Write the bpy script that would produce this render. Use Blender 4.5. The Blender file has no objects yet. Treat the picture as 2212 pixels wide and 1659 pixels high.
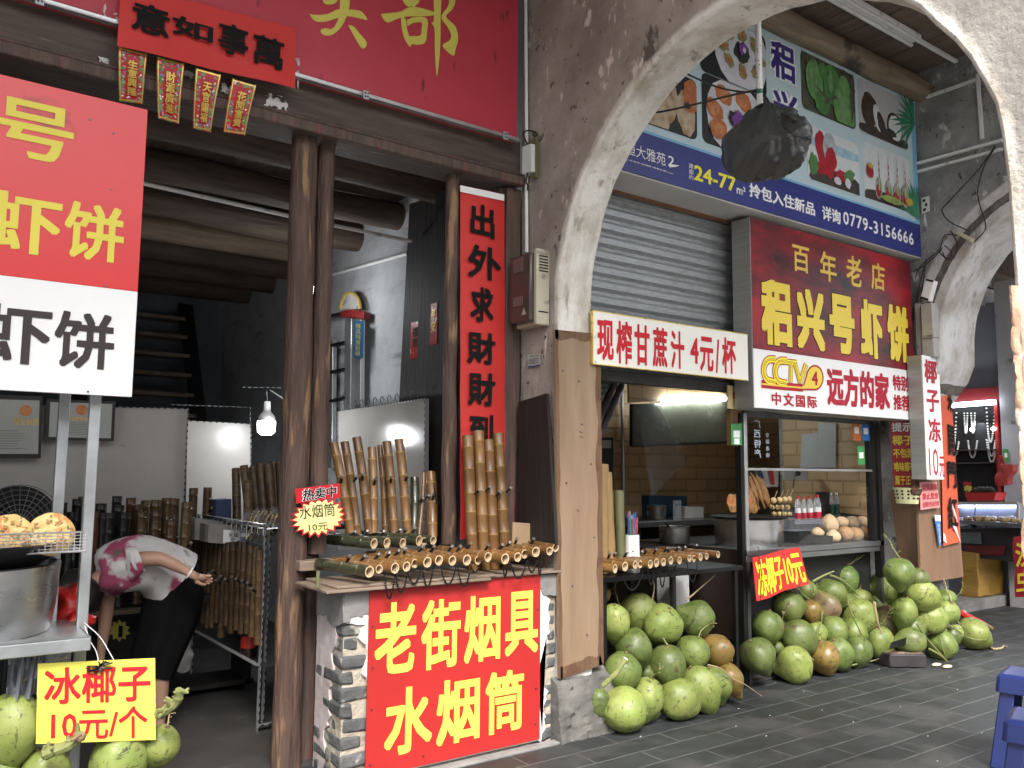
import bpy, math, random
from mathutils import Vector, Matrix, Quaternion
from math import sin, cos, pi, radians
S = bpy.context.scene
COL = S.collection
R = random.Random(7)
# ---------------------------------------------------------------- camera, light, exposure
FP, PITCH, ROLL, YAW, EYE = 1803.2, 0.1041, 0.00846, 0.62077, 1.5   # focal length in units of a 2212-wide picture
_f = Vector((sin(YAW), cos(YAW), 0)); _r = Vector((cos(YAW), -sin(YAW), 0)); _u = Vector((0, 0, 1))
CF = _f*cos(PITCH)+_u*sin(PITCH); _uu = _u*cos(PITCH)-_f*sin(PITCH)
CR = _r*cos(ROLL)+_uu*sin(ROLL); CU = _uu*cos(ROLL)-_r*sin(ROLL)
CO = Vector((0, 0, EYE))
cam = bpy.data.cameras.new('camera'); co = bpy.data.objects.new('camera', cam); COL.objects.link(co)
co.matrix_world = Matrix(((CR.x, CU.x, -CF.x, 0), (CR.y, CU.y, -CF.y, 0), (CR.z, CU.z, -CF.z, EYE), (0, 0, 0, 1)))
cam.sensor_width = 36; cam.lens = FP/2212*36; cam.clip_start = .05; cam.clip_end = 500
S.camera = co
W = bpy.data.worlds.new('World'); S.world = W; W.use_nodes = True
wn = W.node_tree.nodes; sky = wn.new('ShaderNodeTexSky'); sky.sky_type = 'NISHITA'; sky.sun_disc = False
SUN_EL, SUN_AZ = radians(50), radians(205)      # azimuth clockwise from +Y
sky.sun_elevation = SUN_EL; sky.sun_rotation = SUN_AZ; sky.dust_density = 4; sky.air_density = 1; sky.ozone_density = 1
hz = wn.new('ShaderNodeHueSaturation'); hz.inputs['Saturation'].default_value = .3; W.node_tree.links.new(sky.outputs[0], hz.inputs['Color']); W.node_tree.links.new(hz.outputs[0], wn['Background'].inputs[0])   # overcast: paler than a clear sky
wn['Background'].inputs[1].default_value = .15
sl = bpy.data.lights.new('sun', 'SUN'); sl.energy = 1.8; sl.angle = radians(20); sl.color = (1, .96, .9)
so = bpy.data.objects.new('sun', sl); COL.objects.link(so)
sd = Vector((sin(SUN_AZ)*cos(SUN_EL), cos(SUN_AZ)*cos(SUN_EL), sin(SUN_EL)))
so.rotation_euler = sd.to_track_quat('Z', 'Y').to_euler(); so.location = sd*30
S.view_settings.view_transform = 'Standard'; S.view_settings.look = 'None'; S.view_settings.gamma = 1
S.view_settings.exposure = 1.72
# ---------------------------------------------------------------- pixel of the photo (2212 wide) + a real plane -> point in the place
def at(x, y, X=None, Y=None, Z=None):
    d = CF + CR*((x-1106)/FP) - CU*((y-829.5)/FP)
    t = X/d.x if X is not None else Y/d.y if Y is not None else (Z-EYE)/d.z
    return CO + d*t
def dist(p): return (p-CO).dot(CF)
# ---------------------------------------------------------------- materials
MATS = {}
def M(name, c1, c2=None, rough=.6, metal=0, sc=4, st=(1, 1, 1), c3=None, t3=.6, s3=3, st3=None, w3=.05, bump=0, bs=None, rv=.2, coat=0, rnd=0, hr=1, lo=.35, hi=.65, spec=.5, emit=0, dist_=.02):
    m = bpy.data.materials.new(name); m.use_nodes = True; MATS[name] = m
    N = m.node_tree.nodes; L = m.node_tree.links; b = N['Principled BSDF']
    b.inputs['Metallic'].default_value = metal; b.inputs['Specular IOR Level'].default_value = spec
    b.inputs['Coat Weight'].default_value = coat; b.inputs['Coat Roughness'].default_value = .12
    tc = N.new('ShaderNodeTexCoord'); mp = N.new('ShaderNodeMapping'); mp.inputs['Scale'].default_value = st
    L.new(tc.outputs['Object'], mp.inputs[0])
    nz = N.new('ShaderNodeTexNoise'); nz.inputs['Scale'].default_value = sc; nz.inputs['Detail'].default_value = 8; nz.inputs['Roughness'].default_value = .62
    L.new(mp.outputs[0], nz.inputs[0])
    rp = N.new('ShaderNodeValToRGB'); e = rp.color_ramp.elements
    c2 = c2 or tuple(c*.8 for c in c1)
    e[0].position = lo; e[1].position = hi; e[0].color = (*c1, 1); e[1].color = (*c2, 1)
    L.new(nz.outputs[0], rp.inputs[0]); out = rp.outputs[0]
    if c3:
        mp3 = N.new('ShaderNodeMapping'); mp3.inputs['Scale'].default_value = st3 or (1, 1, 1); mp3.inputs['Location'].default_value = (3.1, 7.7, 1.3)
        L.new(tc.outputs['Object'], mp3.inputs[0])
        n3 = N.new('ShaderNodeTexNoise'); n3.inputs['Scale'].default_value = s3; n3.inputs['Detail'].default_value = 7
        L.new(mp3.outputs[0], n3.inputs[0])
        r3 = N.new('ShaderNodeValToRGB'); r3.color_ramp.elements[0].position = t3; r3.color_ramp.elements[1].position = t3+w3
        L.new(n3.outputs[0], r3.inputs[0])
        mx = N.new('ShaderNodeMix'); mx.data_type = 'RGBA'; mx.inputs[7].default_value = (*c3, 1)
        L.new(r3.outputs[0], mx.inputs[0]); L.new(out, mx.inputs[6]); out = mx.outputs[2]
    if rnd:
        oi = N.new('ShaderNodeObjectInfo'); hs = N.new('ShaderNodeHueSaturation')
        mr = N.new('ShaderNodeMapRange'); mr.inputs[3].default_value = .5-.03*rnd*hr; mr.inputs[4].default_value = .5+.05*rnd*hr
        L.new(oi.outputs['Random'], mr.inputs[0]); L.new(mr.outputs[0], hs.inputs[0])
        mv = N.new('ShaderNodeMath'); mv.operation = 'MULTIPLY'; mv.inputs[1].default_value = 7.31
        fr = N.new('ShaderNodeMath'); fr.operation = 'FRACT'; L.new(oi.outputs['Random'], mv.inputs[0]); L.new(mv.outputs[0], fr.inputs[0])
        m2 = N.new('ShaderNodeMapRange'); m2.inputs[3].default_value = 1-.4*rnd; m2.inputs[4].default_value = 1+.25*rnd
        L.new(fr.outputs[0], m2.inputs[0]); L.new(m2.outputs[0], hs.inputs[2]); L.new(out, hs.inputs[4]); out = hs.outputs[0]
    L.new(out, b.inputs['Base Color'])
    rr = N.new('ShaderNodeMapRange'); rr.inputs[3].default_value = max(.02, rough-rv/2); rr.inputs[4].default_value = min(1, rough+rv/2)
    L.new(nz.outputs[0], rr.inputs[0]); L.new(rr.outputs[0], b.inputs['Roughness'])
    if bump:
        bn = N.new('ShaderNodeTexNoise'); bn.inputs['Scale'].default_value = bs or sc*2; bn.inputs['Detail'].default_value = 8
        L.new(mp.outputs[0], bn.inputs[0]); bp = N.new('ShaderNodeBump'); bp.inputs['Strength'].default_value = bump; bp.inputs['Distance'].default_value = dist_
        L.new(bn.outputs[0], bp.inputs['Height']); L.new(bp.outputs[0], b.inputs['Normal'])
    if emit:
        L.new(out, b.inputs['Emission Color']); b.inputs['Emission Strength'].default_value = emit
    return m
def glow(name, c, s):
    m = bpy.data.materials.new(name); m.use_nodes = True; N = m.node_tree.nodes; b = N['Principled BSDF']
    b.inputs['Base Color'].default_value = (.8, .8, .8, 1); b.inputs['Emission Color'].default_value = (*c, 1); b.inputs['Emission Strength'].default_value = s
    return m
def clear(name, c, alpha, rough=.05, bump=0, gloss=False):
    m = bpy.data.materials.new(name); m.use_nodes = True; N = m.node_tree.nodes; L = m.node_tree.links; b = N['Principled BSDF']
    b.inputs['Base Color'].default_value = (*c, 1); b.inputs['Roughness'].default_value = rough
    if gloss: b.inputs['Metallic'].default_value = 1
    tr = N.new('ShaderNodeBsdfTransparent'); mix = N.new('ShaderNodeMixShader'); lw = N.new('ShaderNodeLayerWeight'); lw.inputs[0].default_value = .12 if gloss else .2
    ad = N.new('ShaderNodeMath'); ad.operation = 'ADD'; ad.use_clamp = True; ad.inputs[1].default_value = alpha
    L.new(lw.outputs['Fresnel'], ad.inputs[0]); L.new(ad.outputs[0], mix.inputs[0]); L.new(tr.outputs[0], mix.inputs[1]); L.new(b.outputs[0], mix.inputs[2])
    L.new(mix.outputs[0], N['Material Output'].inputs[0])
    if bump:
        nz = N.new('ShaderNodeTexNoise'); nz.inputs['Scale'].default_value = 14; bp = N.new('ShaderNodeBump'); bp.inputs['Strength'].default_value = bump
        tc = N.new('ShaderNodeTexCoord'); L.new(tc.outputs['Object'], nz.inputs[0]); L.new(nz.outputs[0], bp.inputs['Height']); L.new(bp.outputs[0], b.inputs['Normal'])
    return m
def bricks(name, c1, c2, mortar, bw, bh, ms, axis='XZ', rough=.6, bump=.5, off=.5, spot=None, sloc=(0, 0, 0), rv=.25, mn=.35, t3=.55):
    m = bpy.data.materials.new(name); m.use_nodes = True; N = m.node_tree.nodes; L = m.node_tree.links; b = N['Principled BSDF']
    tc = N.new('ShaderNodeTexCoord'); sx = N.new('ShaderNodeSeparateXYZ'); cb = N.new('ShaderNodeCombineXYZ')
    L.new(tc.outputs['Object'], sx.inputs[0])
    i = 'XYZ'.index
    L.new(sx.outputs[i(axis[0])], cb.inputs[0]); L.new(sx.outputs[i(axis[1])], cb.inputs[1])
    mp = N.new('ShaderNodeMapping'); mp.inputs['Location'].default_value = sloc; L.new(cb.outputs[0], mp.inputs[0])
    wn_ = N.new('ShaderNodeTexNoise'); wn_.inputs['Scale'].default_value = 6; L.new(tc.outputs['Object'], wn_.inputs[0])
    vm = N.new('ShaderNodeVectorMath'); vm.operation = 'MULTIPLY_ADD'; vm.inputs[1].default_value = (.012,)*3; L.new(wn_.outputs['Color'], vm.inputs[0]); L.new(mp.outputs[0], vm.inputs[2])
    bt = N.new('ShaderNodeTexBrick'); bt.offset = off; bt.inputs['Scale'].default_value = 1; bt.inputs['Brick Width'].default_value = bw; bt.inputs['Row Height'].default_value = bh
    bt.inputs['Mortar Size'].default_value = ms; bt.inputs['Mortar Smooth'].default_value = .3
    bt.inputs['Color1'].default_value = (*c1, 1); bt.inputs['Color2'].default_value = (*c2, 1); bt.inputs['Mortar'].default_value = (*mortar, 1)
    L.new(vm.outputs[0], bt.inputs[0])
    nz = N.new('ShaderNodeTexNoise'); nz.inputs['Scale'].default_value = 5; nz.inputs['Detail'].default_value = 9; nz.inputs['Roughness'].default_value = .65; L.new(tc.outputs['Object'], nz.inputs[0])
    mu = N.new('ShaderNodeMix'); mu.data_type = 'RGBA'; mu.blend_type = 'MULTIPLY'; mu.inputs[0].default_value = mn
    rp = N.new('ShaderNodeValToRGB'); rp.color_ramp.elements[0].position = .3; rp.color_ramp.elements[1].position = .7; rp.color_ramp.elements[0].color = (.3, .3, .3, 1); rp.color_ramp.elements[1].color = (1.6, 1.6, 1.6, 1)
    L.new(nz.outputs[0], rp.inputs[0]); L.new(bt.outputs[0], mu.inputs[6]); L.new(rp.outputs[0], mu.inputs[7]); out = mu.outputs[2]
    if spot:
        n3 = N.new('ShaderNodeTexNoise'); n3.inputs['Scale'].default_value = 2.2; n3.inputs['Detail'].default_value = 9; L.new(tc.outputs['Object'], n3.inputs[0])
        r3 = N.new('ShaderNodeValToRGB'); r3.color_ramp.elements[0].position = t3; r3.color_ramp.elements[1].position = t3+.12; L.new(n3.outputs[0], r3.inputs[0])
        mx = N.new('ShaderNodeMix'); mx.data_type = 'RGBA'; mx.inputs[7].default_value = (*spot, 1); L.new(r3.outputs[0], mx.inputs[0]); L.new(out, mx.inputs[6]); out = mx.outputs[2]
    L.new(out, b.inputs['Base Color'])
    rr = N.new('ShaderNodeMapRange'); rr.inputs[3].default_value = rough-rv/2; rr.inputs[4].default_value = rough+rv/2; L.new(nz.outputs[0], rr.inputs[0]); L.new(rr.outputs[0], b.inputs['Roughness'])
    sb = N.new('ShaderNodeMath'); sb.operation = 'SUBTRACT'; L.new(nz.outputs[0], sb.inputs[0]); L.new(bt.outputs['Fac'], sb.inputs[1])
    bp = N.new('ShaderNodeBump'); bp.inputs['Strength'].default_value = bump; bp.inputs['Distance'].default_value = .01; L.new(sb.outputs[0], bp.inputs['Height']); L.new(bp.outputs[0], b.inputs['Normal'])
    return m
# ---------------------------------------------------------------- mesh building
class MB:
    def __init__(s): s.v = []; s.f = []; s.m = []
    def add(s, vs, fs, m=0):
        o = len(s.v); s.v += [Vector(v) for v in vs]; s.f += [tuple(i+o for i in f) for f in fs]; s.m += [m]*len(fs); return s
    def box(s, x0, x1, y0, y1, z0, z1, m=0):
        v = [(x, y, z) for z in (z0, z1) for y in (y0, y1) for x in (x0, x1)]
        return s.add(v, [(0, 2, 3, 1), (4, 5, 7, 6), (0, 1, 5, 4), (2, 6, 7, 3), (0, 4, 6, 2), (1, 3, 7, 5)], m)
    def obox(s, c, ax, ay, az, m=0):
        c = Vector(c); v = [c+Vector(ax)*i+Vector(ay)*j+Vector(az)*k for k in (-1, 1) for j in (-1, 1) for i in (-1, 1)]
        return s.add(v, [(0, 2, 3, 1), (4, 5, 7, 6), (0, 1, 5, 4), (2, 6, 7, 3), (0, 4, 6, 2), (1, 3, 7, 5)], m)
    def beam(s, a, b, w, h, m=0):     # rectangular bar from a to b
        a = Vector(a); b = Vector(b); d = b-a; u = Vector((0, 0, 1)) if abs(d.normalized().z) < .9 else Vector((0, 1, 0))
        x = d.cross(u).normalized(); y = x.cross(d).normalized()
        return s.obox((a+b)/2, d/2, x*w/2, y*h/2, m)
    def tube(s, pts, r, n=8, m=0, caps=True):
        pts = [Vector(p) for p in pts]; k = len(pts); rs = r if isinstance(r, (list, tuple)) else [r]*k; rings = []; px = None; vs = []
        for i, p in enumerate(pts):
            d = (pts[min(i+1, k-1)]-pts[max(i-1, 0)])
            if d.length < 1e-9: d = Vector((0, 0, 1))
            d.normalize()
            if px is None: px = d.orthogonal().normalized()
            else:
                px = px-d*px.dot(d); px = px.normalized() if px.length > 1e-6 else d.orthogonal().normalized()
            py = d.cross(px); vs += [p+(px*cos(2*pi*j/n)+py*sin(2*pi*j/n))*rs[i] for j in range(n)]
        fs = [(i*n+j, i*n+(j+1) % n, (i+1)*n+(j+1) % n, (i+1)*n+j) for i in range(k-1) for j in range(n)]
        if caps: fs += [tuple(range(n-1, -1, -1)), tuple(range((k-1)*n, k*n))]
        return s.add(vs, fs, m)
    def lathe(s, prof, n=24, mat=None, m=0, ms=None):   # prof: (radius, height) list, axis Z
        vs = [Vector((r*cos(2*pi*j/n), r*sin(2*pi*j/n), z)) for r, z in prof for j in range(n)]
        if mat: vs = [mat @ v for v in vs]
        for i in range(len(prof)-1):
            pass
        o = len(s.v); s.v += vs
        for i in range(len(prof)-1):
            for j in range(n):
                s.f.append((o+i*n+j, o+i*n+(j+1) % n, o+(i+1)*n+(j+1) % n, o+(i+1)*n+j)); s.m.append(ms[i] if ms else m)
        return s
    def prism(s, poly, off, m=0):
        a = [Vector(p) for p in poly]; o = Vector(off); n = len(a)
        return s.add(a+[p+o for p in a], [tuple(range(n-1, -1, -1)), tuple(range(n, 2*n))]+[(i, (i+1) % n, n+(i+1) % n, n+i) for i in range(n)], m)
    def poly(s, pts, m=0): return s.add(pts, [tuple(range(len(pts)))], m)
    def ball(s, c, r, n=8, m=0, sc=(1, 1, 1)):
        k = max(4, n//2+1); c = Vector(c)
        vs = [c+Vector((sin(pi*i/k)*cos(2*pi*j/n)*sc[0], sin(pi*i/k)*sin(2*pi*j/n)*sc[1], cos(pi*i/k)*sc[2]))*r for i in range(k+1) for j in range(n)]
        return s.add(vs, [(i*n+j, i*n+(j+1) % n, (i+1)*n+(j+1) % n, (i+1)*n+j) for i in range(k) for j in range(n)], m)
    def mesh(s, name, mats, smooth=35):
        me = bpy.data.meshes.new(name); me.from_pydata([tuple(v) for v in s.v], [], s.f)
        for mt in (mats if isinstance(mats, (list, tuple)) else [mats]): me.materials.append(mt)
        me.polygons.foreach_set('material_index', s.m); me.validate(); me.update()
        import bmesh
        b = bmesh.new(); b.from_mesh(me); bmesh.ops.remove_doubles(b, verts=b.verts, dist=1e-6); bmesh.ops.recalc_face_normals(b, faces=b.faces); b.to_mesh(me); b.free()
        if smooth:
            me.polygons.foreach_set('use_smooth', [True]*len(me.polygons)); me.set_sharp_from_angle(angle=radians(smooth))
        return me
    def merge(s, o, m=1):
        k = len(s.v); s.v += o.v; s.f += [tuple(i+k for i in f) for f in o.f]; s.m += [m]*len(o.f); return s
    def build(s, name, mats, parent=None, bevel=0, smooth=35, label=None):
        return link(name, s.mesh(name, mats, smooth), parent, bevel, label)
def link(name, me, parent=None, bevel=0, label=None):
    o = bpy.data.objects.new(name, me); COL.objects.link(o)
    if parent:
        o.parent = parent
        if 'base' in parent: o.matrix_parent_inverse = Matrix.Translation(-Vector(parent['base']))
    if bevel:
        b = o.modifiers.new('bevel', 'BEVEL'); b.width = bevel; b.segments = 2; b.limit_method = 'ANGLE'; b.angle_limit = radians(40)
    if label: o['label'] = label
    return o
def tag(o, label, cat, group=None):
    o['label'] = label; o['category'] = cat
    if group: o['group'] = group
    return o
def structure(o): o['kind'] = 'structure'; return o
def thing(name, label, cat, loc=(0, 0, 0), group=None, world=True):
    o = bpy.data.objects.new(name, None); COL.objects.link(o); o.location = loc; o.empty_display_size = .1
    if world: o['base'] = tuple(loc)          # parts are modelled in world coordinates
    return tag(o, label, cat, group)
def copy_tree(o):
    c = o.copy(); COL.objects.link(c)
    for ch in o.children:
        d = ch.copy(); COL.objects.link(d); d.parent = c
        for g in ch.children:
            e = g.copy(); COL.objects.link(e); e.parent = d
    return c
def noise_disp(o_or_vs, amp, sc, seed=0):
    from mathutils import noise
    for v in o_or_vs:
        d = noise.noise_vector(v*sc+Vector((seed, seed*2, 0))); v += d*amp
def catmull(pts, k=6):
    p = [Vector(q) for q in pts]; p = [p[0]*2-p[1]]+p+[p[-1]*2-p[-2]]; out = []
    for i in range(1, len(p)-2):
        for j in range(k):
            t = j/k; a, b, c, d = p[i-1:i+3]
            out.append(.5*((2*b)+(c-a)*t+(2*a-5*b+4*c-d)*t*t+(3*b-a-3*c+d)*t**3))
    return out+[p[-2]]
# ---------------------------------------------------------------- lettering
def glyphs(s, bold=0., ls=1.05, cs=1.0, res=2):
    c = bpy.data.curves.new('t', 'FONT'); c.body = s; c.resolution_u = res; c.space_line = ls; c.space_character = cs; c.align_x = 'CENTER'
    o = bpy.data.objects.new('t', c); COL.objects.link(o); bpy.context.view_layer.update()
    dg = bpy.context.evaluated_depsgraph_get(); me = bpy.data.meshes.new_from_object(o.evaluated_get(dg))
    vs = [v.co.copy() for v in me.vertices]; fs = [tuple(p.vertices) for p in me.polygons]
    bpy.data.objects.remove(o); bpy.data.curves.remove(c); bpy.data.meshes.remove(me)
    sh = [(0, 0)]
    if bold > .004:            # a heavier face: the same outline repeated in a ring
        d = bold*.5; sh += [(d*i, d*j) for i in (-1, 0, 1) for j in (-1, 0, 1) if i or j]
    n = len(vs); V = []; F = []
    for j, (dx, dy) in enumerate(sh): V += [(v.x+dx, v.y+dy, j*.00009) for v in vs]; F += [tuple(i+j*n for i in f) for f in fs]
    x0 = min(v[0] for v in V); x1 = max(v[0] for v in V); y0 = min(v[1] for v in V); y1 = max(v[1] for v in V)
    return [((v[0]-x0)/(x1-x0), (v[1]-y0)/(y1-y0), v[2]) for v in V], F
def text(s, tl, br, mat, parent, Y=None, X=None, bold=.02, off=.0025, name='lettering', flip=False, rough=0, ls=1.05, cs=1.):
    """words fitted between two corner pixels on the plane Y=… (facing the street) or X=… (facing -X)"""
    uv, fs = glyphs(s, bold, ls, cs)
    if Y is not None:
        a = at(*tl, Y=Y); b = at(*br, Y=Y); vs = [Vector((a.x+((1-u) if flip else u)*(b.x-a.x), Y-off-w, b.z+v*(a.z-b.z))) for u, v, w in uv]
    else:
        a = at(*tl, X=X); b = at(*br, X=X); vs = [Vector((X-off-w, a.y+u*(b.y-a.y), b.z+v*(a.z-b.z))) for u, v, w in uv]
    if rough:
        keep = [(v.x, v.y) for v in vs]; noise_disp(vs, rough, 40)
        for v, k in zip(vs, keep):
            if Y is not None: v.y = k[1]
            else: v.x = k[0]
    mb = MB(); mb.add(vs, fs); return mb.build(name, mat, parent, smooth=0)
class Quad:
    """flat sheet with four real corners TL TR BR BL"""
    def __init__(s, tl, tr, br, bl): s.c = [Vector(p) for p in (tl, tr, br, bl)]; s.n = (s.c[1]-s.c[0]).cross(s.c[3]-s.c[0]).normalized(); s.n = s.n if s.n.dot(CO-s.c[0]) > 0 else -s.n
    def p(s, u, v, off=0): tl, tr, br, bl = s.c; return (tl*(1-u)+tr*u)*(1-v)+(bl*(1-u)+br*u)*v+s.n*off    # v down
    def sheet(s, name, mat, parent, th=.004, k=6, wob=0, sc=6, bend=None):
        mb = MB(); g = lambda i, j, o: s.p(i/k, j/k, o)+(s.n*bend(i/k, j/k) if bend else Vector())
        vs = [g(i, j, 0) for j in range(k+1) for i in range(k+1)]
        if wob: noise_disp(vs, wob, sc)
        n = len(vs); vs2 = [v-s.n*th for v in vs]
        fs = [(j*(k+1)+i, j*(k+1)+i+1, (j+1)*(k+1)+i+1, (j+1)*(k+1)+i) for j in range(k) for i in range(k)]
        ed = [(i, i+1) for i in range(k)]+[(k*(k+1)+i+1, k*(k+1)+i) for i in range(k)]+[((j+1)*(k+1), j*(k+1)) for j in range(k)]+[(j*(k+1)+k, (j+1)*(k+1)+k) for j in range(k)]
        mb.add(vs+vs2, fs+[tuple(a+n for a in reversed(f)) for f in fs]+[(a, b, b+n, a+n) for a, b in ed])
        return mb.build(name, mat, parent)
    def text(s, t, u0, v0, u1, v1, mat, parent, bold=.02, off=.003, name='lettering', ls=1.05, bend=None, cs=1.):
        uv, fs = glyphs(t, bold, ls, cs); vs = []
        for u, v, w in uv:
            a = u0+u*(u1-u0); b = v1+v*(v0-v1); vs.append(s.p(a, b, off+w)+(s.n*bend(a, b) if bend else Vector()))
        mb = MB(); mb.add(vs, fs); return mb.build(name, mat, parent, smooth=0)
    def rect(s, u0, v0, u1, v1, mat, parent, off=.002, name='print'):
        mb = MB(); mb.poly([s.p(u0, v0, off), s.p(u1, v0, off), s.p(u1, v1, off), s.p(u0, v1, off)]); return mb.build(name, mat, parent, smooth=0)
def qY(Y, tl, tr, br, bl): return Quad(at(*tl, Y=Y), at(*tr, Y=Y), at(*br, Y=Y), at(*bl, Y=Y))
def qX(X, tl, tr, br, bl): return Quad(at(*tl, X=X), at(*tr, X=X), at(*br, X=X), at(*bl, X=X))
def ell(cx, cy, rx, ry, n=20, a=0, j=0):
    out = []
    for i in range(n):
        t = 2*pi*i/n; k = 1+R.uniform(-j, j); x = rx*cos(t)*k; y = ry*sin(t)*k; out.append((cx+x*cos(a)-y*sin(a), cy+x*sin(a)+y*cos(a)))
    return out
def rr(x0, y0, x1, y1, r, n=5):
    pts = []
    for cx, cy, a in ((x1-r, y0+r, -pi/2), (x1-r, y1-r, 0), (x0+r, y1-r, pi/2), (x0+r, y0+r, pi)):
        pts += [(cx+r*cos(a+pi/2*i/n), cy+r*sin(a+pi/2*i/n)) for i in range(n+1)]
    return pts
ORD = ['', 'second ', 'third ', 'fourth ', 'fifth ', 'sixth ', 'seventh ', 'eighth ', 'ninth ', 'tenth ', 'eleventh ', 'twelfth ', 'thirteenth ', 'fourteenth ', 'fifteenth ', 'sixteenth ', 'seventeenth ', 'eighteenth ', 'nineteenth ', 'twentieth ', 'twenty-first ', 'twenty-second ', 'twenty-third ', 'twenty-fourth ', 'twenty-fifth ']
def nth(i, n, side='left'):
    if i == 0: return 'leftmost'
    if i == n-1: return 'rightmost'
    return ORD[i]+'from left' if i <= (n-1)/2 else ORD[n-1-i]+'from right'
# ---------------------------------------------------------------- material set
RED = M('red_print', (.43, .027, .025), (.37, .023, .021), .42, sc=1.3, rv=.15, spec=.35, bump=.12, bs=2.6, c3=(.36, .03, .03), t3=.62, s3=2, w3=.3)
YEL = M('yellow_print', (.74, .64, .10), (.69, .59, .09), .45, rv=.1, spec=.2)
WHT = M('white_print', (.84, .84, .83), (.79, .79, .78), .4, rv=.1, sc=2, spec=.2)
SIGNW = M('scuffed_white_sign', (.8, .8, .78), (.74, .74, .72), .35, sc=2, c3=(.3, .28, .26), t3=.74, s3=9)
BLK = M('black_ink', (.006, .006, .006), (.009, .008, .008), .75, spec=.2)
DGR = M('dark_grey_ink', (.045, .035, .035), (.05, .04, .04), .5, spec=.2)
INKR = M('red_ink', (.52, .02, .03), (.48, .02, .03), .45, spec=.2)
MAROON = M('maroon_ink', (.42, .02, .04), (.40, .02, .04), .45, spec=.2)
BOARDRED = M('weathered_red_board', (.46, .04, .062), (.39, .032, .05), .45, sc=1.1, c3=(.12, .02, .025), t3=.66, s3=14, st3=(1, 1, .35), w3=.08, bump=.05)
DULLYEL = M('dull_yellow_paint', (.6, .55, .1), (.55, .5, .09), .5, c3=(.25, .23, .05), t3=.68, s3=25)
PAPER = M('red_paper', (.58, .028, .022), (.50, .024, .02), .6, sc=1, bump=.1, bs=5)
GOLD = M('gold_foil', (.75, .5, .08), (.9, .7, .2), .3, metal=.6, sc=30)
WOODD = M('dark_lintel_wood', (.05, .034, .027), (.095, .068, .055), .7, sc=3, st=(1, 6, 9), c3=(.16, .13, .11), t3=.64, s3=3, st3=(1, 5, 9), bump=.35)
LOG = M('worn_log', (.05, .028, .021), (.115, .068, .05), .7, sc=3, st=(9, 9, .8), c3=(.27, .16, .082), t3=.56, s3=2.6, st3=(6, 6, .9), w3=.08, bump=.8, bs=9)
PLANK = M('aged_plank', (.085, .062, .046), (.16, .118, .09), .75, sc=2.5, st=(9, 1, 9), c3=(.035, .03, .028), t3=.58, s3=1.5, w3=.2, bump=.4)
BEAMW = M('rafter_log', (.13, .098, .068), (.24, .18, .12), .7, sc=2.5, st=(1, 8, 8), c3=(.05, .04, .03), t3=.6, s3=2, bump=.4)
LEDGE = M('grey_shelf_plank', (.17, .125, .09), (.25, .19, .14), .75, sc=3, st=(1.2, 8, 8), c3=(.07, .05, .04), t3=.6, s3=3, st3=(1, 6, 6), bump=.4)
DOORW = M('black_brown_door_wood', (.007, .005, .004), (.015, .011, .009), .7, sc=3, st=(8, 8, .8), bump=.3)
FRAMEW = M('frame_wood', (.06, .042, .035), (.12, .075, .06), .75, sc=3, st=(9, 9, .8), c3=(.16, .05, .045), t3=.6, s3=5, st3=(5, 5, .6), bump=.5)
PLY = M('pale_plywood', (.20, .132, .08), (.275, .188, .12), .6, sc=1.6, st=(5, 5, .7), c3=(.28, .165, .09), t3=.62, s3=2.5, st3=(2, 2, .5), w3=.15, bump=.08)
PLYE = M('bare_plywood_edge', (.10, .052, .026), (.15, .085, .045), .8, sc=5, st=(6, 6, .7), c3=(.1, .045, .025), t3=.55, s3=6, bump=.4)
BRPLY = M('brown_plywood', (.17, .095, .055), (.23, .135, .08), .6, sc=2, st=(5, 5, .7), c3=(.10, .06, .04), t3=.6, s3=2.5, w3=.15, bump=.1)
PLASW = M('flaking_white_plaster', (.62, .61, .59), (.72, .71, .69), .85, sc=5, c3=(.32, .29, .27), t3=.62, s3=7, w3=.1, bump=.5, bs=18)
PLASP = M('pinkish_plaster', (.40, .34, .33), (.5, .44, .43), .85, sc=5, c3=(.55, .51, .5), t3=.56, s3=5, w3=.1, bump=.5, bs=18)
CEM = M('grey_cement', (.16, .155, .15), (.25, .245, .235), .85, sc=4, c3=(.08, .078, .075), t3=.6, s3=5, w3=.15, bump=.6, bs=14)
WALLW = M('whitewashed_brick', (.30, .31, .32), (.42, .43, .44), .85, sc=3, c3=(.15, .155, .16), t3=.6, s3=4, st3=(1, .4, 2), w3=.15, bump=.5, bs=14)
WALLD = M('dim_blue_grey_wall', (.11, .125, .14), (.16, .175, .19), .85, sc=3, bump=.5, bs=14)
PANEL = M('glossy_white_laminate', (.34, .325, .30), (.38, .365, .34), .13, sc=2, rv=.1)
PANEL2 = M('scuffed_white_laminate', (.34, .325, .30), (.38, .365, .34), .3, sc=2, rv=.15, c3=(.2, .19, .17), t3=.72, s3=8)
GALV = M('galvanised_steel', (.42, .44, .45), (.52, .54, .55), .38, metal=.85, sc=9, rv=.2)
ANGLE = M('grey_slotted_angle', (.34, .36, .37), (.42, .44, .45), .45, metal=.4, sc=9, c3=(.2, .17, .14), t3=.65, s3=9)
STEEL = M('stainless_steel', (.58, .58, .57), (.7, .7, .69), .3, metal=1, sc=5, st=(1, 1, 3), rv=.25)
DSTEEL = M('dark_steel', (.09, .09, .09), (.14, .14, .14), .4, metal=.7, sc=6)
ALU = M('aluminium', (.6, .6, .6), (.7, .7, .7), .35, metal=.9, sc=10)
BLKP = M('black_plastic', (.007, .007, .007), (.012, .012, .012), .4, spec=.3)
HOLE = M('dark_hole', (.01, .01, .01), (.015, .015, .015), .9)
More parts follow.
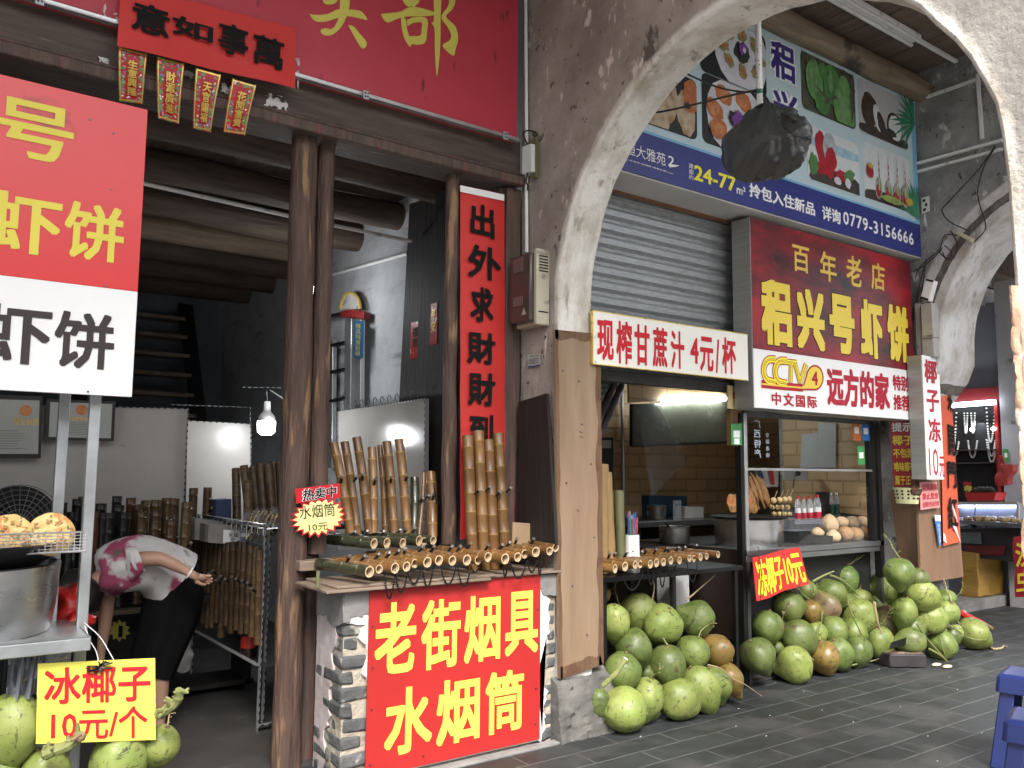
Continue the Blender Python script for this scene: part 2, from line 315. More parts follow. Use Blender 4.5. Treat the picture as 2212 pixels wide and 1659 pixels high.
BAGM = M('black_bin_bag', (.035, .04, .04), (.06, .066, .066), .3, sc=6, bump=.5, bs=7, spec=.6, rv=.1)
BAMB = M('polished_bamboo', (.115, .052, .017), (.25, .128, .042), .34, sc=2.2, st=(3, 3, 1.2), c3=(.17, .075, .022), t3=.56, s3=2.2, st3=(2, 2, 1.4), w3=.2, rnd=.75, hr=.25, coat=.2, rv=.2)
BAMG = M('dark_green_bamboo', (.030, .034, .018), (.055, .058, .03), .28, sc=3, st=(3, 3, 1.2), rnd=.3, coat=.4)
BAMD = M('smoked_bamboo', (.05, .026, .012), (.11, .06, .026), .3, sc=2.5, st=(2, 2, 2), rnd=.6, coat=.3)
BAMU = M('dull_bamboo', (.05, .026, .011), (.135, .078, .03), .45, sc=2.2, st=(3, 3, 1.2), c3=(.03, .014, .006), t3=.56, s3=2.2, st3=(2, 2, 1.4), w3=.2, rnd=.8, hr=.2)
NODU = M('dull_node', (.15, .09, .04), (.11, .06, .025), .5, rnd=.6, hr=.2)
BAMK = M('black_bamboo', (.008, .008, .008), (.014, .014, .013), .3)
RAWB = M('raw_green_bamboo', (.11, .11, .05), (.17, .16, .075), .45, sc=3, st=(3, 3, .8), c3=(.2, .16, .08), t3=.62, s3=4, rnd=.2)
TANB = M('raw_tan_bamboo', (.22, .13, .05), (.31, .195, .085), .45, sc=3, st=(4, 4, .6), c3=(.18, .09, .03), t3=.6, s3=3, rnd=.2)
NODE = M('bamboo_node', (.33, .205, .085), (.25, .145, .05), .45, rnd=.6, hr=.2)
CUT = M('cut_bamboo', (.62, .47, .29), (.54, .39, .22), .6, sc=20, rnd=.2)
BORE = M('bamboo_bore', (.42, .3, .18), (.5, .38, .25), .7, sc=8)
COCO = M('green_coconut_husk', (.088, .138, .027), (.172, .213, .054), .48, sc=2.2, st=(1, 1, .6), c3=(.105, .07, .035), t3=.60, s3=4.5, st3=(1, 1, .6), w3=.16, bump=.18, bs=5, rnd=.6, hr=.5, rv=.22, dist_=.03)
COCOY = M('yellow_green_coconut_husk', (.16, .213, .042), (.25, .285, .078), .48, sc=2.0, c3=(.17, .13, .05), t3=.60, s3=4, w3=.16, bump=.18, bs=5, rnd=.4, hr=.4, rv=.22, dist_=.03)
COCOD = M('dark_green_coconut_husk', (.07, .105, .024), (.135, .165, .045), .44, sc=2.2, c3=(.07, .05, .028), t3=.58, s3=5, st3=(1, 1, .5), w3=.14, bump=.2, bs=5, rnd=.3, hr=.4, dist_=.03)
COCOB = M('orange_brown_coconut_husk', (.17, .135, .03), (.22, .125, .035), .38, sc=2.4, c3=(.10, .045, .018), t3=.6, s3=5, w3=.12, bump=.12, bs=5, dist_=.03)
COCOP = M('purple_brown_coconut_husk', (.15, .17, .045), (.20, .115, .075), .4, sc=1.6, c3=(.12, .065, .045), t3=.52, s3=2.4, w3=.12, bump=.12, bs=5, dist_=.03)
CALYX = M('dry_calyx', (.1, .08, .03), (.2, .16, .07), .8, sc=20)
TWIG = M('green_stalk', (.15, .18, .05), (.24, .24, .09), .6, sc=20, c3=(.2, .13, .07), t3=.58, s3=12)
DRY = M('dry_stalk', (.3, .22, .12), (.42, .33, .2), .8, sc=20)
PEELED = M('peeled_coconut', (.50, .34, .19), (.6, .45, .28), .7, sc=5, c3=(.38, .22, .1), t3=.6, s3=5, w3=.1, bump=.2)
PEELEDB = M('tan_peeled_coconut', (.36, .2, .09), (.43, .26, .125), .75, sc=5, st=(1, 1, 4), bump=.4)
SKIN = M('skin', (.33, .19, .125), (.37, .215, .145), .5, sc=4, rv=.1)
HAIR = M('black_hair', (.012, .01, .009), (.02, .016, .014), .4, sc=30, st=(6, 6, 1))
SKIRT = M('black_cloth', (.004, .004, .0045), (.006, .006, .0065), .9, spec=.1)
FLORAL = M('floral_blouse', (.50, .48, .47), (.58, .56, .55), .8, sc=5, c3=(.34, .045, .11), t3=.53, s3=6, w3=.06)
TANWALL = bricks('tan_foam_brick', (.44, .285, .14), (.48, .315, .16), (.34, .215, .10), .32, .12, .012, 'XZ', .6, .6, mn=.15)
ORANGEPAPER = M('faded_orange_paper', (.62, .11, .045), (.55, .085, .035), .7, sc=3, c3=(.45, .2, .14), t3=.64, s3=5, bump=.15)
PINK = M('pink_paper', (.72, .30, .28), (.68, .27, .26), .7)
CREAM = M('cream_plastic', (.68, .64, .38), (.62, .58, .33), .4)
CREAMBOX = M('yellowed_meter_plastic', (.48, .44, .33), (.42, .385, .28), .45, sc=5, c3=(.25, .22, .17), t3=.62, s3=6)
SMOKE = M('smoked_meter_cover', (.065, .045, .04), (.085, .06, .055), .22, sc=3)
GREYBOX = M('dusty_grey_box', (.28, .275, .26), (.38, .37, .35), .5, sc=5, c3=(.16, .15, .14), t3=.58, s3=5)
BLUE = M('blue_plastic', (.013, .022, .105), (.016, .027, .125), .38, rv=.1)
CARD = M('cardboard', (.30, .2, .115), (.36, .25, .15), .85, sc=6)
GREYCARD = M('grey_cardboard', (.2, .19, .17), (.26, .25, .23), .85, sc=6)
CLOTH = M('white_cloth', (.55, .54, .52), (.62, .61, .59), .9, sc=6, bump=.3)
PVC = M('white_pvc', (.66, .66, .64), (.72, .72, .7), .4, c3=(.4, .39, .37), t3=.63, s3=6)
WIRE = M('black_cable', (.015, .015, .015), (.02, .02, .02), .5)
WWIRE = M('white_wire', (.6, .6, .6), (.65, .65, .65), .5)
GLASS = clear('cabinet_glass', (.6, .64, .64), .0, .02, gloss=True)
FILM = clear('clear_plastic_film', (.45, .47, .52), .06, .15, .5)
BOTTLE = clear('bottle_plastic', (.75, .8, .82), .25, .08)
FRIED = M('fried_batter', (.26, .115, .035), (.4, .2, .065), .55, sc=9, c3=(.50, .16, .045), t3=.55, s3=9, w3=.08, bump=.9, bs=16)
PANC = M('shrimp_pancake', (.50, .33, .11), (.58, .42, .17), .5, sc=9, c3=(.46, .2, .06), t3=.56, s3=11, w3=.06, bump=.9, bs=14)
DFRIED = M('dark_fried_fish', (.22, .1, .03), (.38, .2, .07), .55, sc=9, st=(1, 1, .4), c3=(.09, .04, .015), t3=.56, s3=12, bump=.9, bs=18)
FBALL = M('fish_ball', (.62, .43, .18), (.68, .5, .25), .45, sc=9)
CONC = M('dark_concrete', (.028, .026, .025), (.05, .047, .044), .8, sc=3, c3=(.11, .105, .1), t3=.62, s3=6, w3=.15, bump=.3)
TILE = bricks('slate_paving', (.020, .023, .024), (.029, .032, .034), (.085, .085, .083), .62, .175, .006, 'XY', .55, .35, spot=(.05, .05, .05), sloc=(.1, -.08, 0), rv=.3, mn=.55, t3=.52)
CREAMW = M('pale_shop_wall', (.22, .23, .27), (.27, .28, .32), .8, sc=2, bump=.1)
YBOX = M('yellow_taped_wrap', (.40, .235, .04), (.34, .19, .03), .4, sc=2, st=(1, 1, 9), bump=.4, bs=4, coat=.3)
def arch_mat(name, cy, cz, r, face, face2, white, ring=None, wob=.05, pale=None):
    m = bpy.data.materials.new(name); m.use_nodes = True; N = m.node_tree.nodes; L = m.node_tree.links; b = N['Principled BSDF']; b.inputs['Roughness'].default_value = .85
    tc = N.new('ShaderNodeTexCoord'); sx = N.new('ShaderNodeSeparateXYZ'); L.new(tc.outputs['Object'], sx.inputs[0])
    def mth(op, a, c=None, cl=False):
        n = N.new('ShaderNodeMath'); n.operation = op; n.use_clamp = cl
        for i, q in enumerate((a, c)):
            if q is None: continue
            if isinstance(q, (int, float)): n.inputs[i].default_value = q
            else: L.new(q, n.inputs[i])
        return n.outputs[0]
    def noi(sc, st=(1, 1, 1), lo=(0, 0, 0)):
        mp = N.new('ShaderNodeMapping'); mp.inputs['Scale'].default_value = st; mp.inputs['Location'].default_value = lo; L.new(tc.outputs['Object'], mp.inputs[0])
        n = N.new('ShaderNodeTexNoise'); n.inputs['Scale'].default_value = sc; n.inputs['Detail'].default_value = 9; n.inputs['Roughness'].default_value = .65; L.new(mp.outputs[0], n.inputs[0]); return n.outputs[0]
    def ramp(v, p0, p1, c0=(0, 0, 0), c1=(1, 1, 1)):
        r_ = N.new('ShaderNodeValToRGB'); r_.color_ramp.elements[0].position = p0; r_.color_ramp.elements[1].position = p1
        r_.color_ramp.elements[0].color = (*c0, 1); r_.color_ramp.elements[1].color = (*c1, 1); L.new(v, r_.inputs[0]); return r_.outputs[0]
    def mix(f, a, c):
        n = N.new('ShaderNodeMix'); n.data_type = 'RGBA'; L.new(f, n.inputs[0])
        for q, k in ((a, 6), (c, 7)):
            if isinstance(q, tuple): n.inputs[k].default_value = (*q, 1)
            else: L.new(q, n.inputs[k])
        return n.outputs[2]
    dy = mth('SUBTRACT', sx.outputs[1], cy); dz = mth('MAXIMUM', mth('SUBTRACT', sx.outputs[2], cz), 0)
    d = mth('SQRT', mth('ADD', mth('MULTIPLY', dy, dy), mth('MULTIPLY', dz, dz)))
    d = mth('ADD', d, mth('MULTIPLY', mth('SUBTRACT', noi(9), .5), wob))
    big = noi(2.2); fine = noi(26)
    base = mix(ramp(big, .36, .66), face, face2)
    base = mix(ramp(noi(5, (1, 1, .5), (4, 2, 9)), .63, .68), base, tuple(c*.45 for c in face))
    base = mix(ramp(noi(3, (1, 3, .4), (8, 1, 2)), .64, .70), base, tuple(min(1, c*2.1) for c in face2))
    base = mix(ramp(noi(13, (1, 1, 1), (6, 3, 1)), .62, .66), base, tuple(c*.4 for c in face)); base = mix(ramp(noi(8, (1, 1, .6), (2, 9, 4)), .60, .66), base, tuple(min(1, c*1.5) for c in face2))
    base = mix(ramp(noi(4, (1, 1, 1), (1, 5, 2)), .70, .71), base, (.42, .19, .09))
    if pale: base = mix(ramp(mth('ADD', mth('SUBTRACT', pale[0], sx.outputs[1]), mth('MULTIPLY', mth('SUBTRACT', noi(3), .5), .8)), 0, .25), base, mix(ramp(noi(6, (1, 1, .35), (3, 8, 4)), .4, .68), pale[1], tuple(c*.66 for c in pale[1])))  # paler toward the street: whitewash plus street daylight put into the colour
    wc = mix(ramp(noi(5, (1, 1, .6), (2, 2, 2)), .42, .66), white, tuple(c*f for c, f in zip(white, (.60, .54, .47)))); wc = mix(ramp(noi(9, (1, 1, .25), (7, 1, 3)), .58, .66), wc, tuple(c*f for c, f in zip(white, (.48, .42, .36)))); wc = mix(ramp(fine, .62, .74), wc, (.22, .2, .18))
    wc = mix(ramp(noi(6, (1, 1, 1), (5, 5, 5)), .70, .72), wc, (.3, .2, .14))
    d2 = mth('MULTIPLY', d, .5); out = mix(ramp(d2, (r+.03)/2, (r+.055)/2), wc, base)
    if ring:
        rin = mth('MULTIPLY', mth('GREATER_THAN', d, ring[0]), mth('LESS_THAN', d, ring[1]))
        out = mix(ramp(d2, ring[2]/2, ring[2]/2+.01), mix(rin, wc, mix(ramp(noi(11), .4, .6), (.09, .08, .075), (.17, .15, .13))), base)
    L.new(out, b.inputs['Base Color'])
    bp = N.new('ShaderNodeBump'); bp.inputs['Strength'].default_value = .55; bp.inputs['Distance'].default_value = .03
    L.new(mth('ADD', noi(7), mth('MULTIPLY', fine, .4)), bp.inputs['Height']); L.new(bp.outputs[0], b.inputs['Normal'])
    return m
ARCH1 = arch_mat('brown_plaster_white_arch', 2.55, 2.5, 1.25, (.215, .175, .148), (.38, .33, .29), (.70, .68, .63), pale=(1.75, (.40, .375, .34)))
ARCH2 = arch_mat('patchy_grey_plaster_arch', 2.45, 2.6, 1.1, (.17, .168, .165), (.36, .355, .345), (.6, .6, .6), ring=(1.19, 1.255, 1.33), wob=.025)

def scars(m, seed):
    """dark scratches and bruises with a shape of their own on top of the husk colour"""
    N = m.node_tree.nodes; L = m.node_tree.links; b = N['Principled BSDF']; src = b.inputs['Base Color'].links[0].from_socket
    tc = N.new('ShaderNodeTexCoord'); oi = N.new('ShaderNodeObjectInfo'); ad = N.new('ShaderNodeVectorMath'); ad.operation = 'ADD'; cb = N.new('ShaderNodeCombineXYZ'); ml = N.new('ShaderNodeMath'); ml.operation = 'MULTIPLY'; ml.inputs[1].default_value = 31
    L.new(oi.outputs['Random'], ml.inputs[0]); L.new(ml.outputs[0], cb.inputs[0]); L.new(ml.outputs[0], cb.inputs[1]); L.new(tc.outputs['Object'], ad.inputs[0]); L.new(cb.outputs[0], ad.inputs[1])
    for k, (st, sc, t, w, c) in enumerate((((1, 1, 4.5), 3.2, .60, .03, (.035, .025, .015)), ((3.5, 3.5, .7), 3.4, .60, .05, (.06, .045, .02)), ((1, 1, 1), 16, .625, .05, (.06, .04, .02)))):
        mp = N.new('ShaderNodeMapping'); mp.inputs['Scale'].default_value = st; mp.inputs['Rotation'].default_value = (.5*k, .9*k+.3, seed); L.new(ad.outputs[0], mp.inputs[0])
        n = N.new('ShaderNodeTexNoise'); n.inputs['Scale'].default_value = sc; n.inputs['Detail'].default_value = 6; n.inputs['Roughness'].default_value = .65; L.new(mp.outputs[0], n.inputs[0])
        r = N.new('ShaderNodeValToRGB'); r.color_ramp.elements[0].position = t; r.color_ramp.elements[1].position = t+w; r.color_ramp.elements[1].color = (.85,)*3+(1,); L.new(n.outputs[0], r.inputs[0])
        x = N.new('ShaderNodeMix'); x.data_type = 'RGBA'; x.inputs[7].default_value = (*c, 1); L.new(r.outputs[0], x.inputs[0]); L.new(src, x.inputs[6]); src = x.outputs[2]
    L.new(src, b.inputs['Base Color'])
for _i, _m in enumerate((COCO, COCOY, COCOD, COCOB, COCOP)): scars(_m, _i)
# ---------------------------------------------------------------- ground, paving
def sheet(name, x0, x1, y0, y1, z, mat, th=0):
    mb = MB(); mb.box(x0, x1, y0, y1, z-.02, z); return structure(mb.build(name, mat, smooth=0))
STREET = M('street_paving_stone', (.36, .35, .34), (.44, .43, .415), .85, sc=2, bump=.2)
mb = MB(); mb.poly([(-60, -60, -.03), (70, -60, -.03), (70, 60, -.03), (-60, 60, -.03)]); structure(mb.build('ground', STREET, smooth=0))
sheet('pavement', -6, 16, .2, 4.7, 0, TILE)
sheet('shop_floor', -3, 3.0, 4.2, 10.3, .006, CONC)
mb = MB(); mb.box(1.5, 3.42, 3.74, 3.80, -.01, .012); structure(mb.build('cement_strip', CEM, bevel=.004))
# ---------------------------------------------------------------- transverse arch walls of the arcade
def arch_wall(name, label, X0, X1, cy, cz, r, yo0, yo1, top, mat, leg=None, ztop=5.1, seed=0, chip=0):
    rows = []; n = 36
    prof = []
    lz = lambda z: cy+(r if not leg or z > cz-.2 else leg if z < cz-.62 else r+(leg-r)*(cz-.2-z)/.42)
    for i in range(18): prof.append((lz(cz*i/18), cz*i/18))
    for i in range(n+1): a = pi*i/n; prof.append((cy+r*cos(a), cz+r*sin(a)))
    for i in range(8, -1, -1): prof.append((cy-r, cz*i/9))
    def outer(y, z):
        if z <= cz: return (yo1 if y > cy else yo0, z)
        dy, dz = y-cy, z-cz; t = 1e9
        if dz > 1e-6: t = min(t, (ztop-cz)/dz)
        if dy > 1e-6: t = min(t, (yo1-cy)/dy)
        if dy < -1e-6: t = min(t, (yo0-cy)/dy)
        return (cy+dy*t, cz+dz*t)
    K = 7; m = len(prof); vs = []; from mathutils import noise
    ed = [noise.noise(Vector((p[0]*7, p[1]*7, seed)))*.012 for p in prof]
    chips = [max(0, noise.noise(Vector((p[0]*9, p[1]*9, seed+5)))-.18)*chip for p in prof]
    for side, X in ((0, X0), (1, X1)):
        for i, (y, z) in enumerate(prof):
            oy, oz = outer(y, z)
            for k in range(K+1):
                t = (k/K)**1.5; yy = y+(oy-y)*t; zz = z+(oz-z)*t
                w = noise.noise(Vector((yy*3, zz*3, seed+side*9)))*.012*(1 if 0 < k < K else .4)
                if k == 0:
                    s_ = 1 if y > cy else -1; rad = Vector((y-cy, max(0, z-cz))).normalized() if z > cz else Vector((s_, 0))
                    yy += rad.x*(ed[i]+chips[i]); zz += rad.y*(ed[i]+chips[i])
                vs.append((X+w*(1 if side == 0 else -1), yy, zz))
    fs = []; st = m*(K+1)
    for i in range(m-1):
        for k in range(K):
            a = i*(K+1)+k; fs.append((a, a+1, a+K+2, a+K+1)); fs.append((st+a, st+a+K+1, st+a+K+2, st+a+1))
        a = i*(K+1); fs.append((a, a+K+1, st+a+K+1, st+a)); b = a+K; fs.append((b, st+b, st+b+K+1, b+K+1))
    mb = MB(); mb.add(vs, fs); o = mb.build(name, mat, bevel=.018, smooth=40)
    return tag(o, label, 'wall')
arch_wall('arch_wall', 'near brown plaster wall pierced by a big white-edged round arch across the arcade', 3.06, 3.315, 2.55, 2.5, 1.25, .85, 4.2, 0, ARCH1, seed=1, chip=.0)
arch_wall('arch_wall', 'far grey patchy wall with a round arch, white band and dark brick ring', 6.97, 7.55, 2.45, 2.6, 1.1, .85, 5.2, 0, ARCH2, leg=1.42, seed=4)
# exposed bricks on the edge of the street column
bt = thing('brick_patch', 'bare orange bricks broken out of the near street column edge at the right', 'bricks', (3.0, 1.3, 1.6))
OBR = M('orange_brick', (.36, .22, .14), (.46, .33, .24), .9, sc=9, c3=(.5, .42, .36), t3=.5, s3=5, bump=.8, bs=18)
from mathutils import noise
mb = MB(); n = 60; cols = 7; vs = []
for j in range(n+1):
    z = .95+1.2*j/n; wv_ = .018+.022*noise.noise(Vector((z*5, 1, 2)))+.018*noise.noise(Vector((z*17, 4, 2))); jt = .012*noise.noise(Vector((z*9, 7, 7)))+.006*noise.noise(Vector((z*31, 7, 7)))
    dp = .018 if (z*11) % 1 > .2 else .007
    sect = [(3.09, 1.30-.05), (3.062, 1.30-wv_), (3.05-dp*.5, 1.30-wv_*.6), (3.052-dp, 1.30-wv_*.2), (3.05-dp*.8, 1.303+jt), (3.075, 1.312+jt), (3.14, 1.306+jt)]
    vs += [Vector((x+.006*noise.noise(Vector((z*22, y*60, 3))), y, z)) for x, y in sect]
mb.add(vs, [(j*cols+i, j*cols+i+1, (j+1)*cols+i+1, (j+1)*cols+i) for j in range(n) for i in range(cols-1)])
mb.build('brick', OBR, bt, smooth=50)
# ---------------------------------------------------------------- arcade ceilings
def planks(mb, x0, x1, y0, y1, z, w=.16, along='Y', th=.025):
    p = x0 if along == 'Y' else y0; e = x1 if along == 'Y' else y1
    while p < e-.02:
        q = min(e, p+w*R.uniform(.85, 1.15)); dz = R.uniform(-.004, .004)
        if along == 'Y': mb.box(p+.002, q-.003, y0, y1, z+dz, z+th)
        else: mb.box(x0, x1, p+.002, q-.003, z+dz, z+th)
        p = q
mb = MB(); planks(mb, 3.36, 6.97, .85, 3.95, 5.0)
tag(mb.build('plank_ceiling', PLANK, smooth=0), 'brown plank ceiling above the arcade bay with the printed menu banner', 'ceiling')
mb = MB(); planks(mb, -3, 3.06, .85, 4.2, 5.05)
tag(mb.build('plank_ceiling', PLANK, smooth=0), 'plank ceiling above the red fascia board of the left shop', 'ceiling')
mb = MB(); planks(mb, 7.45, 13, .85, 4.8, 4.4)
tag(mb.build('plank_ceiling', PLANK, smooth=0), 'plank ceiling beyond the far arch, over the jewellery shop front', 'ceiling')
# ---------------------------------------------------------------- left shop building
SB = thing('shop_building', 'old timber-fronted shop with log posts, dark lintel and beamed ceiling', 'shop', (0, 4.2, 0))
mb = MB(); mb.box(3.0, 3.05, 4.25, 10.3, 0, 4); mb.build('side_wall', WALLW, SB, smooth=0, label='whitewashed brick side wall')
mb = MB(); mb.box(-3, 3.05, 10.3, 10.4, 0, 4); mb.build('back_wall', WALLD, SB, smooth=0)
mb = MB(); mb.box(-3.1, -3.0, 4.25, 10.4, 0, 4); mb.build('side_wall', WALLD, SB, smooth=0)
mb = MB(); planks(mb, -3, 3.0, 4.32, 10.3, 3.62); mb.build('ceiling', PLANK, SB, smooth=0)
for i, (y, z, r) in enumerate([(4.95, 3.49, .12), (5.75, 3.49, .11), (6.5, 3.48, .12), (7.2, 3.48, .11), (7.9, 3.48, .12), (8.6, 3.48, .11), (9.4, 3.48, .11)]):
    pts = [(-3+6.0*k/8, y+R.uniform(-.015, .015), z+R.uniform(-.012, .012)) for k in range(9)]
    mb = MB(); mb.tube(pts, [r*R.uniform(.93, 1.07) for _ in pts], 12); mb.build('beam', BEAMW if i == 3 else M('dark_rafter_%d' % i, (.045, .029, .02), (.09, .06, .042), .75, sc=2.5, st=(1, 8, 8), bump=.4), SB)  # one beam takes the paler log colour to stand for lamplight on it
# lintel
mb = MB(); mb.box(-3, 3.02, 4.15, 4.36, 3.29, 3.60); mb.build('lintel', WOODD, SB, bevel=.01)
mb = MB(); mb.box(-3, 3.02, 4.10, 4.149, 3.285, 3.345); mb.box(-3, 3.02, 4.125, 4.149, 3.352, 3.375)
mb.build('lintel_moulding', FRAMEW, SB, bevel=.008)
LABELW = M('torn_paper_scraps', (.5, .48, .45), (.62, .6, .58), .9, sc=22, c3=(.05, .035, .03), t3=.5, s3=26, w3=.05)
for (a, b, seed) in (((571, 196), (622, 252), 1), ((210, 118), (236, 148), 2), ((395, 150), (420, 172), 4), ((478, 175), (500, 205), 3)):
    p, q = at(*a, Y=4.145), at(*b, Y=4.145); n = 26; c = (p+q)/2
    pts = [Vector((c.x+(q.x-p.x)/2*(1 if abs(cos(t)) > .7 else abs(cos(t))+.25)*(1 if cos(t) > 0 else -1)*R.uniform(.75, 1), 4.1455, c.z+(p.z-q.z)/2*sin(t)*R.uniform(.7, 1.1))) for t in [2*pi*k/n for k in range(n)]]
    mb = MB(); mb.poly(pts); mb.build('paper_scrap', LABELW, SB, smooth=0)
# log posts
def post(pb, pt, r, Y, name='post', mat=LOG, mid=None):
    b = at(*pb, Y=Y); t = at(*pt, Y=Y); n = 14; pts = []
    for k in range(n+1):
        f = k/n; q = b.lerp(t, f); pts.append(q+Vector((R.uniform(-.004, .004), R.uniform(-.004, .004), 0)))
    mb = MB(); mb.tube(pts, [r*(1.05-.1*k/n)*R.uniform(.97, 1.03) for k in range(n+1)], 16); return mb.build(name, mat, SB)
post((617, 1664), (659, 285), .073, 4.25); post((684, 1195), (705, 298), .05, 4.27); post((968, 1175), (978, 372), .042, 4.22)
mb = MB(); a = at(655, 1640, Y=4.30); mb.box(a.x-.035, a.x+.04, 4.27, 4.36, 0, 1.1); mb.build('door_frame', FRAMEW, SB, bevel=.006)
mb = MB(); mb.box(2.93, 3.045, 4.17, 4.34, .9, 3.285); mb.box(2.90, 2.93, 4.2, 4.3, .9, 3.285); mb.build('door_frame', FRAMEW, SB, bevel=.008)
# folded door leaves behind the right post
def wallslab(name, pts, Y, th, mat, parent): mb = MB(); mb.prism([at(*p, Y=Y) for p in pts], (0, th, 0)); return mb.build(name, mat, parent, bevel=.005)
for pts, X_ in (([(884, 440), (962, 416), (962, 1160), (846, 1160)], 2.935), ([(910, 428), (966, 410), (966, 1160), (890, 1160)], 2.885), ([(940, 415), (972, 404), (972, 1160), (922, 1160)], 2.835)):
    mb = MB(); mb.prism([at(*p, X=X_) for p in pts], (.035, 0, 0)); mb.build('door_leaf', DOORW, SB, bevel=.005)
ST = M('red_door_sticker', (.35, .025, .02), (.28, .02, .018), .35, sc=14, c3=(.5, .42, .3), t3=.62, s3=22)
for tl, br, X_ in (((888, 697), (908, 772), 2.932), ((931, 657), (944, 742), 2.832)):
    q = qX(X_-.002, tl, (br[0], tl[1]-4), br, (tl[0]-3, br[1]+4)); st_ = q.sheet('door_sticker', ST, SB, th=.002)
    q.text('福\n到' if X_ > 2.9 else '平\n安', .2, .15, .8, .7, GOLD if X_ < 2.9 else BLK, SB, .03)
# thin white conduits crossing the ceiling
for i, (a, b, Y) in enumerate((((300, 394), (627, 467), 5.25), ((716, 486), (888, 521), 5.25), ((716, 594), (880, 548), 0))):
    if Y: pts = [at(*a, Y=Y), at(*b, Y=Y)]
    else: pts = [at(*a, X=2.985), at(*b, X=2.985)]
    mb = MB(); mb.tube(pts, .014, 8); mb.build('conduit', PVC, SB)
# wooden rail and shelf behind the counter
mb = MB(); a = at(640, 1215, Y=4.17); mb.box(a.x, 3.0, 4.12, 4.22, .985, 1.035); mb.build('rail', LEDGE, SB, bevel=.005)

# ---------------------------------------------------------------- unseen street: houses opposite and storey above, added to block sky light
OPP = M('weathered_facade', (.17, .16, .15), (.26, .25, .235), .85, sc=.6, bump=.3)
oh = thing('added_house_row', 'unseen weathered grey house row across the street, added to block low sky light', 'house', (5, -9, 0))
mb = MB(); mb.box(-30, 45, -10, -9, 0, 5.6); mb.build('facade', OPP, oh, smooth=0)
for x in range(-28, 44, 4):
    mb = MB(); mb.box(x+.6, x+2.9, -9.02, -8.99, .05, 3.0); mb.build('shop_opening', HOLE, oh, smooth=0); mb = MB(); mb.box(x+1, x+2.4, -9.02, -8.99, 3.7, 5.0); mb.build('window', DSTEEL, oh, smooth=0)
uh = thing('added_upper_storey', 'unseen plastered upper storey over the arcade, added to block high sky light', 'house', (5, .9, 5.2)); mb = MB(); mb.box(-6, 16, .8, .95, 5.15, 9); mb.box(-6, 16, .95, 12, 5.2, 5.3); mb.build('facade', OPP, uh, smooth=0)
for x in (-1.6,):
    mb = MB(); mb.box(x, x+.5, .85, 1.3, 0, 5.15); o = mb.build('street_column', OPP, None, bevel=.02); tag(o, 'plastered street column of the arcade left of the camera', 'column')
# ---------------------------------------------------------------- red fascia board of the left shop
fb = thing('fascia_board', 'big weathered red fascia board with large yellow brush characters above the lintel', 'signboard', (1, 4.12, 3.6))
a = at(1116, 334, Y=4.1)
mb = MB(); mb.box(-3, a.x, 4.10, 4.148, 3.56, 5.04); mb.build('board', BOARDRED, fb, smooth=0)
def strokes(parent, polys, Y, mat, name):
    mb = MB()
    for i, pl in enumerate(polys):
        pts = catmull([at(548.6+.3306*x, .3306*y, Y=Y-.0012*(i+1)) for x, y in pl+pl[:1]], 4)[:-1]
        mb.poly([Vector((p.x, Y-.0012*(i+1), p.z)) for p in pts])
    return mb.build(name, mat, parent, smooth=0)
strokes(fb, [[(360, 90), (400, 97), (480, 92), (545, 62), (610, 62), (690, 70), (725, 100), (740, 130), (700, 122), (620, 106), (550, 116), (470, 140), (400, 138)],
             [(560, -200), (640, -200), (628, 0), (610, 95), (570, 175), (520, 222), (470, 232), (440, 215), (440, 192), (470, 185), (510, 188), (540, 150), (556, 90), (562, 0)],
             [(615, 165), (650, 172), (700, 230), (735, 275), (730, 308), (703, 314), (670, 265)],
             [(440, -60), (500, -40), (545, 0), (520, 25), (475, 28), (450, 5)]], 4.10, DULLYEL, 'lettering')
strokes(fb, [[(828, 92), (880, 86), (960, 75), (1000, 52), (1050, 45), (1120, 60), (1172, 78), (1178, 98), (1110, 106), (1000, 108), (940, 122), (880, 146), (850, 130)],
             [(960, 112), (990, 122), (1003, 200), (1028, 270), (1020, 305), (985, 255), (966, 180)],
             [(1000, 128), (1050, 112), (1110, 112), (1135, 135), (1132, 200), (1112, 284), (1020, 284), (1015, 240), (1085, 232), (1095, 190), (1095, 148), (1040, 150), (1005, 168)],
             [(1170, -120), (1222, -120), (1220, 130), (1215, 330), (1195, 500), (1182, 330), (1180, 190), (1160, 150), (1176, 120)],
             [(1222, -90), (1300, -60), (1318, 0), (1296, 62), (1256, 108), (1316, 172), (1334, 250), (1318, 320), (1300, 364), (1232, 300), (1280, 262), (1286, 222), (1262, 172), (1228, 128), (1232, 90), (1262, 50), (1275, 10), (1262, -25), (1222, -40)],
             [(960, -70), (1010, -50), (1040, 20), (1010, 44), (975, 10)], [(1070, -80), (1110, -60), (1080, 10), (1050, 42), (1030, 30)]], 4.10, DULLYEL, 'lettering')
mb = MB(); mb.box(-3, a.x, 4.075, 4.099, 3.545, 3.575); mb.box(-3, a.x, 4.06, 4.075, 3.545, 3.552); mb.build('trim_rail', ALU, fb, bevel=.003)
for px in ((83, 42), (790, 241), (1092, 333)):
    p = at(*px, Y=4.055); mb = MB(); mb.box(p.x-.018, p.x+.018, 4.05, 4.058, 3.525, 3.575)
    mb.build('bracket', ANGLE, fb, bevel=.002)
    mb = MB(); [mb.tube([(p.x+dx, 4.046, 3.55+dz), (p.x+dx, 4.052, 3.55+dz)], .004, 8) for dx, dz in ((-.008, .01), (.009, .012), (-.006, -.01), (.008, -.008))]; mb.build('screw', HOLE, fb)
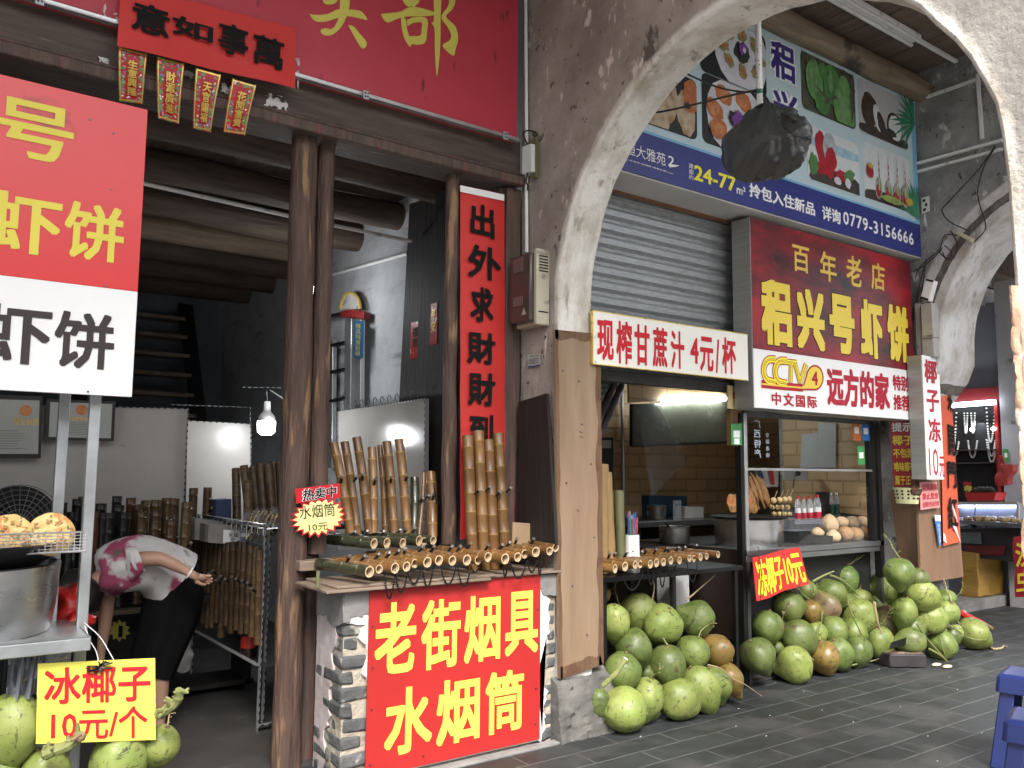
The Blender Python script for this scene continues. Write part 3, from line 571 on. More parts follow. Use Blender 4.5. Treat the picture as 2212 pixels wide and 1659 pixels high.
# scraped poster remains on the board
SCR = M('peeled_glue_marks', (.5, .42, .38), (.58, .5, .46), .8, sc=18)
for cx, cy, rx, ry in ((640, 127, 7, 3), (644, 134, 4, 7), (643, 158, 4, 6), (644, 175, 2.5, 14), (226, 18, 3, 10), (250, 30, 4, 3), (227, 36, 3, 6), (252, 40, 4, 4)):
    mb = MB(); mb.poly([at(x, y, Y=4.0985) for x, y in ell(cx, cy, rx, ry, 12, 0, .35)]); mb.build('glue_mark', SCR, fb, smooth=0)
bn = thing('couplet_banner', 'bright red paper banner with black brush characters pasted over the fascia board', 'banner', at(450, 120, Y=4.08))
q = qY(4.045, (262, -38), (640, 62), (637, 192), (253, 100)); wv = lambda u, v: .008*sin(u*9)*v+(.02*(v-.8) if v > .8 else 0)
q.sheet('paper', PAPER, bn, th=.002, k=14, bend=wv)
z1 = lambda x, y: (x*.2976, y*.2976)
for ch, tl, br in (('意', (962, -5), (1225, 288)), ('如', (1258, 98), (1543, 325)), ('事', (1588, 148), (1797, 432)), ('萬', (1842, 235), (2055, 522))):
    text(ch, z1(*tl), z1(*br), BLK, bn, Y=4.032, bold=.05, rough=.0035)
# door-top paper strips
FRINGE = M('printed_flower_border', (.5, .03, .03), (.42, .025, .03), .45, sc=3, c3=(.16, .3, .12), t3=.52, s3=42, w3=.02)
for i, (c, words, extra) in enumerate((([(256, 101), (318.5, 117.6), (303.6, 233), (253, 226)], '生\n意\n興\n隆', 'half hidden by the stall signboard'),
        ([(339, 122), (399, 138), (381, 275), (336, 263)], '財\n源\n廣\n進', 'beside the strip at the stall signboard'),
        ([(423, 146), (478, 162), (449, 293), (411, 284)], '天\n官\n賜\n福', 'third along, with a white curled corner'),
        ([(502, 170), (554, 185), (523, 299), (476, 292)], '花\n開\n富\n貴', 'nearest the torn paper scraps'))):
    t = thing('paper_strip', 'red and gold door-top paper strip, '+extra, 'paper strip', at(c[0][0]+30, c[0][1], Y=4.08), 'gold-printed paper strips hanging under the banner')
    q = qY(4.07, *c); bd = lambda u, v: .05*v*v*(1 if True else 0)
    q.sheet('paper', FRINGE, t, th=.0015, k=8, bend=bd)
    mbx = MB(); mbg = MB(); mbf = [MB() for _ in range(4)]
    P_ = lambda u, v, o: q.p(u, v, o)+q.n*bd(u, v)
    for v0 in range(8):
        a0, a1 = .1+v0*.1, .1+(v0+1)*.1
        mbx.poly([P_(.25, a0, .002), P_(.75, a0, .002), P_(.75, a1, .002), P_(.25, a1, .002)])
    for v0 in range(10):
        a0, a1 = v0*.1, (v0+1)*.1
        for u0, u1 in ((.03, .075), (.925, .97)): mbg.poly([P_(u0, a0, .003), P_(u1, a0, .003), P_(u1, a1, .003), P_(u0, a1, .003)])
    for v0, v1 in ((.015, .04), (.96, .985)): mbg.poly([P_(.03, v0, .003), P_(.97, v0, .003), P_(.97, v1, .003), P_(.03, v1, .003)])
    for s_ in range(44):
        side = R.random(); u = R.uniform(.11, .24) if side < .42 else R.uniform(.76, .89) if side < .84 else R.uniform(.2, .8); v = R.uniform(.05, .95) if side < .84 else R.choice((R.uniform(.05, .14), R.uniform(.9, .95)))
        r_ = R.uniform(.03, .055); mbf[s_ % 4].poly([P_(u+r_*cos(k*pi/3.5), v+r_*.42*sin(k*pi/3.5), .0035+.0002*s_) for k in range(7)])
    mbx.build('red_field', M('strip_red_%d' % i, (.46, .02, .025), (.4, .018, .02), .4), t, smooth=0); mbg.build('gold_border', GOLD, t, smooth=0)
    for k, cc in enumerate(((.7, .25, .3), (.75, .7, .68), (.1, .3, .1), (.3, .18, .45))): mbf[k].build('flower_print', M('strip_print_%d_%d' % (i, k), cc, None, .5), t, smooth=0)
    q.text(words, .32, .2, .70, .88, GOLD, t, .05, off=.013, bend=bd, ls=1.0)
# ---------------------------------------------------------------- big stall signboard at far left
ss = thing('stall_signboard', 'tall red and white signboard on steel posts at the left edge of the shop front', 'signboard', at(150, 857, Y=3.78))
Y = 3.78; e = at(324, 238, Y=Y); e2 = at(280.5, 857.5, Y=Y); xs = (e.x+e2.x)/2
mz = at(294.6, 629.8, Y=Y).z; zt = at(324, 238, Y=Y).z; zb = at(280.5, 857.5, Y=Y).z
SRED = M('dented_red_panel', (.66, .035, .035), (.6, .03, .03), .3, sc=1, c3=(.35, .02, .02), t3=.70, s3=3, rv=.15)
SWHT = M('stained_white_panel', (.8, .8, .79), (.76, .75, .74), .35, sc=2, c3=(.4, .36, .33), t3=.73, s3=9)
mb = MB(); mb.box(-1.0, xs, Y, Y+.02, mz, zt); mb.build('red_panel', SRED, ss, bevel=.002)
mb = MB(); mb.box(-1.0, xs, Y+.001, Y+.02, zb, mz); mb.build('white_panel', SWHT, ss, bevel=.002)
z2 = lambda x, y: (x*.2976, 494+y*.2976)
text('号', (-9, 202), (155, 360.5), YEL, ss, Y=Y, bold=.035)
text('虾', (-36, 404), (128, 558), YEL, ss, Y=Y, bold=.04); text('饼', (143, 431), (264, 572), YEL, ss, Y=Y, bold=.04)
text('虾', (-50, 650), (106, 791), DGR, ss, Y=Y, bold=.04); text('饼', (121, 669), (243, 801), DGR, ss, Y=Y, bold=.04)
for px in ((194, 258), (245, 288), (240, 410), (228, 618), (190, 846)):
    p = at(*px, Y=Y); mb = MB(); mb.tube([(p.x, Y-.003, p.z), (p.x, Y, p.z)], .0045, 10); mb.build('screw', DSTEEL, ss)
for (t_, b_, yy) in (((207, 840), (180, 1420), 3.9), ((146, 840), (127, 1110), 4.08)):
    p = at(*t_, Y=yy); q_ = at(b_[0], b_[1], Y=yy); mb = MB(); x = (p.x+q_.x)/2; mb.box(x-.028, x+.014, yy-.02, yy+.02, 0.02, zt-.1); mb.build('post', GALV, ss, bevel=.003)
# ---------------------------------------------------------------- stall table, stove, pan
tb = thing('stall_table', 'grey sheet-metal stall table under the steel stove drum', 'table', (.1, 3.9, 0))
zt_ = at(170, 1352, Y=3.88).z
mb = MB(); mb.box(-1.2, .605, 3.62, 4.25, zt_-.02, zt_); mb.box(-1.2, .605, 3.60, 3.62, zt_-.05, zt_); mb.build('table_top', GALV, tb, bevel=.004)
for x in (-.3, .56): mb = MB(); mb.box(x-.02, x+.02, 4.15, 4.19, 0, zt_-.02); mb.build('leg', GALV, tb)
dr = thing('stove_drum', 'big dented stainless steel stove drum holding a black wok', 'stove', (.1, 3.9, zt_))
cx = at(128, 1290, Y=3.92).x-.38; zz = at(100, 1232, Y=3.6).z
mb = MB(); mb.lathe([(.36, zt_), (.375, zt_+.1), (.38, zt_+.2), (.385, zz), (.37, zz+.005)], 40, Matrix.Translation((cx, 3.98, 0))); mb.build('drum', STEEL, dr)
mb = MB(); mb.lathe([(.02, zz-.12), (.2, zz-.08), (.36, zz+.03), (.43, zz+.085), (.42, zz+.09), (.34, zz+.04), (.02, zz-.1)], 40, Matrix.Translation((cx, 3.98, 0))); mb.build('wok', BLKP, dr)
# wire rack with shrimp pancakes
rk = thing('wire_rack', 'chrome wire basket rack on the wok rim holding shrimp pancakes', 'rack', at(100, 1200, Y=3.7))
Y = 3.66; A_ = at(190, 1146, Y=Y); B_ = at(186, 1196, Y=Y); mb = MB(); x0, x1 = -.6, A_.x-.005; z0, z1_ = B_.z+.01, A_.z-.005
for i in range(7): z = z0+(z1_-z0)*i/6; mb.tube([(x0, Y, z), (x1, Y, z)], .0042 if i in (0, 6) else .0018, 6)
n = 60
for i in range(n): x = x0+(x1-x0)*i/(n-1); mb.tube([(x, Y, z0), (x, Y, z1_)], .0018 if i < n-1 else .0042, 5)
mb.build('front_grid', ALU, rk)
mb = MB()
for i in range(9): mb.tube([(x0, Y+.035*i, z0), (x1, Y+.035*i, z0)], .003, 5)
for i in range(30): x = x0+(x1-x0)*i/29; mb.tube([(x, Y, z0-.003), (x, Y+.28, z0-.003)], .0022, 5)
for x in (x1, x1-.34): mb.tube([(x, Y+.28, z0), (x, Y+.28, zz)], .004, 6)
mb.build('base_grid', DSTEEL, rk)
from mathutils import noise
def pancake(name, label, c, r, th, tilt, mat, group=None, rz=0, parent=None, n=40, k=10):
    c = Vector(c); mb = MB(); vs = []
    for j in range(k+1):
        f = j/k
        for i in range(n):
            a_ = 2*pi*i/n; rad = r*(1+.04*noise.noise(Vector((cos(a_)*2, sin(a_)*2, c.x*9)))); x, y = rad*f*cos(a_), rad*f*sin(a_)
            h = th*(1-.8*f**4)+.012*noise.noise(Vector((x*28, y*28, c.x*7)))+.006*noise.noise(Vector((x*70, y*70, 1)))
            vs.append((x, y, h))
    m = len(vs); vs += [(x, y, -th*.3*(1-(x*x+y*y)/r/r*.8)) for x, y, h in vs]
    fs = []
    for s_ in (0, m):
        for j in range(k):
            for i in range(n): f_ = (s_+j*n+i, s_+j*n+(i+1) % n, s_+(j+1)*n+(i+1) % n, s_+(j+1)*n+i); fs.append(f_ if not s_ else f_[::-1])
    fs += [(k*n+i, k*n+(i+1) % n, m+k*n+(i+1) % n, m+k*n+i) for i in range(n)]
    mt = Matrix.Translation(c) @ Matrix.Rotation(rz, 4, 'Z') @ Matrix.Rotation(tilt, 4, 'X')
    mb.add([mt @ Vector(v) for v in vs], fs); o = mb.build(name, mat, parent, smooth=50)
    if label: tag(o, label, 'pancake', group)
    return o
SHR = M('shrimp_pieces', (.46, .22, .09), (.56, .32, .14), .4, sc=20); ONI = M('scallion_bits', (.12, .2, .04), (.2, .28, .07), .5, sc=20)
for px, lab in (((111, 1154), 'whole round shrimp pancake standing at the right end of the wire rack'), ((18, 1157), 'shrimp pancake standing left on the wire rack, cut by the picture edge')):
    c = at(*px, Y=3.74); rad = 47/FP*dist(c); t = thing('shrimp_pancake', lab, 'pancake', c, 'shrimp pancakes on the wire rack')
    pancake('batter', None, c, rad, .018, radians(72), PANC, parent=t)
    mt = Matrix.Translation(c) @ Matrix.Rotation(radians(72), 4, 'X'); mb = MB(); mo = MB()
    for i in range(18):
        a_ = R.uniform(0, 2*pi); rr_ = rad*.85*math.sqrt(R.random()); p = Vector((rr_*cos(a_), rr_*sin(a_), .019)); d = R.uniform(0, 6.3); L_ = R.uniform(.009, .02)
        pts = [mt @ (p+Vector((cos(d+b*1.1)*L_*b, sin(d+b*1.1)*L_*b, .006*(1-abs(b))))) for b in (-1, -.4, .2, .9)]
        mb.tube(pts, [.002, .0045, .004, .0018], 6)
        if i < 22: a2 = R.uniform(0, 6.3); r2 = rad*.9*math.sqrt(R.random()); mo.ball(mt @ Vector((r2*cos(a2), r2*sin(a2), .021)), .004, 6)
    mb.build('shrimp', SHR, t); mo.build('scallion', ONI, t)
# yellow price sign
ys = thing('price_sign', 'yellow enamel sign with red characters hanging low on the stall over green coconuts', 'sign', at(210, 1430, Y=3.7))
q = qY(3.66, (82, 1433.5), (335, 1422), (336.5, 1598), (77.5, 1607)); YS = M('pale_yellow_enamel', (.84, .78, .12), (.8, .73, .1), .35, sc=1.5, rv=.1)
q.sheet('plate', YS, ys, th=.006, k=2)
q.text('冰椰子', .055, .06, .955, .515, INKR, ys, .035); q.text('10元/个', .115, .575, .925, .965, INKR, ys, .025)
mb = MB(); p = at(216, 1440, Y=3.65)
for i in range(14): a_ = R.uniform(0, 6.3); mb.tube(catmull([p, p+Vector((cos(a_)*.02, -.01, sin(a_)*.015)), p+Vector((cos(a_)*.05, -.004, sin(a_)*.02))], 3), .0028, 5)
mb.build('tie', BLKP, ys)
mb = MB(); mb.tube(catmull([at(182, 1345, Y=3.86), at(215, 1375, Y=3.76), at(238, 1412, Y=3.68), at(246, 1426, Y=3.67)]), .0022, 5); mb.tube(catmull([at(183, 1352, Y=3.86), at(195, 1385, Y=3.78), at(208, 1408, Y=3.68), at(214, 1436, Y=3.655)]), .0022, 5)
mb.build('hanging_wire', WWIRE, ys)
# plastic sheet, jar, red bag under and behind the stove
t = thing('plastic_sheet', 'crumpled translucent plastic sheet hanging under the stall table', 'plastic sheet', at(70, 1400, Y=3.75))
q = qY(3.72, (20, 1392), (112, 1388), (85, 1500), (10, 1520)); q.sheet('sheet', FILM, t, th=.002, k=18, bend=lambda u, v: .03*sin(u*17+v*3)*v+.015*sin(u*41))
jar = thing('glass_jar', 'glass jar standing under the edge of the stall table', 'jar', at(120, 1450, Y=3.9))
c = at(122, 1455, Y=3.95); mb = MB(); mb.lathe([(.045, c.z), (.05, c.z+.01), (.05, c.z+.1), (.04, c.z+.115)], 20, Matrix.Translation((c.x, c.y, 0))); mb.build('body', BOTTLE, jar)
mb = MB(); mb.lathe([(.001, c.z+.135), (.043, c.z+.135), (.043, c.z+.112), (.001, c.z+.112)], 20, Matrix.Translation((c.x, c.y, 0))); mb.build('lid', ALU, jar)
rb = thing('red_bag', 'red plastic bag slumped behind the stove drum at the stall', 'bag', at(150, 1330, Y=4.2))
RBAG = M('red_bag_plastic', (.5, .02, .015), (.42, .015, .012), .3, sc=6, bump=.5)
mb = MB(); q = qY(4.12, (120, 1272), (172, 1262), (178, 1345), (118, 1350)); n = 10
vs = [q.p(i/n, j/n)+Vector((0, -.06*sin(pi*i/n)*sin(pi*(j+.5)/(n+1)), 0)) for j in range(n+1) for i in range(n+1)]; noise_disp(vs, .03, 14)
m = len(vs); vs2 = [v+Vector((0, .12, 0)) for v in vs]
F_ = [(j*(n+1)+i, j*(n+1)+i+1, (j+1)*(n+1)+i+1, (j+1)*(n+1)+i) for j in range(n) for i in range(n)]
rim = [i for i in range(n)]; bnd = [(i, i+1) for i in range(n)]+[(j*(n+1)+n, (j+1)*(n+1)+n) for j in range(n)]+[(n*(n+1)+i+1, n*(n+1)+i) for i in range(n)]+[((j+1)*(n+1), j*(n+1)) for j in range(n)]
mb.add(vs+vs2, F_+[tuple(a+m for a in reversed(f)) for f in F_]+[(a, b, b+m, a+m) for a, b in bnd]); mb.build('bag', RBAG, rb)
p0 = at(178, 1340, Y=4.05); mb = MB(); mb.ball(p0, .05, 12, sc=(1.3, .8, .6)); noise_disp(mb.v, .02, 30); mb.build('knot', RBAG, rb)
# ---------------------------------------------------------------- shop interior
def plane_thing(name, label, cat, c, Y, mat, th=.02, part='panel', group=None):
    t = thing(name, label, cat, at((c[2][0]+c[3][0])/2, (c[2][1]+c[3][1])/2, Y=Y), group); q = qY(Y, *c); q.sheet(part, mat, t, th=th, k=2); return t, q
def slotted(mb, a, b, w=.035, d=(0, .035, 0), hb=None, n=None, side=None):
    """slotted angle: two flanges; dark slots go in hb"""
    a = Vector(a); b = Vector(b); L_ = b-a; u = L_.normalized(); side = Vector(side) if side else Vector((1, 0, 0)); d = Vector(d)
    for f, o in ((side*w, Vector()), (d, Vector())):
        nn = u.cross(f).normalized()*.0015; mb.add([a+nn, a+f+nn, b+f+nn, b+nn, a-nn, a+f-nn, b+f-nn, b-nn], [(0, 1, 2, 3), (7, 6, 5, 4), (0, 4, 5, 1), (1, 5, 6, 2), (2, 6, 7, 3), (3, 7, 4, 0)])
    if hb:
        k = n or int(L_.length/.045); fr = side*w; nn = u.cross(fr).normalized(); nn = nn if nn.dot(CO-a) > 0 else -nn
        for i in range(k):
            c = a+L_*((i+.5)/k)+fr*.5+nn*.0025
            hb.poly([c+u*.012*cos(t)+fr.normalized()*.005*sin(t) for t in [2*pi*j/8 for j in range(8)]])
def angle_frame(t, segs, side_flip=1):
    mb = MB(); hb = MB()
    for a, b, sd, dd in segs: slotted(mb, a, b, side=sd, d=dd, hb=hb)
    mb.merge(hb).build('frame', [ANGLE, HOLE], t)
# white laminate partitions at the back
for c, Y, lab, nm in (([(-60, 872), (406, 883), (392, 1180), (-60, 1180)], 6.3, 'white laminate partition with slotted angle edge behind the dark pipes', 0), ([(405, 909), (541, 916), (541, 1160), (400, 1160)], 6.7, 'further white laminate partition beside the lit bulb', 1)):
    t, q = plane_thing('partition_board', lab, 'partition', c, Y, PANEL2)
    a, b, d, e = q.c; angle_frame(t, [(a+Vector((0, -.01, 0)), b+Vector((0, -.01, 0)), (0, 0, .04), (0, .03, 0)), (b+Vector((0, -.012, 0)), d+Vector((0, -.012, 0)), (-.04, 0, 0), (0, .03, 0))])
    if nm:
        a2, b2 = at(372, 874, Y=6.75), at(541, 880, Y=6.75); mb = MB(); hb = MB(); slotted(mb, a2, b2, side=(0, 0, .04), hb=hb); slotted(mb, b2, at(541, 918, Y=6.75), side=(-.04, 0, 0), hb=hb); mb.merge(hb).build('top_frame', [ANGLE, HOLE], t)
FRM = M('black_frame', (.015, .012, .012), (.02, .018, .016), .35); CERT = M('certificate_paper', (.36, .37, .34), (.42, .43, .41), .3, sc=2, rv=.1); SEAL = M('red_gold_seal', (.5, .1, .04), (.55, .25, .05), .4, sc=30)
for c, lab, tt in (([(-40, 852), (92, 856), (88, 990), (-40, 990)], 'larger framed licence with a red seal, cut by the left picture edge', '营业执照'), ([(101, 862), (250, 867), (246, 953), (97, 950)], 'smaller framed certificate with a red seal behind the sign posts', '食品经营许可证')):
    t, q = plane_thing('framed_certificate', lab, 'certificate', c, 6.22, FRM, .03, 'frame', 'framed certificates on the back partition')
    q.rect(.05, .07, .95, .93, CERT, t, .003, 'paper')
    p = q.p(.72 if tt[0] == '营' else .5, .24, .006); mb = MB(); mb.poly([p+Vector((.035*cos(k*pi/8), 0, .035*sin(k*pi/8))) for k in range(16)]); mb.build('seal', SEAL, t, smooth=0)
    q.text(tt, *((.52, .36, .95, .47) if tt[0] == '营' else (.28, .42, .72, .52)), GOLD, t, .02, .005)
    mb = MB()
    for i in range(8):
        v = .56+.04*i; mb.poly([q.p(.3, v, .005), q.p(R.uniform(.55, .88), v, .005), q.p(.6, v+.012, .005), q.p(.3, v+.012, .005)])
    mb.build('print_line', M('grey_print_%s' % tt[0], (.22, .22, .2), None, .5), t, smooth=0)
# second lit lamp, glimpsed between the two log posts
l2 = thing('light_bulb', 'lit lamp glimpsed through the gap between the two left log posts', 'lamp', at(668, 640, Y=6.2)); c = at(670, 640, Y=6.2); mb = MB(); mb.lathe([(.001, -.07), (.04, -.06), (.05, 0), (.03, .06), (.02, .12), (.001, .12)], 16, Matrix.Translation(c)); mb.build('diffuser', glow('second_bulb_light', (.95, .97, 1), 9), l2); mb = MB(); mb.tube([c+Vector((0, 0, .11)), (c.x, c.y, 3.5)], .006, 6); mb.build('cord', WIRE, l2)
pl = bpy.data.lights.new('wall_lamp', 'POINT'); pl.energy = 2.2; pl.color = (.95, .97, 1); pl.shadow_soft_size = .06; po = bpy.data.objects.new('wall_lamp', pl); COL.objects.link(po); po.location = c+Vector((.02, -.12, 0))
# dark slatted staircase far back
sc0 = thing('staircase', 'dark wooden slatted stair at the far back of the left shop', 'stairs', (2.0, 9.2, 0)); mb = MB()
for i in range(14): mb.box(1.35, 2.45, 8.2+i*.13, 8.45+i*.13, .2+i*.23, .24+i*.23)
mb.box(1.3, 1.35, 8.1, 10.1, 0, .1); mb.build('tread', BEAMW, sc0)
mb = MB(); [mb.beam((x, 8.15, .1), (x, 10.05, 3.4), .16, .04) for x in (1.32, 2.48)]; mb.build('stringer', DOORW, sc0)
# light bulb with holder
bl = thing('light_bulb', 'lit white LED bulb hanging from a slotted angle bracket', 'lamp', at(575, 940, Y=6.3)); c = at(575.5, 919, Y=6.3); k = dist(c)/FP
mb = MB(); mb.lathe([(.001, -21*k), (12*k, -20*k), (18*k, -14*k), (19*k, 0), (19*k, 9*k)], 24, Matrix.Translation(c)); mb.build('diffuser', glow('bulb_light', (.95, .97, 1), 9), bl)
mb = MB(); mb.lathe([(19*k, 9*k), (17*k, 20*k), (8*k, 30*k), (7*k, 52*k), (.001, 52*k)], 24, Matrix.Translation(c)); mb.build('holder', PVC, bl)
pl = bpy.data.lights.new('bulb_lamp', 'POINT'); pl.energy = 5; pl.color = (.93, .96, 1); pl.shadow_soft_size = .06; po = bpy.data.objects.new('bulb_lamp', pl); COL.objects.link(po); po.location = c+Vector((0, -.10, -.06))
br = thing('angle_bracket', 'slotted angle bracket carrying the lit bulb beside the log post', 'bracket', at(590, 840, Y=6.3))
mb = MB(); hb = MB(); slotted(mb, at(526, 836, Y=6.32), at(640, 838, Y=6.32), side=(0, 0, -.05), hb=hb); slotted(mb, at(585, 842, Y=6.31), at(640, 878, Y=6.31), side=(.03, 0, -.03), hb=hb)
mb.tube([at(576, 845, Y=6.3), c+Vector((0, 0, 50*k))], .004, 6); mb.merge(hb).build('bar', [ANGLE, HOLE], br)
# white panel along the right wall behind the standing pipes
wp = thing('wall_panel', 'glossy white panel with slotted steel edges behind the standing bamboo pipes', 'panel', at(830, 1018, X=2.8))
q = qX(2.76, (731, 889), (921, 861), (920, 1190), (731, 1190)); q.sheet('panel', PANEL, wp, th=.015, k=2)
a, b, d, e = q.c; o_ = Vector((-.012, 0, 0)); angle_frame(wp, [(a+o_, b+o_, (0, 0, .045), (.03, 0, 0)), (b+o_, d+o_, (0, .05, 0), (.03, 0, 0)), (a+o_, e+o_, (0, -.05, 0), (.03, 0, 0))])
mb = MB()
for i in range(12): p = a.lerp(b, (i+.4)/12.5)+Vector((-.02, 0, .03)); mb.tube(catmull([p, p+Vector((-.01, .01, .03)), p+Vector((-.02, .02, .01)), p+Vector((-.015, .025, -.02))], 3), .003, 5)
mb.build('hook', DSTEEL, wp)
# ladder
SGYL = M('faded_yellow', (.3, .27, .08), None, .5)
ld = thing('ladder', 'folded aluminium ladder with a red top plate leaning on the whitewashed wall', 'ladder', at(755, 880, X=2.9))
LADB = M('blue_ladder_sticker', (.012, .07, .17), None, .5)
def LX(x, y, o=0): return at(x, y, X=2.93-o)
for tp, bp, w in (((757, 682), (752, 1010), .10), ((778, 684), (775, 1010), .085), ((718, 735), (716, 1010), .08)):
    p = LX(*tp); r_ = LX(*bp); mb = MB(); mb.obox((p+r_)/2, (r_-p)/2, (0, w/2*1.3, 0), (.02, 0, 0)); mb.build('rail', ALU, ld, bevel=.004)
for y in (678, 742, 800, 862): mb = MB(); mb.beam(LX(712, y+6), LX(748, y-2, .01), .045, .025); mb.build('rung', BLKP, ld)
mb = MB(); q1, q2, q3 = LX(735, 672, .03), LX(762, 668, .05), LX(786, 674, .03); mb.prism([q1, q2, q3, q3-Vector((0, 0, .06)), q2-Vector((0, 0, .065)), q1-Vector((0, 0, .055))], (.06, 0, 0)); mb.build('top_plate', M('dull_red_plate', (.17, .012, .012), None, .5), ld, bevel=.003)
mb = MB(); mb.tube([LX(757+21*cos(t), 668-36*sin(t), .02) for t in [pi*i/14 for i in range(15)]], .013, 8); mb.build('hoop', GOLD, ld)
mb = MB(); mb.poly([LX(757+19*cos(t), 668-33*sin(t), .015) for t in [pi*i/14 for i in range(15)]]); mb.build('hoop_fill', GREYBOX, ld, smooth=0)
q = qX(2.895, (765, 692), (786, 694), (784, 774), (763, 772)); q.sheet('sticker', LADB, ld, th=.002, k=1); q.text('精\n品\n特\n厚\n铝\n梯', .22, .08, .75, .95, SGYL, ld, .03, .003)
# slotted steel display rack of hanging pipes
rk = thing('display_rack', 'slotted steel rack hung with rows of bamboo pipes inside the left shop', 'rack', at(470, 1440, Y=5.6))
mb = MB(); hb = MB(); r0, r1 = at(420, 1395, Y=6.3), at(565, 1490, Y=4.95)
zt2 = 1.18
for px, Y_ in (((563, 1450), 4.85), ((575, 1400), 5.0), ((415, 1440), 6.2)):
    p = at(*px, Y=Y_); slotted(mb, (p.x, Y_, 0), (p.x, Y_, zt2), side=(.04, 0, 0), d=(0, .04, 0), hb=hb)
pA = at(563, 1450, Y=4.85); pB = at(415, 1440, Y=6.2)
for z in (zt2, .38): slotted(mb, (pA.x, pA.y, z), (pB.x, pB.y, z), side=(0, 0, -.045), d=(-.03, 0, 0), hb=hb)
slotted(mb, (pA.x, 4.85, .04), (pA.x+.5, 4.9, .04), side=(0, 0, .045), hb=hb)
mb.merge(hb).build('frame', [ANGLE, HOLE], rk)
for z_ in (zt2-.03, .36):
    mb = MB(); mb.add([(pA.x, pA.y, z_), (pB.x, pB.y, z_), (pB.x+.35, pB.y+.2, z_), (pA.x+.55, pA.y+.2, z_)], [(0, 1, 2, 3)]); mb.build('shelf', DSTEEL, rk, smooth=0)
mb = MB()
for i in range(14):
    p = Vector(pA).lerp(Vector(pB), (i+.3)/14); p.z = zt2-.01; mb.tube(catmull([p, p+Vector((-.012, -.02, -.02)), p+Vector((-.012, -.02, -.05)), p+Vector((-.005, -.035, -.055)), p+Vector((0, -.045, -.035))], 3), .0028, 5)
mb.build('hook', ALU, rk)
# low pipe shelf at the back
sh = thing('pipe_shelf', 'dark low shelf crowded with standing dark bamboo pipes behind the bending person', 'shelf', at(300, 1300, Y=6.05))
zs = at(300, 1290, Y=5.9).z
mb = MB(); mb.box(-.3, 2.0, 5.75, 6.15, zs-.04, zs); mb.build('top_board', DOORW, sh, bevel=.004)
mb = MB(); mb.box(-.3, 2.0, 5.8, 6.15, .05, .08); [mb.box(x, x+.03, 5.8, 6.15, 0, zs-.04) for x in (-.25, .9, 1.95)]; mb.build('frame', DOORW, sh)
# electric fan
fn = thing('electric_fan', 'black electric fan with wire guard behind the shrimp pancakes', 'fan', at(40, 1200, Y=5.4))
c = at(38, 1132, Y=5.4); rr_ = 84/FP*dist(c); mb = MB()
for k_ in range(1, 9): mb.tube([c+Vector((rr_*k_/8*cos(t), -.05*cos(k_/8*1.4), rr_*k_/8*sin(t))) for t in [2*pi*i/32 for i in range(33)]], .003, 4)
for i in range(28): t = 2*pi*i/28; mb.tube([c+Vector((rr_*f*cos(t), -.05*cos(f*1.4), rr_*f*sin(t))) for f in (.1, .5, 1)], .0022, 4)
mb.build('guard', DSTEEL, fn)
mb = MB()
for i in range(3):
    t = 2*pi*i/3; mb.poly([c+Vector((rr_*f*cos(t+a_), .03+.04*a_, rr_*f*sin(t+a_))) for f, a_ in ((.15, 0), (.6, -.2), (.85, .1), (.85, .7), (.6, .9), (.15, .8))])
mb.build('blade', BLKP, fn, smooth=0)
mb = MB(); mb.lathe([(.001, .10), (rr_*.97, .08), (rr_*.97, .085), (.001, .11)], 40, Matrix.Translation(c) @ Matrix.Rotation(radians(-90), 4, 'X')); mb.build('back_guard', BLKP, fn)
mb = MB(); mb.tube([c+Vector((0, -.05, 0)), c+Vector((0, .15, 0))], [.045, .06], 16); mb.tube([c+Vector((0, .1, 0)), (c.x, c.y+.1, 0)], .02, 10); mb.build('motor', BLKP, fn)
# cartons and plastic-bagged pipe stems on the rack
for i, (c4, Y_, lab, mt_) in enumerate(((([422, 1120], [495, 1128], [495, 1172], [420, 1166]), 5.7, 'grey carton at the back on the rack shelf', GREYCARD), (([451, 1133], [520, 1135], [520, 1178], [449, 1172]), 5.5, 'grey carton with a white printed label on the rack shelf', GREYCARD), (([468, 1080], [500, 1078], [500, 1120], [466, 1122]), 5.85, 'small dark blue box behind the cartons on the rack', M('dark_blue_card', (.02, .04, .1), None, .6)))):
    t, q = plane_thing('carton', lab, 'box', [tuple(x) for x in c4], Y_, mt_, .2, 'box')
    if i == 1:
        q.rect(.45, .25, .98, .95, WHT, t, .003, 'label')
        q.text('水烟\n筒', .6, .4, .9, .85, DGR, t, .0, .006)
bg = thing('stem_bag', 'clear plastic bag of brass pipe stems on the rack by the log post', 'bag', at(560, 1180, Y=5.2))
mb = MB()
for i in range(7):
    x = 536+i*9; mb.tube(catmull([at(x-4, 1165, Y=5.2+.02*(i % 2)), at(x-2, 1140, Y=5.22), at(x+6, 1118, Y=5.2), at(x+14, 1104, Y=5.22)], 4), .005, 6)
mb.build('stem', GOLD, bg)
mb = MB(); q = qY(5.16, (528, 1104), (610, 1094), (608, 1172), (518, 1170)); q.sheet('film', FILM, bg, th=.002, k=16, bend=lambda u, v: .03*sin(u*13)*cos(v*7)+.015*sin(u*31+v*19))
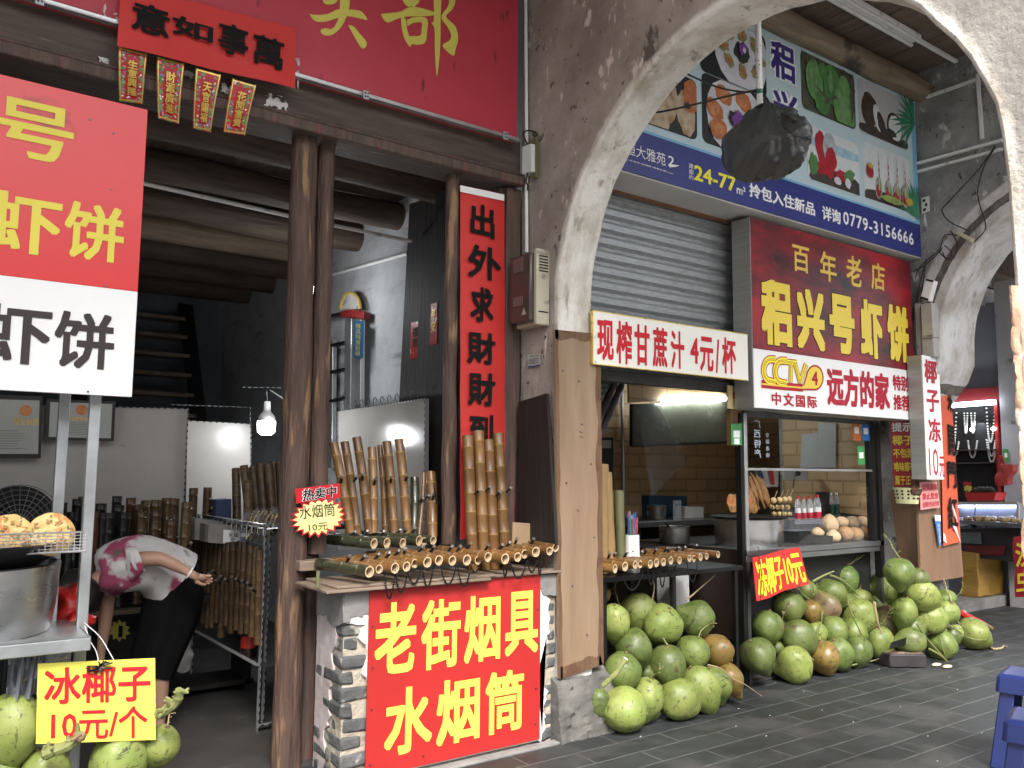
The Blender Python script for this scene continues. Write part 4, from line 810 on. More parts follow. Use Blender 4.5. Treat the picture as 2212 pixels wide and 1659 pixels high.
# ---------------------------------------------------------------- brick counter with flaking plaster
ct = thing('brick_counter', 'old brick counter with flaking white plaster and exposed grey bricks at its corner', 'counter', (2.4, 3.8, 0))
CX = at(742, 1258, Y=3.82).x; CT = .94
DBR = M('grey_brick', (.055, .058, .06), (.115, .117, .115), .85, sc=7, c3=(.34, .31, .27), t3=.6, s3=8, bump=.7, bs=24, rnd=.2)
MORT = M('sandy_mortar', (.33, .28, .22), (.43, .38, .31), .9, sc=12, bump=.8, bs=30)
mb = MB(); mb.box(CX+.009, 3.05, 3.824, 4.12, 0, CT-.02); mb.build('mortar_core', MORT, ct)
course = .076; nz = int((CT-.1)/course)
mb = MB()
for k in range(nz+1):
    z = .015+k*course+R.uniform(-.003, .003)
    def brick(x0, x1, y0, y1):
        c = Vector(((x0+x1)/2, (y0+y1)/2, z+course*.42)); b = MB(); b.box(x0, x1, y0, y1, z, z+course*.82)
        vs = b.v; noise_disp(vs, .016, 16, k); mb.add(vs, b.f)
    odd = k % 2; w0 = .2 if odd else .105
    brick(CX+R.uniform(-.002, .01), CX+w0+R.uniform(-.05, .02), 3.815+R.uniform(-.006, .006), 3.93 if odd else 4.02)
    x = CX+w0+.015
    if k > nz-6: brick(x, x+.1, 3.82, 3.9)
    x = 3.05
    for j in range(3):
        w = .2 if (j+k) % 2 else .11; brick(x-w+.012, x, 3.818+R.uniform(-.005, .006), 3.9); x -= w
    brick(CX+R.uniform(-.004, .006), CX+.08, 3.95 if odd else 4.04, 4.12)
mb.build('brick', DBR, ct, bevel=.013)
# ragged plaster skins (real thickness)
def ragged(edge, n=3, amp=.02):
    out = []
    for i in range(len(edge)-1):
        a, b = Vector(edge[i]), Vector(edge[i+1])
        for j in range(n): f = j/n; p = a.lerp(b, f); out.append((p.x+R.uniform(-amp, amp), p.y+R.uniform(-amp*.6, amp*.6)))
    return out+[edge[-1]]
def skin(name, edge, close, Y0, Y1, mat, axis='Y'):
    pl = ragged(edge)+close
    mb = MB(); mb.prism([(p[0], Y0, p[1]) if axis == 'Y' else (Y0, p[0], p[1]) for p in pl], (0, Y1-Y0, 0) if axis == 'Y' else (Y1-Y0, 0, 0)); return mb.build(name, mat, ct, bevel=.003)
sgx = at(797, 1400, Y=3.79).x; sgr = at(1168, 1400, Y=3.79).x
skin('plaster', [(CX+.005, .80), (CX+.03, .76), (CX+.10, .745), (CX+.09, .69), (CX+.13, .62), (CX+.12, .52), (CX+.16, .46), (CX+.15, .38), (CX+.19, .3), (CX+.19, .2), (CX+.24, .16), (CX+.25, .02)], [(sgr, .02), (sgr, .92), (CX+.005, .92)], 3.803, 3.84, PLASW)
skin('plaster', [(sgr+.02, .02), (sgr+.05, .12), (sgr+.03, .2), (sgr+.06, .27), (sgr+.01, .33), (sgr+.01, .42), (sgr+.04, .46), (sgr+.06, .55), (sgr+.07, .62), (sgr+.08, .70), (sgr+.06, .80), (sgr+.11, .86)], [(sgr-.01, .9), (sgr-.01, .02)], 3.803, 3.84, PLASW)
skin('plaster', [(3.87, .78), (3.88, .70), (3.92, .6), (3.90, .5), (3.95, .42), (3.93, .3), (3.99, .22), (3.97, .1), (4.03, .02)], [(4.12, .02), (4.12, .9), (3.87, .9)], CX-.003, CX+.03, PLASP, 'X')
skin('cement_band', [(CX-.004, .77), (CX+.06, .80), (CX+.14, .79), (CX+.3, .82), (CX+.5, .84), (2.4, .86), (2.7, .86), (sgr, .84), (sgr+.05, .8), (3.04, .8)], [(3.04, CT-.018), (CX-.004, CT-.018)], 3.797, 3.84, CEM)
skin('cement_band', [(3.81, .76), (3.9, .73), (4.0, .78), (4.12, .76)], [(4.12, CT-.018), (3.81, CT-.018)], CX-.008, CX+.03, CEM, 'X')
mb = MB(); mb.box(CX-.12, 2.55, 3.74, 4.14, CT-.02, CT-.005); mb.box(CX-.06, 2.6, 3.76, 4.15, CT-.005, CT+.008); mb.box(2.2, 3.06, 3.77, 4.15, CT-.012, CT+.004); mb.build('top_board', LEDGE, ct, bevel=.004)
# red sign on the counter front
rs = thing('counter_sign', 'large red sign with yellow characters nailed on the front of the brick counter', 'sign', (2.4, 3.79, 0))
q = Quad(at(799, 1267, Y=3.79), at(1167.6, 1238.5, Y=3.79), at(1168.8, 1596, Y=3.79), at(790, 1690, Y=3.79)); X0 = at(799, 1267, Y=3.79).x; X1 = q.c[1].x; Z1 = (q.c[0].z+q.c[1].z)/2; Z0 = q.c[2].z
q = Quad((X0, 3.79, Z1), (X1, 3.79, Z1), (X1, 3.79, Z0), (X0, 3.79, Z0)); BR_ = lambda u, v: .003*sin(u*8)*sin(v*6)
q.sheet('plate', RED, rs, th=.006, k=10)
z6 = lambda x, y: (548.6+.3718*x, 1042.4+.3718*y)
for ch, tl, br in (('老', (706, 705), (936, 1092)), ('街', (975, 688), (1196, 1062)), ('烟', (1224, 664), (1428, 1024)), ('具', (1459, 640), (1648, 984)), ('水', (762, 1208), (1030, 1542)), ('烟', (1064, 1158), (1308, 1484)), ('筒', (1345, 1110), (1565, 1426))):
    text(ch, z6(*tl), z6(*br), YEL, rs, Y=3.79, bold=.05)
for p in ((705, 632), (1100, 595), (1370, 572), (1627, 545), (1650, 735), (1652, 932), (1640, 1195), (1636, 1400), (985, 1588), (675, 1640), (683, 1318), (690, 1075), (690, 835)):
    c = at(*z6(*p), Y=3.786); mb = MB(); mb.tube([(c.x, 3.782, c.z), (c.x, 3.79, c.z)], .004, 8); mb.build('nail', DSTEEL, rs)
# ---------------------------------------------------------------- bamboo pipes
def culm_mesh(name, L, r, mats, hollow=True, nodes=4, bend=0, seed=0, n=20):
    rd = random.Random(seed); prof = []; ms = []; steps = []
    zs = [L*(i+.5+rd.uniform(-.15, .15))/nodes for i in range(nodes)]
    pts = [(0, r)]
    for z in zs: pts += [(z-.007, r), (z-.004, r*1.03), (z-.001, r*1.04), (z+.001, r*.985), (z+.004, r*1.03), (z+.007, r*1.0)]
    pts.append((L, r)); fine = []
    for (a, ra), (b, rb_) in zip(pts, pts[1:]):
        k = max(1, int((b-a)/.05)); fine += [(a+(b-a)*j/k, ra+(rb_-ra)*j/k) for j in range(k)]
    fine.append(pts[-1]); mb = MB()
    node = lambda z: any(abs(z-q) < .0045 for q in zs)
    prof = [(.001 if not hollow else .72*r, 0)]+[(rad, z) for z, rad in fine]+([(r*.76, L+.0), (r*.72, L-.01), (r*.7, L-.1), (.001, L-.1)] if hollow else [(.001, L)])
    ms = [1]+[2 if node((fine[i][0]+fine[i+1][0])/2) else 0 for i in range(len(fine)-1)]+([1, 3, 3, 3] if hollow else [1])
    if hollow: prof.insert(0, (.001, .0)); ms.insert(0, 1)
    mb.lathe(prof, n, None, 0, ms)
    for v in mb.v:
        f = v.z/L; v.x += bend*sin(pi*f); v.y += bend*.3*sin(2*pi*f)
    return mb.mesh(name, mats, 40)
def mouth_mesh(L, r, z):
    mb = MB(); mb.tube([(0, -r*.8, z), (0, -r-.03, z+.025)], [.007, .008], 8, 0); mb.tube([(0, -r-.028, z+.0235), (0, -r-.036, z+.03)], [.010, .010], 8, 1); return mb.mesh('mouthpiece', [BLKP, ALU])
def beads_mesh(r, z, w, drop, seed=0):
    rd = random.Random(seed); mb = MB(); n = 30
    for i in range(n+1):
        f = i/n; x = -w/2+w*f+rd.uniform(-.001, .001); d = drop*(1-(2*f-1)**2); mb.ball((x, 0, -d), .0052, 6)
    return mb.mesh('bead_chain', BLKP)
PIPES = {}
def pipe(label, base, axis, L, r, kind, group, mouth=None, roll=0, nodes=4, seed=0, beads=None, bend=0, name='bamboo_pipe'):
    """pipe standing on / starting at base and running along axis; local Z = axis"""
    mats = {'tan': [BAMB, CUT, NODE, BORE], 'green': [BAMG, CUT, BAMG, BORE], 'dark': [BAMD, BAMK, BAMD, HOLE], 'black': [BAMK, BAMK, BAMK, HOLE], 'brown': [BAMU, BAMU, NODU, HOLE]}[kind]
    key = (kind, round(L, 2), round(r, 3), nodes, seed % 3, bend != 0)
    if key not in PIPES: PIPES[key] = (culm_mesh('culm', L, r, mats, True, nodes, bend, seed % 3), mouth_mesh(L, r, L*.55))
    o = bpy.data.objects.new(name, None); COL.objects.link(o); o.empty_display_size = .05; tag(o, label, 'bamboo pipe', group)
    ax = Vector(axis).normalized(); o.rotation_mode = 'QUATERNION'
    o.rotation_quaternion = Vector((0, 0, 1)).rotation_difference(ax) @ Quaternion((0, 0, 1), roll); o.location = base
    c = link('culm', PIPES[key][0], o)
    if mouth is not None: m_ = link('mouthpiece', PIPES[key][1], o); m_.rotation_euler.z = mouth
    return o
def bead_loop(parent, a, b, drop):
    mb = MB(); a = Vector(a); b = Vector(b); n = int(((a-b).length+2*drop)/.009)
    inv = parent.matrix_basis.inverted()
    for i in range(n+1):
        f = i/n; p = a.lerp(b, f)+Vector((0, 0, -drop*(1-(2*f-1)**2)*1.0)); mb.ball(inv @ p, .0052, 6)
    mb.build('bead_chain', BLKP, parent)
bpy.context.view_layer.update()
# row lying on the counter
row = [(672, 518, 36, 'green', -.46), (728, 503, 28, 'tan', -.3), (820, 497, 34, 'tan', -.42), (887, 488, 31, 'tan', -.4), (935, 470, 28, 'tan', -.36), (1008, 463, 33, 'tan', -.33), (1075, 452, 31, 'tan', -.3), (1153, 453, 31, 'tan', -.32), (1238, 450, 33, 'tan', -.25), (1303, 450, 29, 'tan', -.3), (1360, 432, 30, 'tan', -.28), (1460, 443, 33, 'tan', -.22), (1533, 433, 29, 'tan', -.2), (1573, 415, 28, 'tan', -.22), (1638, 403, 31, 'tan', -.1), (1718, 398, 26, 'tan', -.1), (1753, 378, 26, 'tan', -.05)]
G1 = 'bamboo pipes lying side by side on the brick counter'
ROW1 = []
for i, (x, y, rp, kind, sl_) in enumerate(row):
    px = z6(x, y); c = at(*px, Y=3.72+(.05 if rp < 30 else 0)); r = rp*.3718/FP*dist(c)*.95; L = .40
    c.z = max(c.z, CT+.008+r)
    lab = ('thick dark green bamboo pipe at the left end of the row on the counter' if i == 0 else '%s pale-ended bamboo pipe in the lower lying row on the brick counter' % nth(i, len(row)))
    a = Vector((sl_*.55, 1, .02)).normalized()
    o = pipe(lab, c+a*L, -a, L, round(r, 3), kind, G1, mouth=R.uniform(-.6, .6)+pi if i % 2 else R.uniform(-.4, .4)+pi, seed=i, nodes=3); ROW1.append((o, c, r))
bpy.context.view_layer.update()
for i, j, ax_, bx_, dr_ in ((2, 3, 758, 822, .13), (2, 3, 822, 893, .10), (4, 5, 893, 968, .06), (5, 5, 978, 1043, .10), (6, 7, 1085, 1175, .09), (7, 8, 1183, 1262, .10), (8, 9, 1262, 1310, .03), (11, 12, 1445, 1475, .08), (12, 13, 1490, 1585, .09), (13, 14, 1590, 1640, .06), (14, 15, 1650, 1672, .11)):
    o, c, r = ROW1[i]; yy = 520 if i < 5 else 490 if i < 9 else 462 if i < 14 else 420
    bead_loop(o, at(*z6(ax_, yy), Y=3.735), at(*z6(bx_, yy-6), Y=3.735), dr_)
# upper row of dark pipes
row = [(698, 355, 33, 'green', -.5), (773, 352, 33, 'green', -.5), (865, 352, 31, 'green', -.45), (960, 338, 34, 'green', -.5), (990, 341, 24, 'tan', -.2), (1042, 335, 28, 'green', -.3)]
for i, (x, y, rp, kind, sl_) in enumerate(row):
    c = at(*z6(x, y), Y=4.07+(.03 if i == 4 else 0)); r = rp*.3718/FP*dist(c)*.95; a = Vector((sl_*.9, 1, .03)).normalized(); L = .42
    c.z = max(c.z, 1.035+r) if i != 4 else c.z
    pipe(('brown bamboo pipe tucked between the dark ones on the upper rail' if i == 4 else '%s dark green bamboo pipe in the short upper row on the wooden rail' % nth(i, 6)), c+a*L, -a, L, round(r, 3), kind, 'dark pipes lying on the upper rail', mouth=pi+R.uniform(-.4, .4), seed=i, nodes=3)
# pipes leaning on the white panel
st = [((720, 955), (757, 1152)), ((744, 953), (772, 1154)), ((770, 944), (798, 1154)), ((803, 968), (806, 1152)), ((821, 962), (833, 1154)), ((835, 954), (852, 1156)), ((861, 947), (880, 1156)), ((895, 1033), (893, 1158)), ((915, 1022), (905, 1156)), ((930, 1019), (934, 1160))]
for i, (t_, b_) in enumerate(st):
    yb = 4.28 if i not in (4,) else 4.36; b = at(*b_, Y=yb); t = at(*t_, Y=yb+.10); d = t-b; w = (10.2, 9.6, 10, 10, 7.5, 10, 10.3, 10, 5, 11)[i]; r = w/FP*dist(b)
    lab = 'shortest green-black bamboo pipe standing among the tan ones by the right log post' if i == 7 else 'thin tan bamboo stick standing behind the black bead chain' if i == 8 else 'short tan bamboo pipe with a black bead chain beside the right log post' if i == 9 else '%s tall tan bamboo pipe leaning on the white panel behind the counter' % nth(i, 7)
    o = pipe(lab, b, d, round(d.length, 2), round(r, 3), 'green' if i == 7 else 'tan', 'pipes standing behind the counter', mouth=R.uniform(-.5, .9), seed=i, nodes=4 if i < 7 else 3, bend=.006)
    if i == 9: bpy.context.view_layer.update(); bead_loop(o, at(938, 1046, Y=4.24), at(948, 1085, Y=4.24), .05)
z5b = lambda x, y: (548.6+.3306*x, 548.6+.3306*y)
mb = MB(); mb.box(1.95, 2.95, 4.24, 4.5, .98, 1.0); o = mb.build('shelf_board', LEDGE, None, bevel=.004); tag(o, 'narrow plank shelf under the standing bamboo pipes behind the rail', 'shelf')
for i, (tx, ty, bx, by) in enumerate(((1010, 940, 1022.6, 1176), (1033, 930, 1047, 1178), (1054.5, 949, 1069, 1176), (1076, 937, 1093, 1174))):
    b = at(bx, by, Y=3.98); b.z = CT+.006; t = at(tx, ty, Y=4.06); d = t-b; r = 12/FP*dist(b)
    lab = ('leftmost tall glossy bamboo pipe leaning on the red door couplet', 'tallest pale glossy bamboo pipe leaning on the red door couplet', 'slim dark-banded glossy bamboo pipe leaning on the red door couplet', 'rightmost glossy bamboo pipe leaning on the red door couplet')[i]
    o = pipe(lab, b, d, round(d.length, 2), round(r, 3), 'tan', 'four glossy pipes against the door couplet', mouth=.5, seed=i+1, nodes=6)
# red vertical couplet on the door frame
cp = thing('door_couplet', 'tall red vertical paper couplet with black characters beside the pillar', 'couplet', at(1042, 950, Y=4.16))
q = qY(4.165, (994.5, 401), (1089.5, 421), (1091, 1165), (994.5, 1165)); q.sheet('paper', PAPER, cp, th=.002, k=10, bend=lambda u, v: .004*sin(v*30)+.01*sin(u*3.1))
mb = MB(); q2 = qY(4.15, (994.5, 400), (1089.5, 420.5), (1089.5, 434), (994.5, 414)); q2.sheet('white_hem', WHT, cp, th=.002, k=4)
for ch, tl, br in (('出', (1418, 1320-1000*1), (1568, 1565-1000)),):
    pass
z4 = lambda x, y: (548.6+.3306*x, .3306*y)
text('出', z4(1415, 1322), z4(1570, 1565), BLK, cp, Y=4.147, bold=.06, rough=.003)
text('外', z4(1400, 1590), z4(1612, 1845), BLK, cp, Y=4.147, bold=.05, rough=.003)
for ch, tl, br in (('求', (1418, 205), (1562, 455)), ('財', (1395, 500), (1575, 730)), ('財', (1400, 768), (1575, 998)), ('到', (1408, 1045), (1560, 1290))):
    text(ch, z5b(*tl), z5b(*br), BLK, cp, Y=4.147, bold=.055, rough=.003)
# starburst price tag
pt = thing('price_tag', 'yellow starburst price tag with handwritten characters pinned to the log post', 'price tag', at(688, 1110, Y=4.15))
Y = 4.145; c = (688, 1117); pts = []
for i in range(40):
    k = i % 2; a_ = 2*pi*i/40; rx, ry = (62, 45) if not k else (50, 35); pts.append((c[0]+rx*cos(a_)*R.uniform(.96, 1.03), c[1]+ry*sin(a_)+(-.12*(rx*cos(a_)))))
def decal(parent, pts, Y, mat, name='print', th=.0):
    mb = MB(); pp = [at(*p, Y=Y) for p in pts]
    if th: mb.prism(pp, (0, th, 0))
    else: mb.poly(pp)
    return mb.build(name, mat, parent, smooth=0)
decal(pt, pts, Y, INKR, 'red_edge', .003); decal(pt, [(c[0]+(x-c[0])*.9, c[1]+(y-c[1])*.88) for x, y in pts], Y-.003, M('tag_yellow', (.85, .72, .2), (.85, .8, .4), .5, sc=3), 'yellow_star')
decal(pt, [(637, 1056), (733, 1044), (736, 1075), (640, 1088)], Y-.0045, INKR, 'red_header')
mb = MB(); qq = qY(Y-.006, (652, 1057), (728, 1047), (728, 1073), (652, 1084)); qq.text('热卖中', 0, 0, 1, 1, WHT, pt, .09, .0005); qq.text('热卖中', .02, .03, .98, .97, BLK, pt, .035, .002)
qq = qY(Y-.005, (646, 1093), (722, 1086), (724, 1114), (648, 1122)); qq.text('水烟筒', 0, 0, 1, 1, BLK, pt, -.005, .001)
qq = qY(Y-.005, (666, 1132), (708, 1128), (708, 1144), (668, 1148)); qq.text('10元', 0, 0, 1, 1, BLK, pt, -.005, .001)
# small things on the counter: brass tap, cardboard
tp = thing('wooden_spout', 'small yellow wooden spout standing on the left end of the counter board', 'spout', at(*z6(372, 520), Y=3.78))
c = at(*z6(372, 522), Y=3.8); mb = MB(); mb.lathe([(.001, 0), (.011, 0), (.009, .02), (.011, .035), (.008, .05), (.010, .075), (.001, .075)], 12, Matrix.Translation((c.x, c.y, CT+.008))); mb.build('spout', RAWB, tp)
cb = thing('cardboard_piece', 'torn piece of brown cardboard propped behind the right end of the counter', 'cardboard', at(1150, 1165, Y=4.0))
q = qY(4.0, (1108, 1128), (1197, 1134), (1197, 1182), (1106, 1176)); q.sheet('sheet', CARD, cb, th=.006, k=3)
# interior standing pipes at the back (dark)
zi = lambda x, y: (164.6+.26455*x, 1042.4+.26455*y)
bk = [(905, 165, 82, 'dark', 5.55, 580), (960, 45, 70, 'dark', 5.95, 0), (1075, 35, 68, 'dark', 6.0, 300), (780, 300, 82, 'dark', 5.55, 0), (650, 145, 85, 'dark', 5.75, 0), (655, 228, 80, 'dark', 5.6, 0), (745, 130, 90, 'dark', 5.8, 0), (805, 128, 75, 'dark', 5.95, 0), (565, 140, 70, 'dark', 5.95, 0), (535, 235, 85, 'dark', 5.65, 0), (450, 125, 75, 'dark', 5.9, 0), (505, 182, 66, 'dark', 5.8, 0), (335, 107, 76, 'black', 5.95, 0), (345, 185, 92, 'black', 5.75, 0), (205, 170, 85, 'black', 5.8, 0), (50, 110, 60, 'dark', 5.95, 0), (10, 135, 76, 'black', 5.8, 0), (395, 245, 76, 'black', 5.6, 0), (275, 250, 80, 'black', 5.6, 0), (155, 235, 70, 'dark', 5.6, 0), (-40, 240, 72, 'black', 5.6, 0), (-110, 170, 72, 'black', 5.75, 0), (225, 245, 66, 'black', 5.6, 0)]
order = sorted(range(len(bk)), key=lambda i: bk[i][0])
for k_, i in enumerate(order):
    x, y, w, kind, Y_, bz = bk[i]; t = at(*zi(x, y), Y=Y_); r = w/2*.26455/FP*dist(t); b = Vector((t.x, t.y, 1.0 if bz == 300 else zs)); d = t-b
    if d.length < .2: b.z = t.z-.3; d = t-b
    pipe('%s dark pipe standing on the back shelf behind the bending person' % nth(k_, len(bk)), b, d, round(d.length, 2), round(r, 3), kind, 'dark pipes standing on the back shelf', mouth=.3 if kind != 'black' else None, seed=i, nodes=7, name='smoked_pipe')
# pipes hanging in the rack
for i in range(14):
    f = (i+.35)/14; p = Vector(pB).lerp(Vector(pA), f); t = Vector((p.x-.01, p.y-.03, 1.05+R.uniform(-.02, .02))); L = round(.52+R.uniform(0, .1), 2)
    t.z -= 0; pipe('%s bamboo pipe hanging in the slotted steel rack' % nth(i, 14), t-Vector((0, 0, L)), (R.uniform(-.02, .02), R.uniform(-.02, .02), 1), L, .024, 'brown', 'pipes hanging in the steel rack', mouth=-1.2, seed=i, nodes=5)
# bundle leaning at the back, beside the log post
for i, (tx, ty, bx, by, Y_) in enumerate(((510, 1012, 512, 1130, 5.9), (527, 1005, 540, 1130, 5.85), (546, 1008, 560, 1130, 5.8), (563, 1003, 572, 1130, 5.75), (580, 1006, 590, 1130, 5.7), (592, 998, 600, 1130, 5.75), (604, 1000, 612, 1130, 5.7), (535, 1040, 536, 1135, 5.6))):
    t = at(tx, ty, Y=Y_+.1); b = at(bx, by, Y=Y_); d = t-b
    pipe('%s of the bamboo pipes bundled upright behind the left log post' % nth(i, 8), b, d, round(d.length, 2), .030, 'brown', 'pipes bundled behind the left log post', seed=i, nodes=5)
sb = thing('shelf_board', 'dark back shelf board under the bundled pipes beside the bulb', 'shelf', at(560, 1135, Y=5.8))
p0 = at(495, 1135, Y=5.8); mb = MB(); mb.box(p0.x, p0.x+.75, 5.5, 6.1, p0.z-.03, p0.z); mb.build('board', DOORW, sb)
# ---------------------------------------------------------------- wall-side pillar fittings
cd = thing('cable_conduit', 'thin cream cable conduit running down the brown pillar beside the red fascia board', 'conduit', at(1137, 300, X=3.05))
mb = MB(); mb.tube([at(1135.5, -60, X=3.035), at(1137.5, 310, X=3.035)], .011, 8); mb.tube([at(1137, 372, X=3.035), at(1138, 545, X=3.035)], .011, 8); mb.build('conduit', PVC, cd)
jb = thing('junction_box', 'small white junction box with dangling wires on the brown pillar', 'box', at(1138, 345, X=3.03))
q = qX(3.0, (1128, 317), (1147, 310), (1147, 370), (1128, 377)); q.sheet('box', PVC, jb, th=.05, k=1)
q = qX(3.03, (1149, 300), (1158, 297), (1158, 382), (1149, 385)); q.sheet('wood_back', RAWB, jb, th=.02, k=1)
mb = MB(); mb.tube(catmull([at(1140, 312, X=3.0), at(1130, 290, X=2.99), at(1140, 282, X=3.0), at(1158, 285, X=3.03)]), .005, 6); mb.tube(catmull([at(1140, 372, X=3.0), at(1136, 392, X=3.0), at(1140, 400, X=3.0), at(1140, 410, X=3.03)]), .006, 6); mb.ball(at(1155, 290, X=3.03), .018, 8); mb.build('wire', WIRE, jb)
em = thing('electric_meter_box', 'smoked-front electricity meter box with cream vented side on the pillar', 'meter box', at(1140, 620, X=3.0))
p0, p1 = at(1101, 548, X=2.93), at(1152, 537, X=2.93); p2 = at(1152, 697, X=2.93); yF, yN = p0.y, p1.y
yF = min(yF, 4.15); mb = MB(); mb.box(2.93, 3.0, yN+.03, yF, p2.z+.02, p1.z-.01); mb.build('smoked_cover', SMOKE, em, bevel=.012)
mb = MB(); mb.box(2.955, 3.055, yN-.002, yN+.03, p2.z-.005, p1.z+.01); mb.box(2.985, 3.055, yN, yF, p2.z, p1.z+.005); mb.build('housing', CREAMBOX, em, bevel=.006)
mb = MB()
for k in range(6): z = p1.z-.04-k*.018; mb.box(2.972, 3.04, yN-.006, yN-.002, z, z+.008)
mb.box(2.97, 3.04, yN-.006, yN-.002, p2.z+.07, p2.z+.078); mb.build('vent_slot', HOLE, em, bevel=.001)
MW = M('meter_dial', (.4, .38, .33), None, .4)
for zz_, h in ((.33, .09), (.12, .06)):
    mb = MB(); mb.box(2.926, 2.93, yN+.10, yN+.2, p2.z+zz_, p2.z+zz_+h); mb.build('dial', M('smoked_dial_%d' % int(h*100), (.13, .1, .09), None, .25), em, bevel=.003)
mb = MB(); mb.poly([(2.925, yN+.06, p2.z+.06), (2.925, yN+.11, p2.z+.06), (2.925, yN+.085, p2.z+.105)]); mb.build('warning_mark', MW, em, smooth=0)
nt = thing('notice', 'small printed paper notice stuck on the pillar under the meter box', 'notice', at(1154, 780, X=3.045))
q = qX(3.052, (1140, 767), (1167, 764), (1168, 791), (1141, 795)); q.sheet('paper', CERT, nt, th=.001, k=1)
q.text('用电客户须知', .1, .08, .9, .2, BLK, nt, 0, .002); q.text('尊敬的客户您好\n请按时交费谢谢\n服务热线九五五\n九八随时为您好', .08, .3, .9, .75, DGR, nt, 0, .002); q.rect(0, .86, 1, .98, M('notice_blue', (.05, .07, .2), None, .5), nt)
bd = thing('dark_board', 'dark stained board leaning on the pillar behind the counter end', 'board', at(1150, 1130, X=3.0))
q = qX(3.0, (1120, 868), (1180, 850), (1200, 1178), (1113, 1178)); q.sheet('board', DOORW, bd, th=.02, k=2)
pb = thing('plywood_board', 'tall pale plywood board with stripped brown edges covering the front of the pillar', 'board', (3.2, 3.77, .4))
pl_ = [at(*p, Y=3.775) for p in ((1199, 712), (1297, 722), (1304, 1435), (1209, 1467))]
q = Quad(*[pl_[i] for i in (0, 1, 2, 3)]); q.sheet('board', PLY, pb, th=.02, k=8, wob=.003, sc=5)
def strip_edge(pts, w, side):
    out = []
    for p in pts: out.append(p)
    return out
def ragstrip(q, uv0, uv1, inw, n=40):
    from mathutils import noise
    a = [Vector((uv0[0]+(uv1[0]-uv0[0])*i/n, uv0[1]+(uv1[1]-uv0[1])*i/n)) for i in range(n+1)]
    b = [p+Vector(inw)*(.72+.35*noise.noise(Vector((p.x*4+uv1[0]*3, p.y*9, uv1[1]*5)))+.1*noise.noise(Vector((p.x*30, p.y*60, 3)))) for p in a]; return [q.p(p.x, p.y, .0015) for p in a]+[q.p(p.x, p.y, .0015) for p in reversed(b)]
mb = MB(); [mb.poly(ragstrip(q, *s)) for s in (((1, 0), (1, 1), (-.16, 0)), ((0, 1), (1, 1), (0, -.045)), ((0, 0), (0, 1), (.09, 0)), ((0, 0), (1, 0), (0, .035)))]
mb.build('stripped_edge', PLYE, pb, smooth=0)
mb = MB()
for u, v in ((.2, .45), (.55, .28), (.8, .62), (.3, .75), (.62, .9), (.15, .12), (.5, .15), (.75, .4)): p = q.p(u, v, .002); mb.ball(p, .006, 6)
mb.build('nail', DSTEEL, pb)
mb = MB()
for a_, b_ in (((.50, .30), (.57, .304)), ((.51, .315), (.58, .319)), ((.42, .53), (.47, .537)), ((.35, .62), (.37, .66))):
    mb.poly([q.p(*a_, .002), q.p(*b_, .002), q.p(b_[0], b_[1]+.0018, .002), q.p(a_[0], a_[1]+.0025, .002)])
mb.build('scuff', DOORW, pb, smooth=0)
# rubble footing of the pillar
RUB = M('rubble_cement', (.075, .072, .066), (.16, .152, .14), .9, sc=5, c3=(.19, .165, .135), t3=.58, s3=7, w3=.1, bump=1, bs=12)
mb = MB(); n = 14; vs = []; fs = []
from mathutils import noise
for j in range(n+1):
    for i in range(n+1):
        x = 3.02+(.42)*i/n; z = .315*j/n; vs.append(Vector((x, 3.778-.045*(1-z/.34)**.5+.016*noise.noise(Vector((x*14, z*14, 2)))+.02*noise.noise(Vector((x*40, z*40, 5))), z)))
for j in range(n+1):
    for i in range(n+1): vs.append(Vector((3.02+.42*i/n, 4.0, .42*j/n)))
m = (n+1)**2; F_ = [(j*(n+1)+i, j*(n+1)+i+1, (j+1)*(n+1)+i+1, (j+1)*(n+1)+i) for j in range(n) for i in range(n)]
bnd = [(i, i+1) for i in range(n)]+[(j*(n+1)+n, (j+1)*(n+1)+n) for j in range(n)]+[(n*(n+1)+i+1, n*(n+1)+i) for i in range(n)]+[((j+1)*(n+1), j*(n+1)) for j in range(n)]
mb.add(vs, F_+[tuple(a+m for a in reversed(f)) for f in F_]+[(a, b, b+m, a+m) for a, b in bnd])
o = mb.build('pillar_footing', RUB, None, smooth=30); tag(o, 'crumbling rubble and cement footing under the tall plywood board', 'footing')
# ---------------------------------------------------------------- middle shop building
S2 = thing('shop_building', 'narrow snack shop with a roller shutter and tan brick-pattern walls behind the arch', 'shop', (5, 4, 0))
SOF = M('pale_soffit_board', (.42, .41, .38), (.5, .49, .46), .6, sc=2, c3=(.2, .19, .18), t3=.72, s3=16)
mb = MB(); mb.box(3.365, 4.66, 3.69, 4.02, 3.355, 3.385); mb.box(4.663, 6.965, 3.69, 4.02, 3.355, 3.385); mb.build('soffit', SOF, S2)
mb = MB(); mb.box(3.365, 6.965, 4.02, 4.1, 3.36, 5.0); mb.build('upper_wall', CEM, S2, smooth=0)
SHUT = M('galvanised_shutter', (.27, .285, .29), (.40, .415, .42), .42, metal=.55, sc=16, st=(1, 1, 6), c3=(.16, .085, .045), t3=.70, s3=6, st3=(1, 1, 4), w3=.06, rv=.2)
mb = MB(); vs = []; z = 2.15; zz_ = []; nseg = 0
prof = [(0, 0), (.018, .004), (.03, .022), (.038, .03), (.075, .032), (.082, .022), (.095, .004)]   # z, y
k = 0
while z < 3.36:
    for dz, dy in prof: zz_.append((z+dz, dy))
    z += .10
for X_ in (3.37, 6.96): vs += [Vector((X_, 4.02-dy, min(z, 3.37))) for z, dy in zz_]
m = len(zz_); mb.add(vs, [(i, i+1, m+i+1, m+i) for i in range(m-1)]); mb.build('roller_shutter', SHUT, S2, smooth=25)
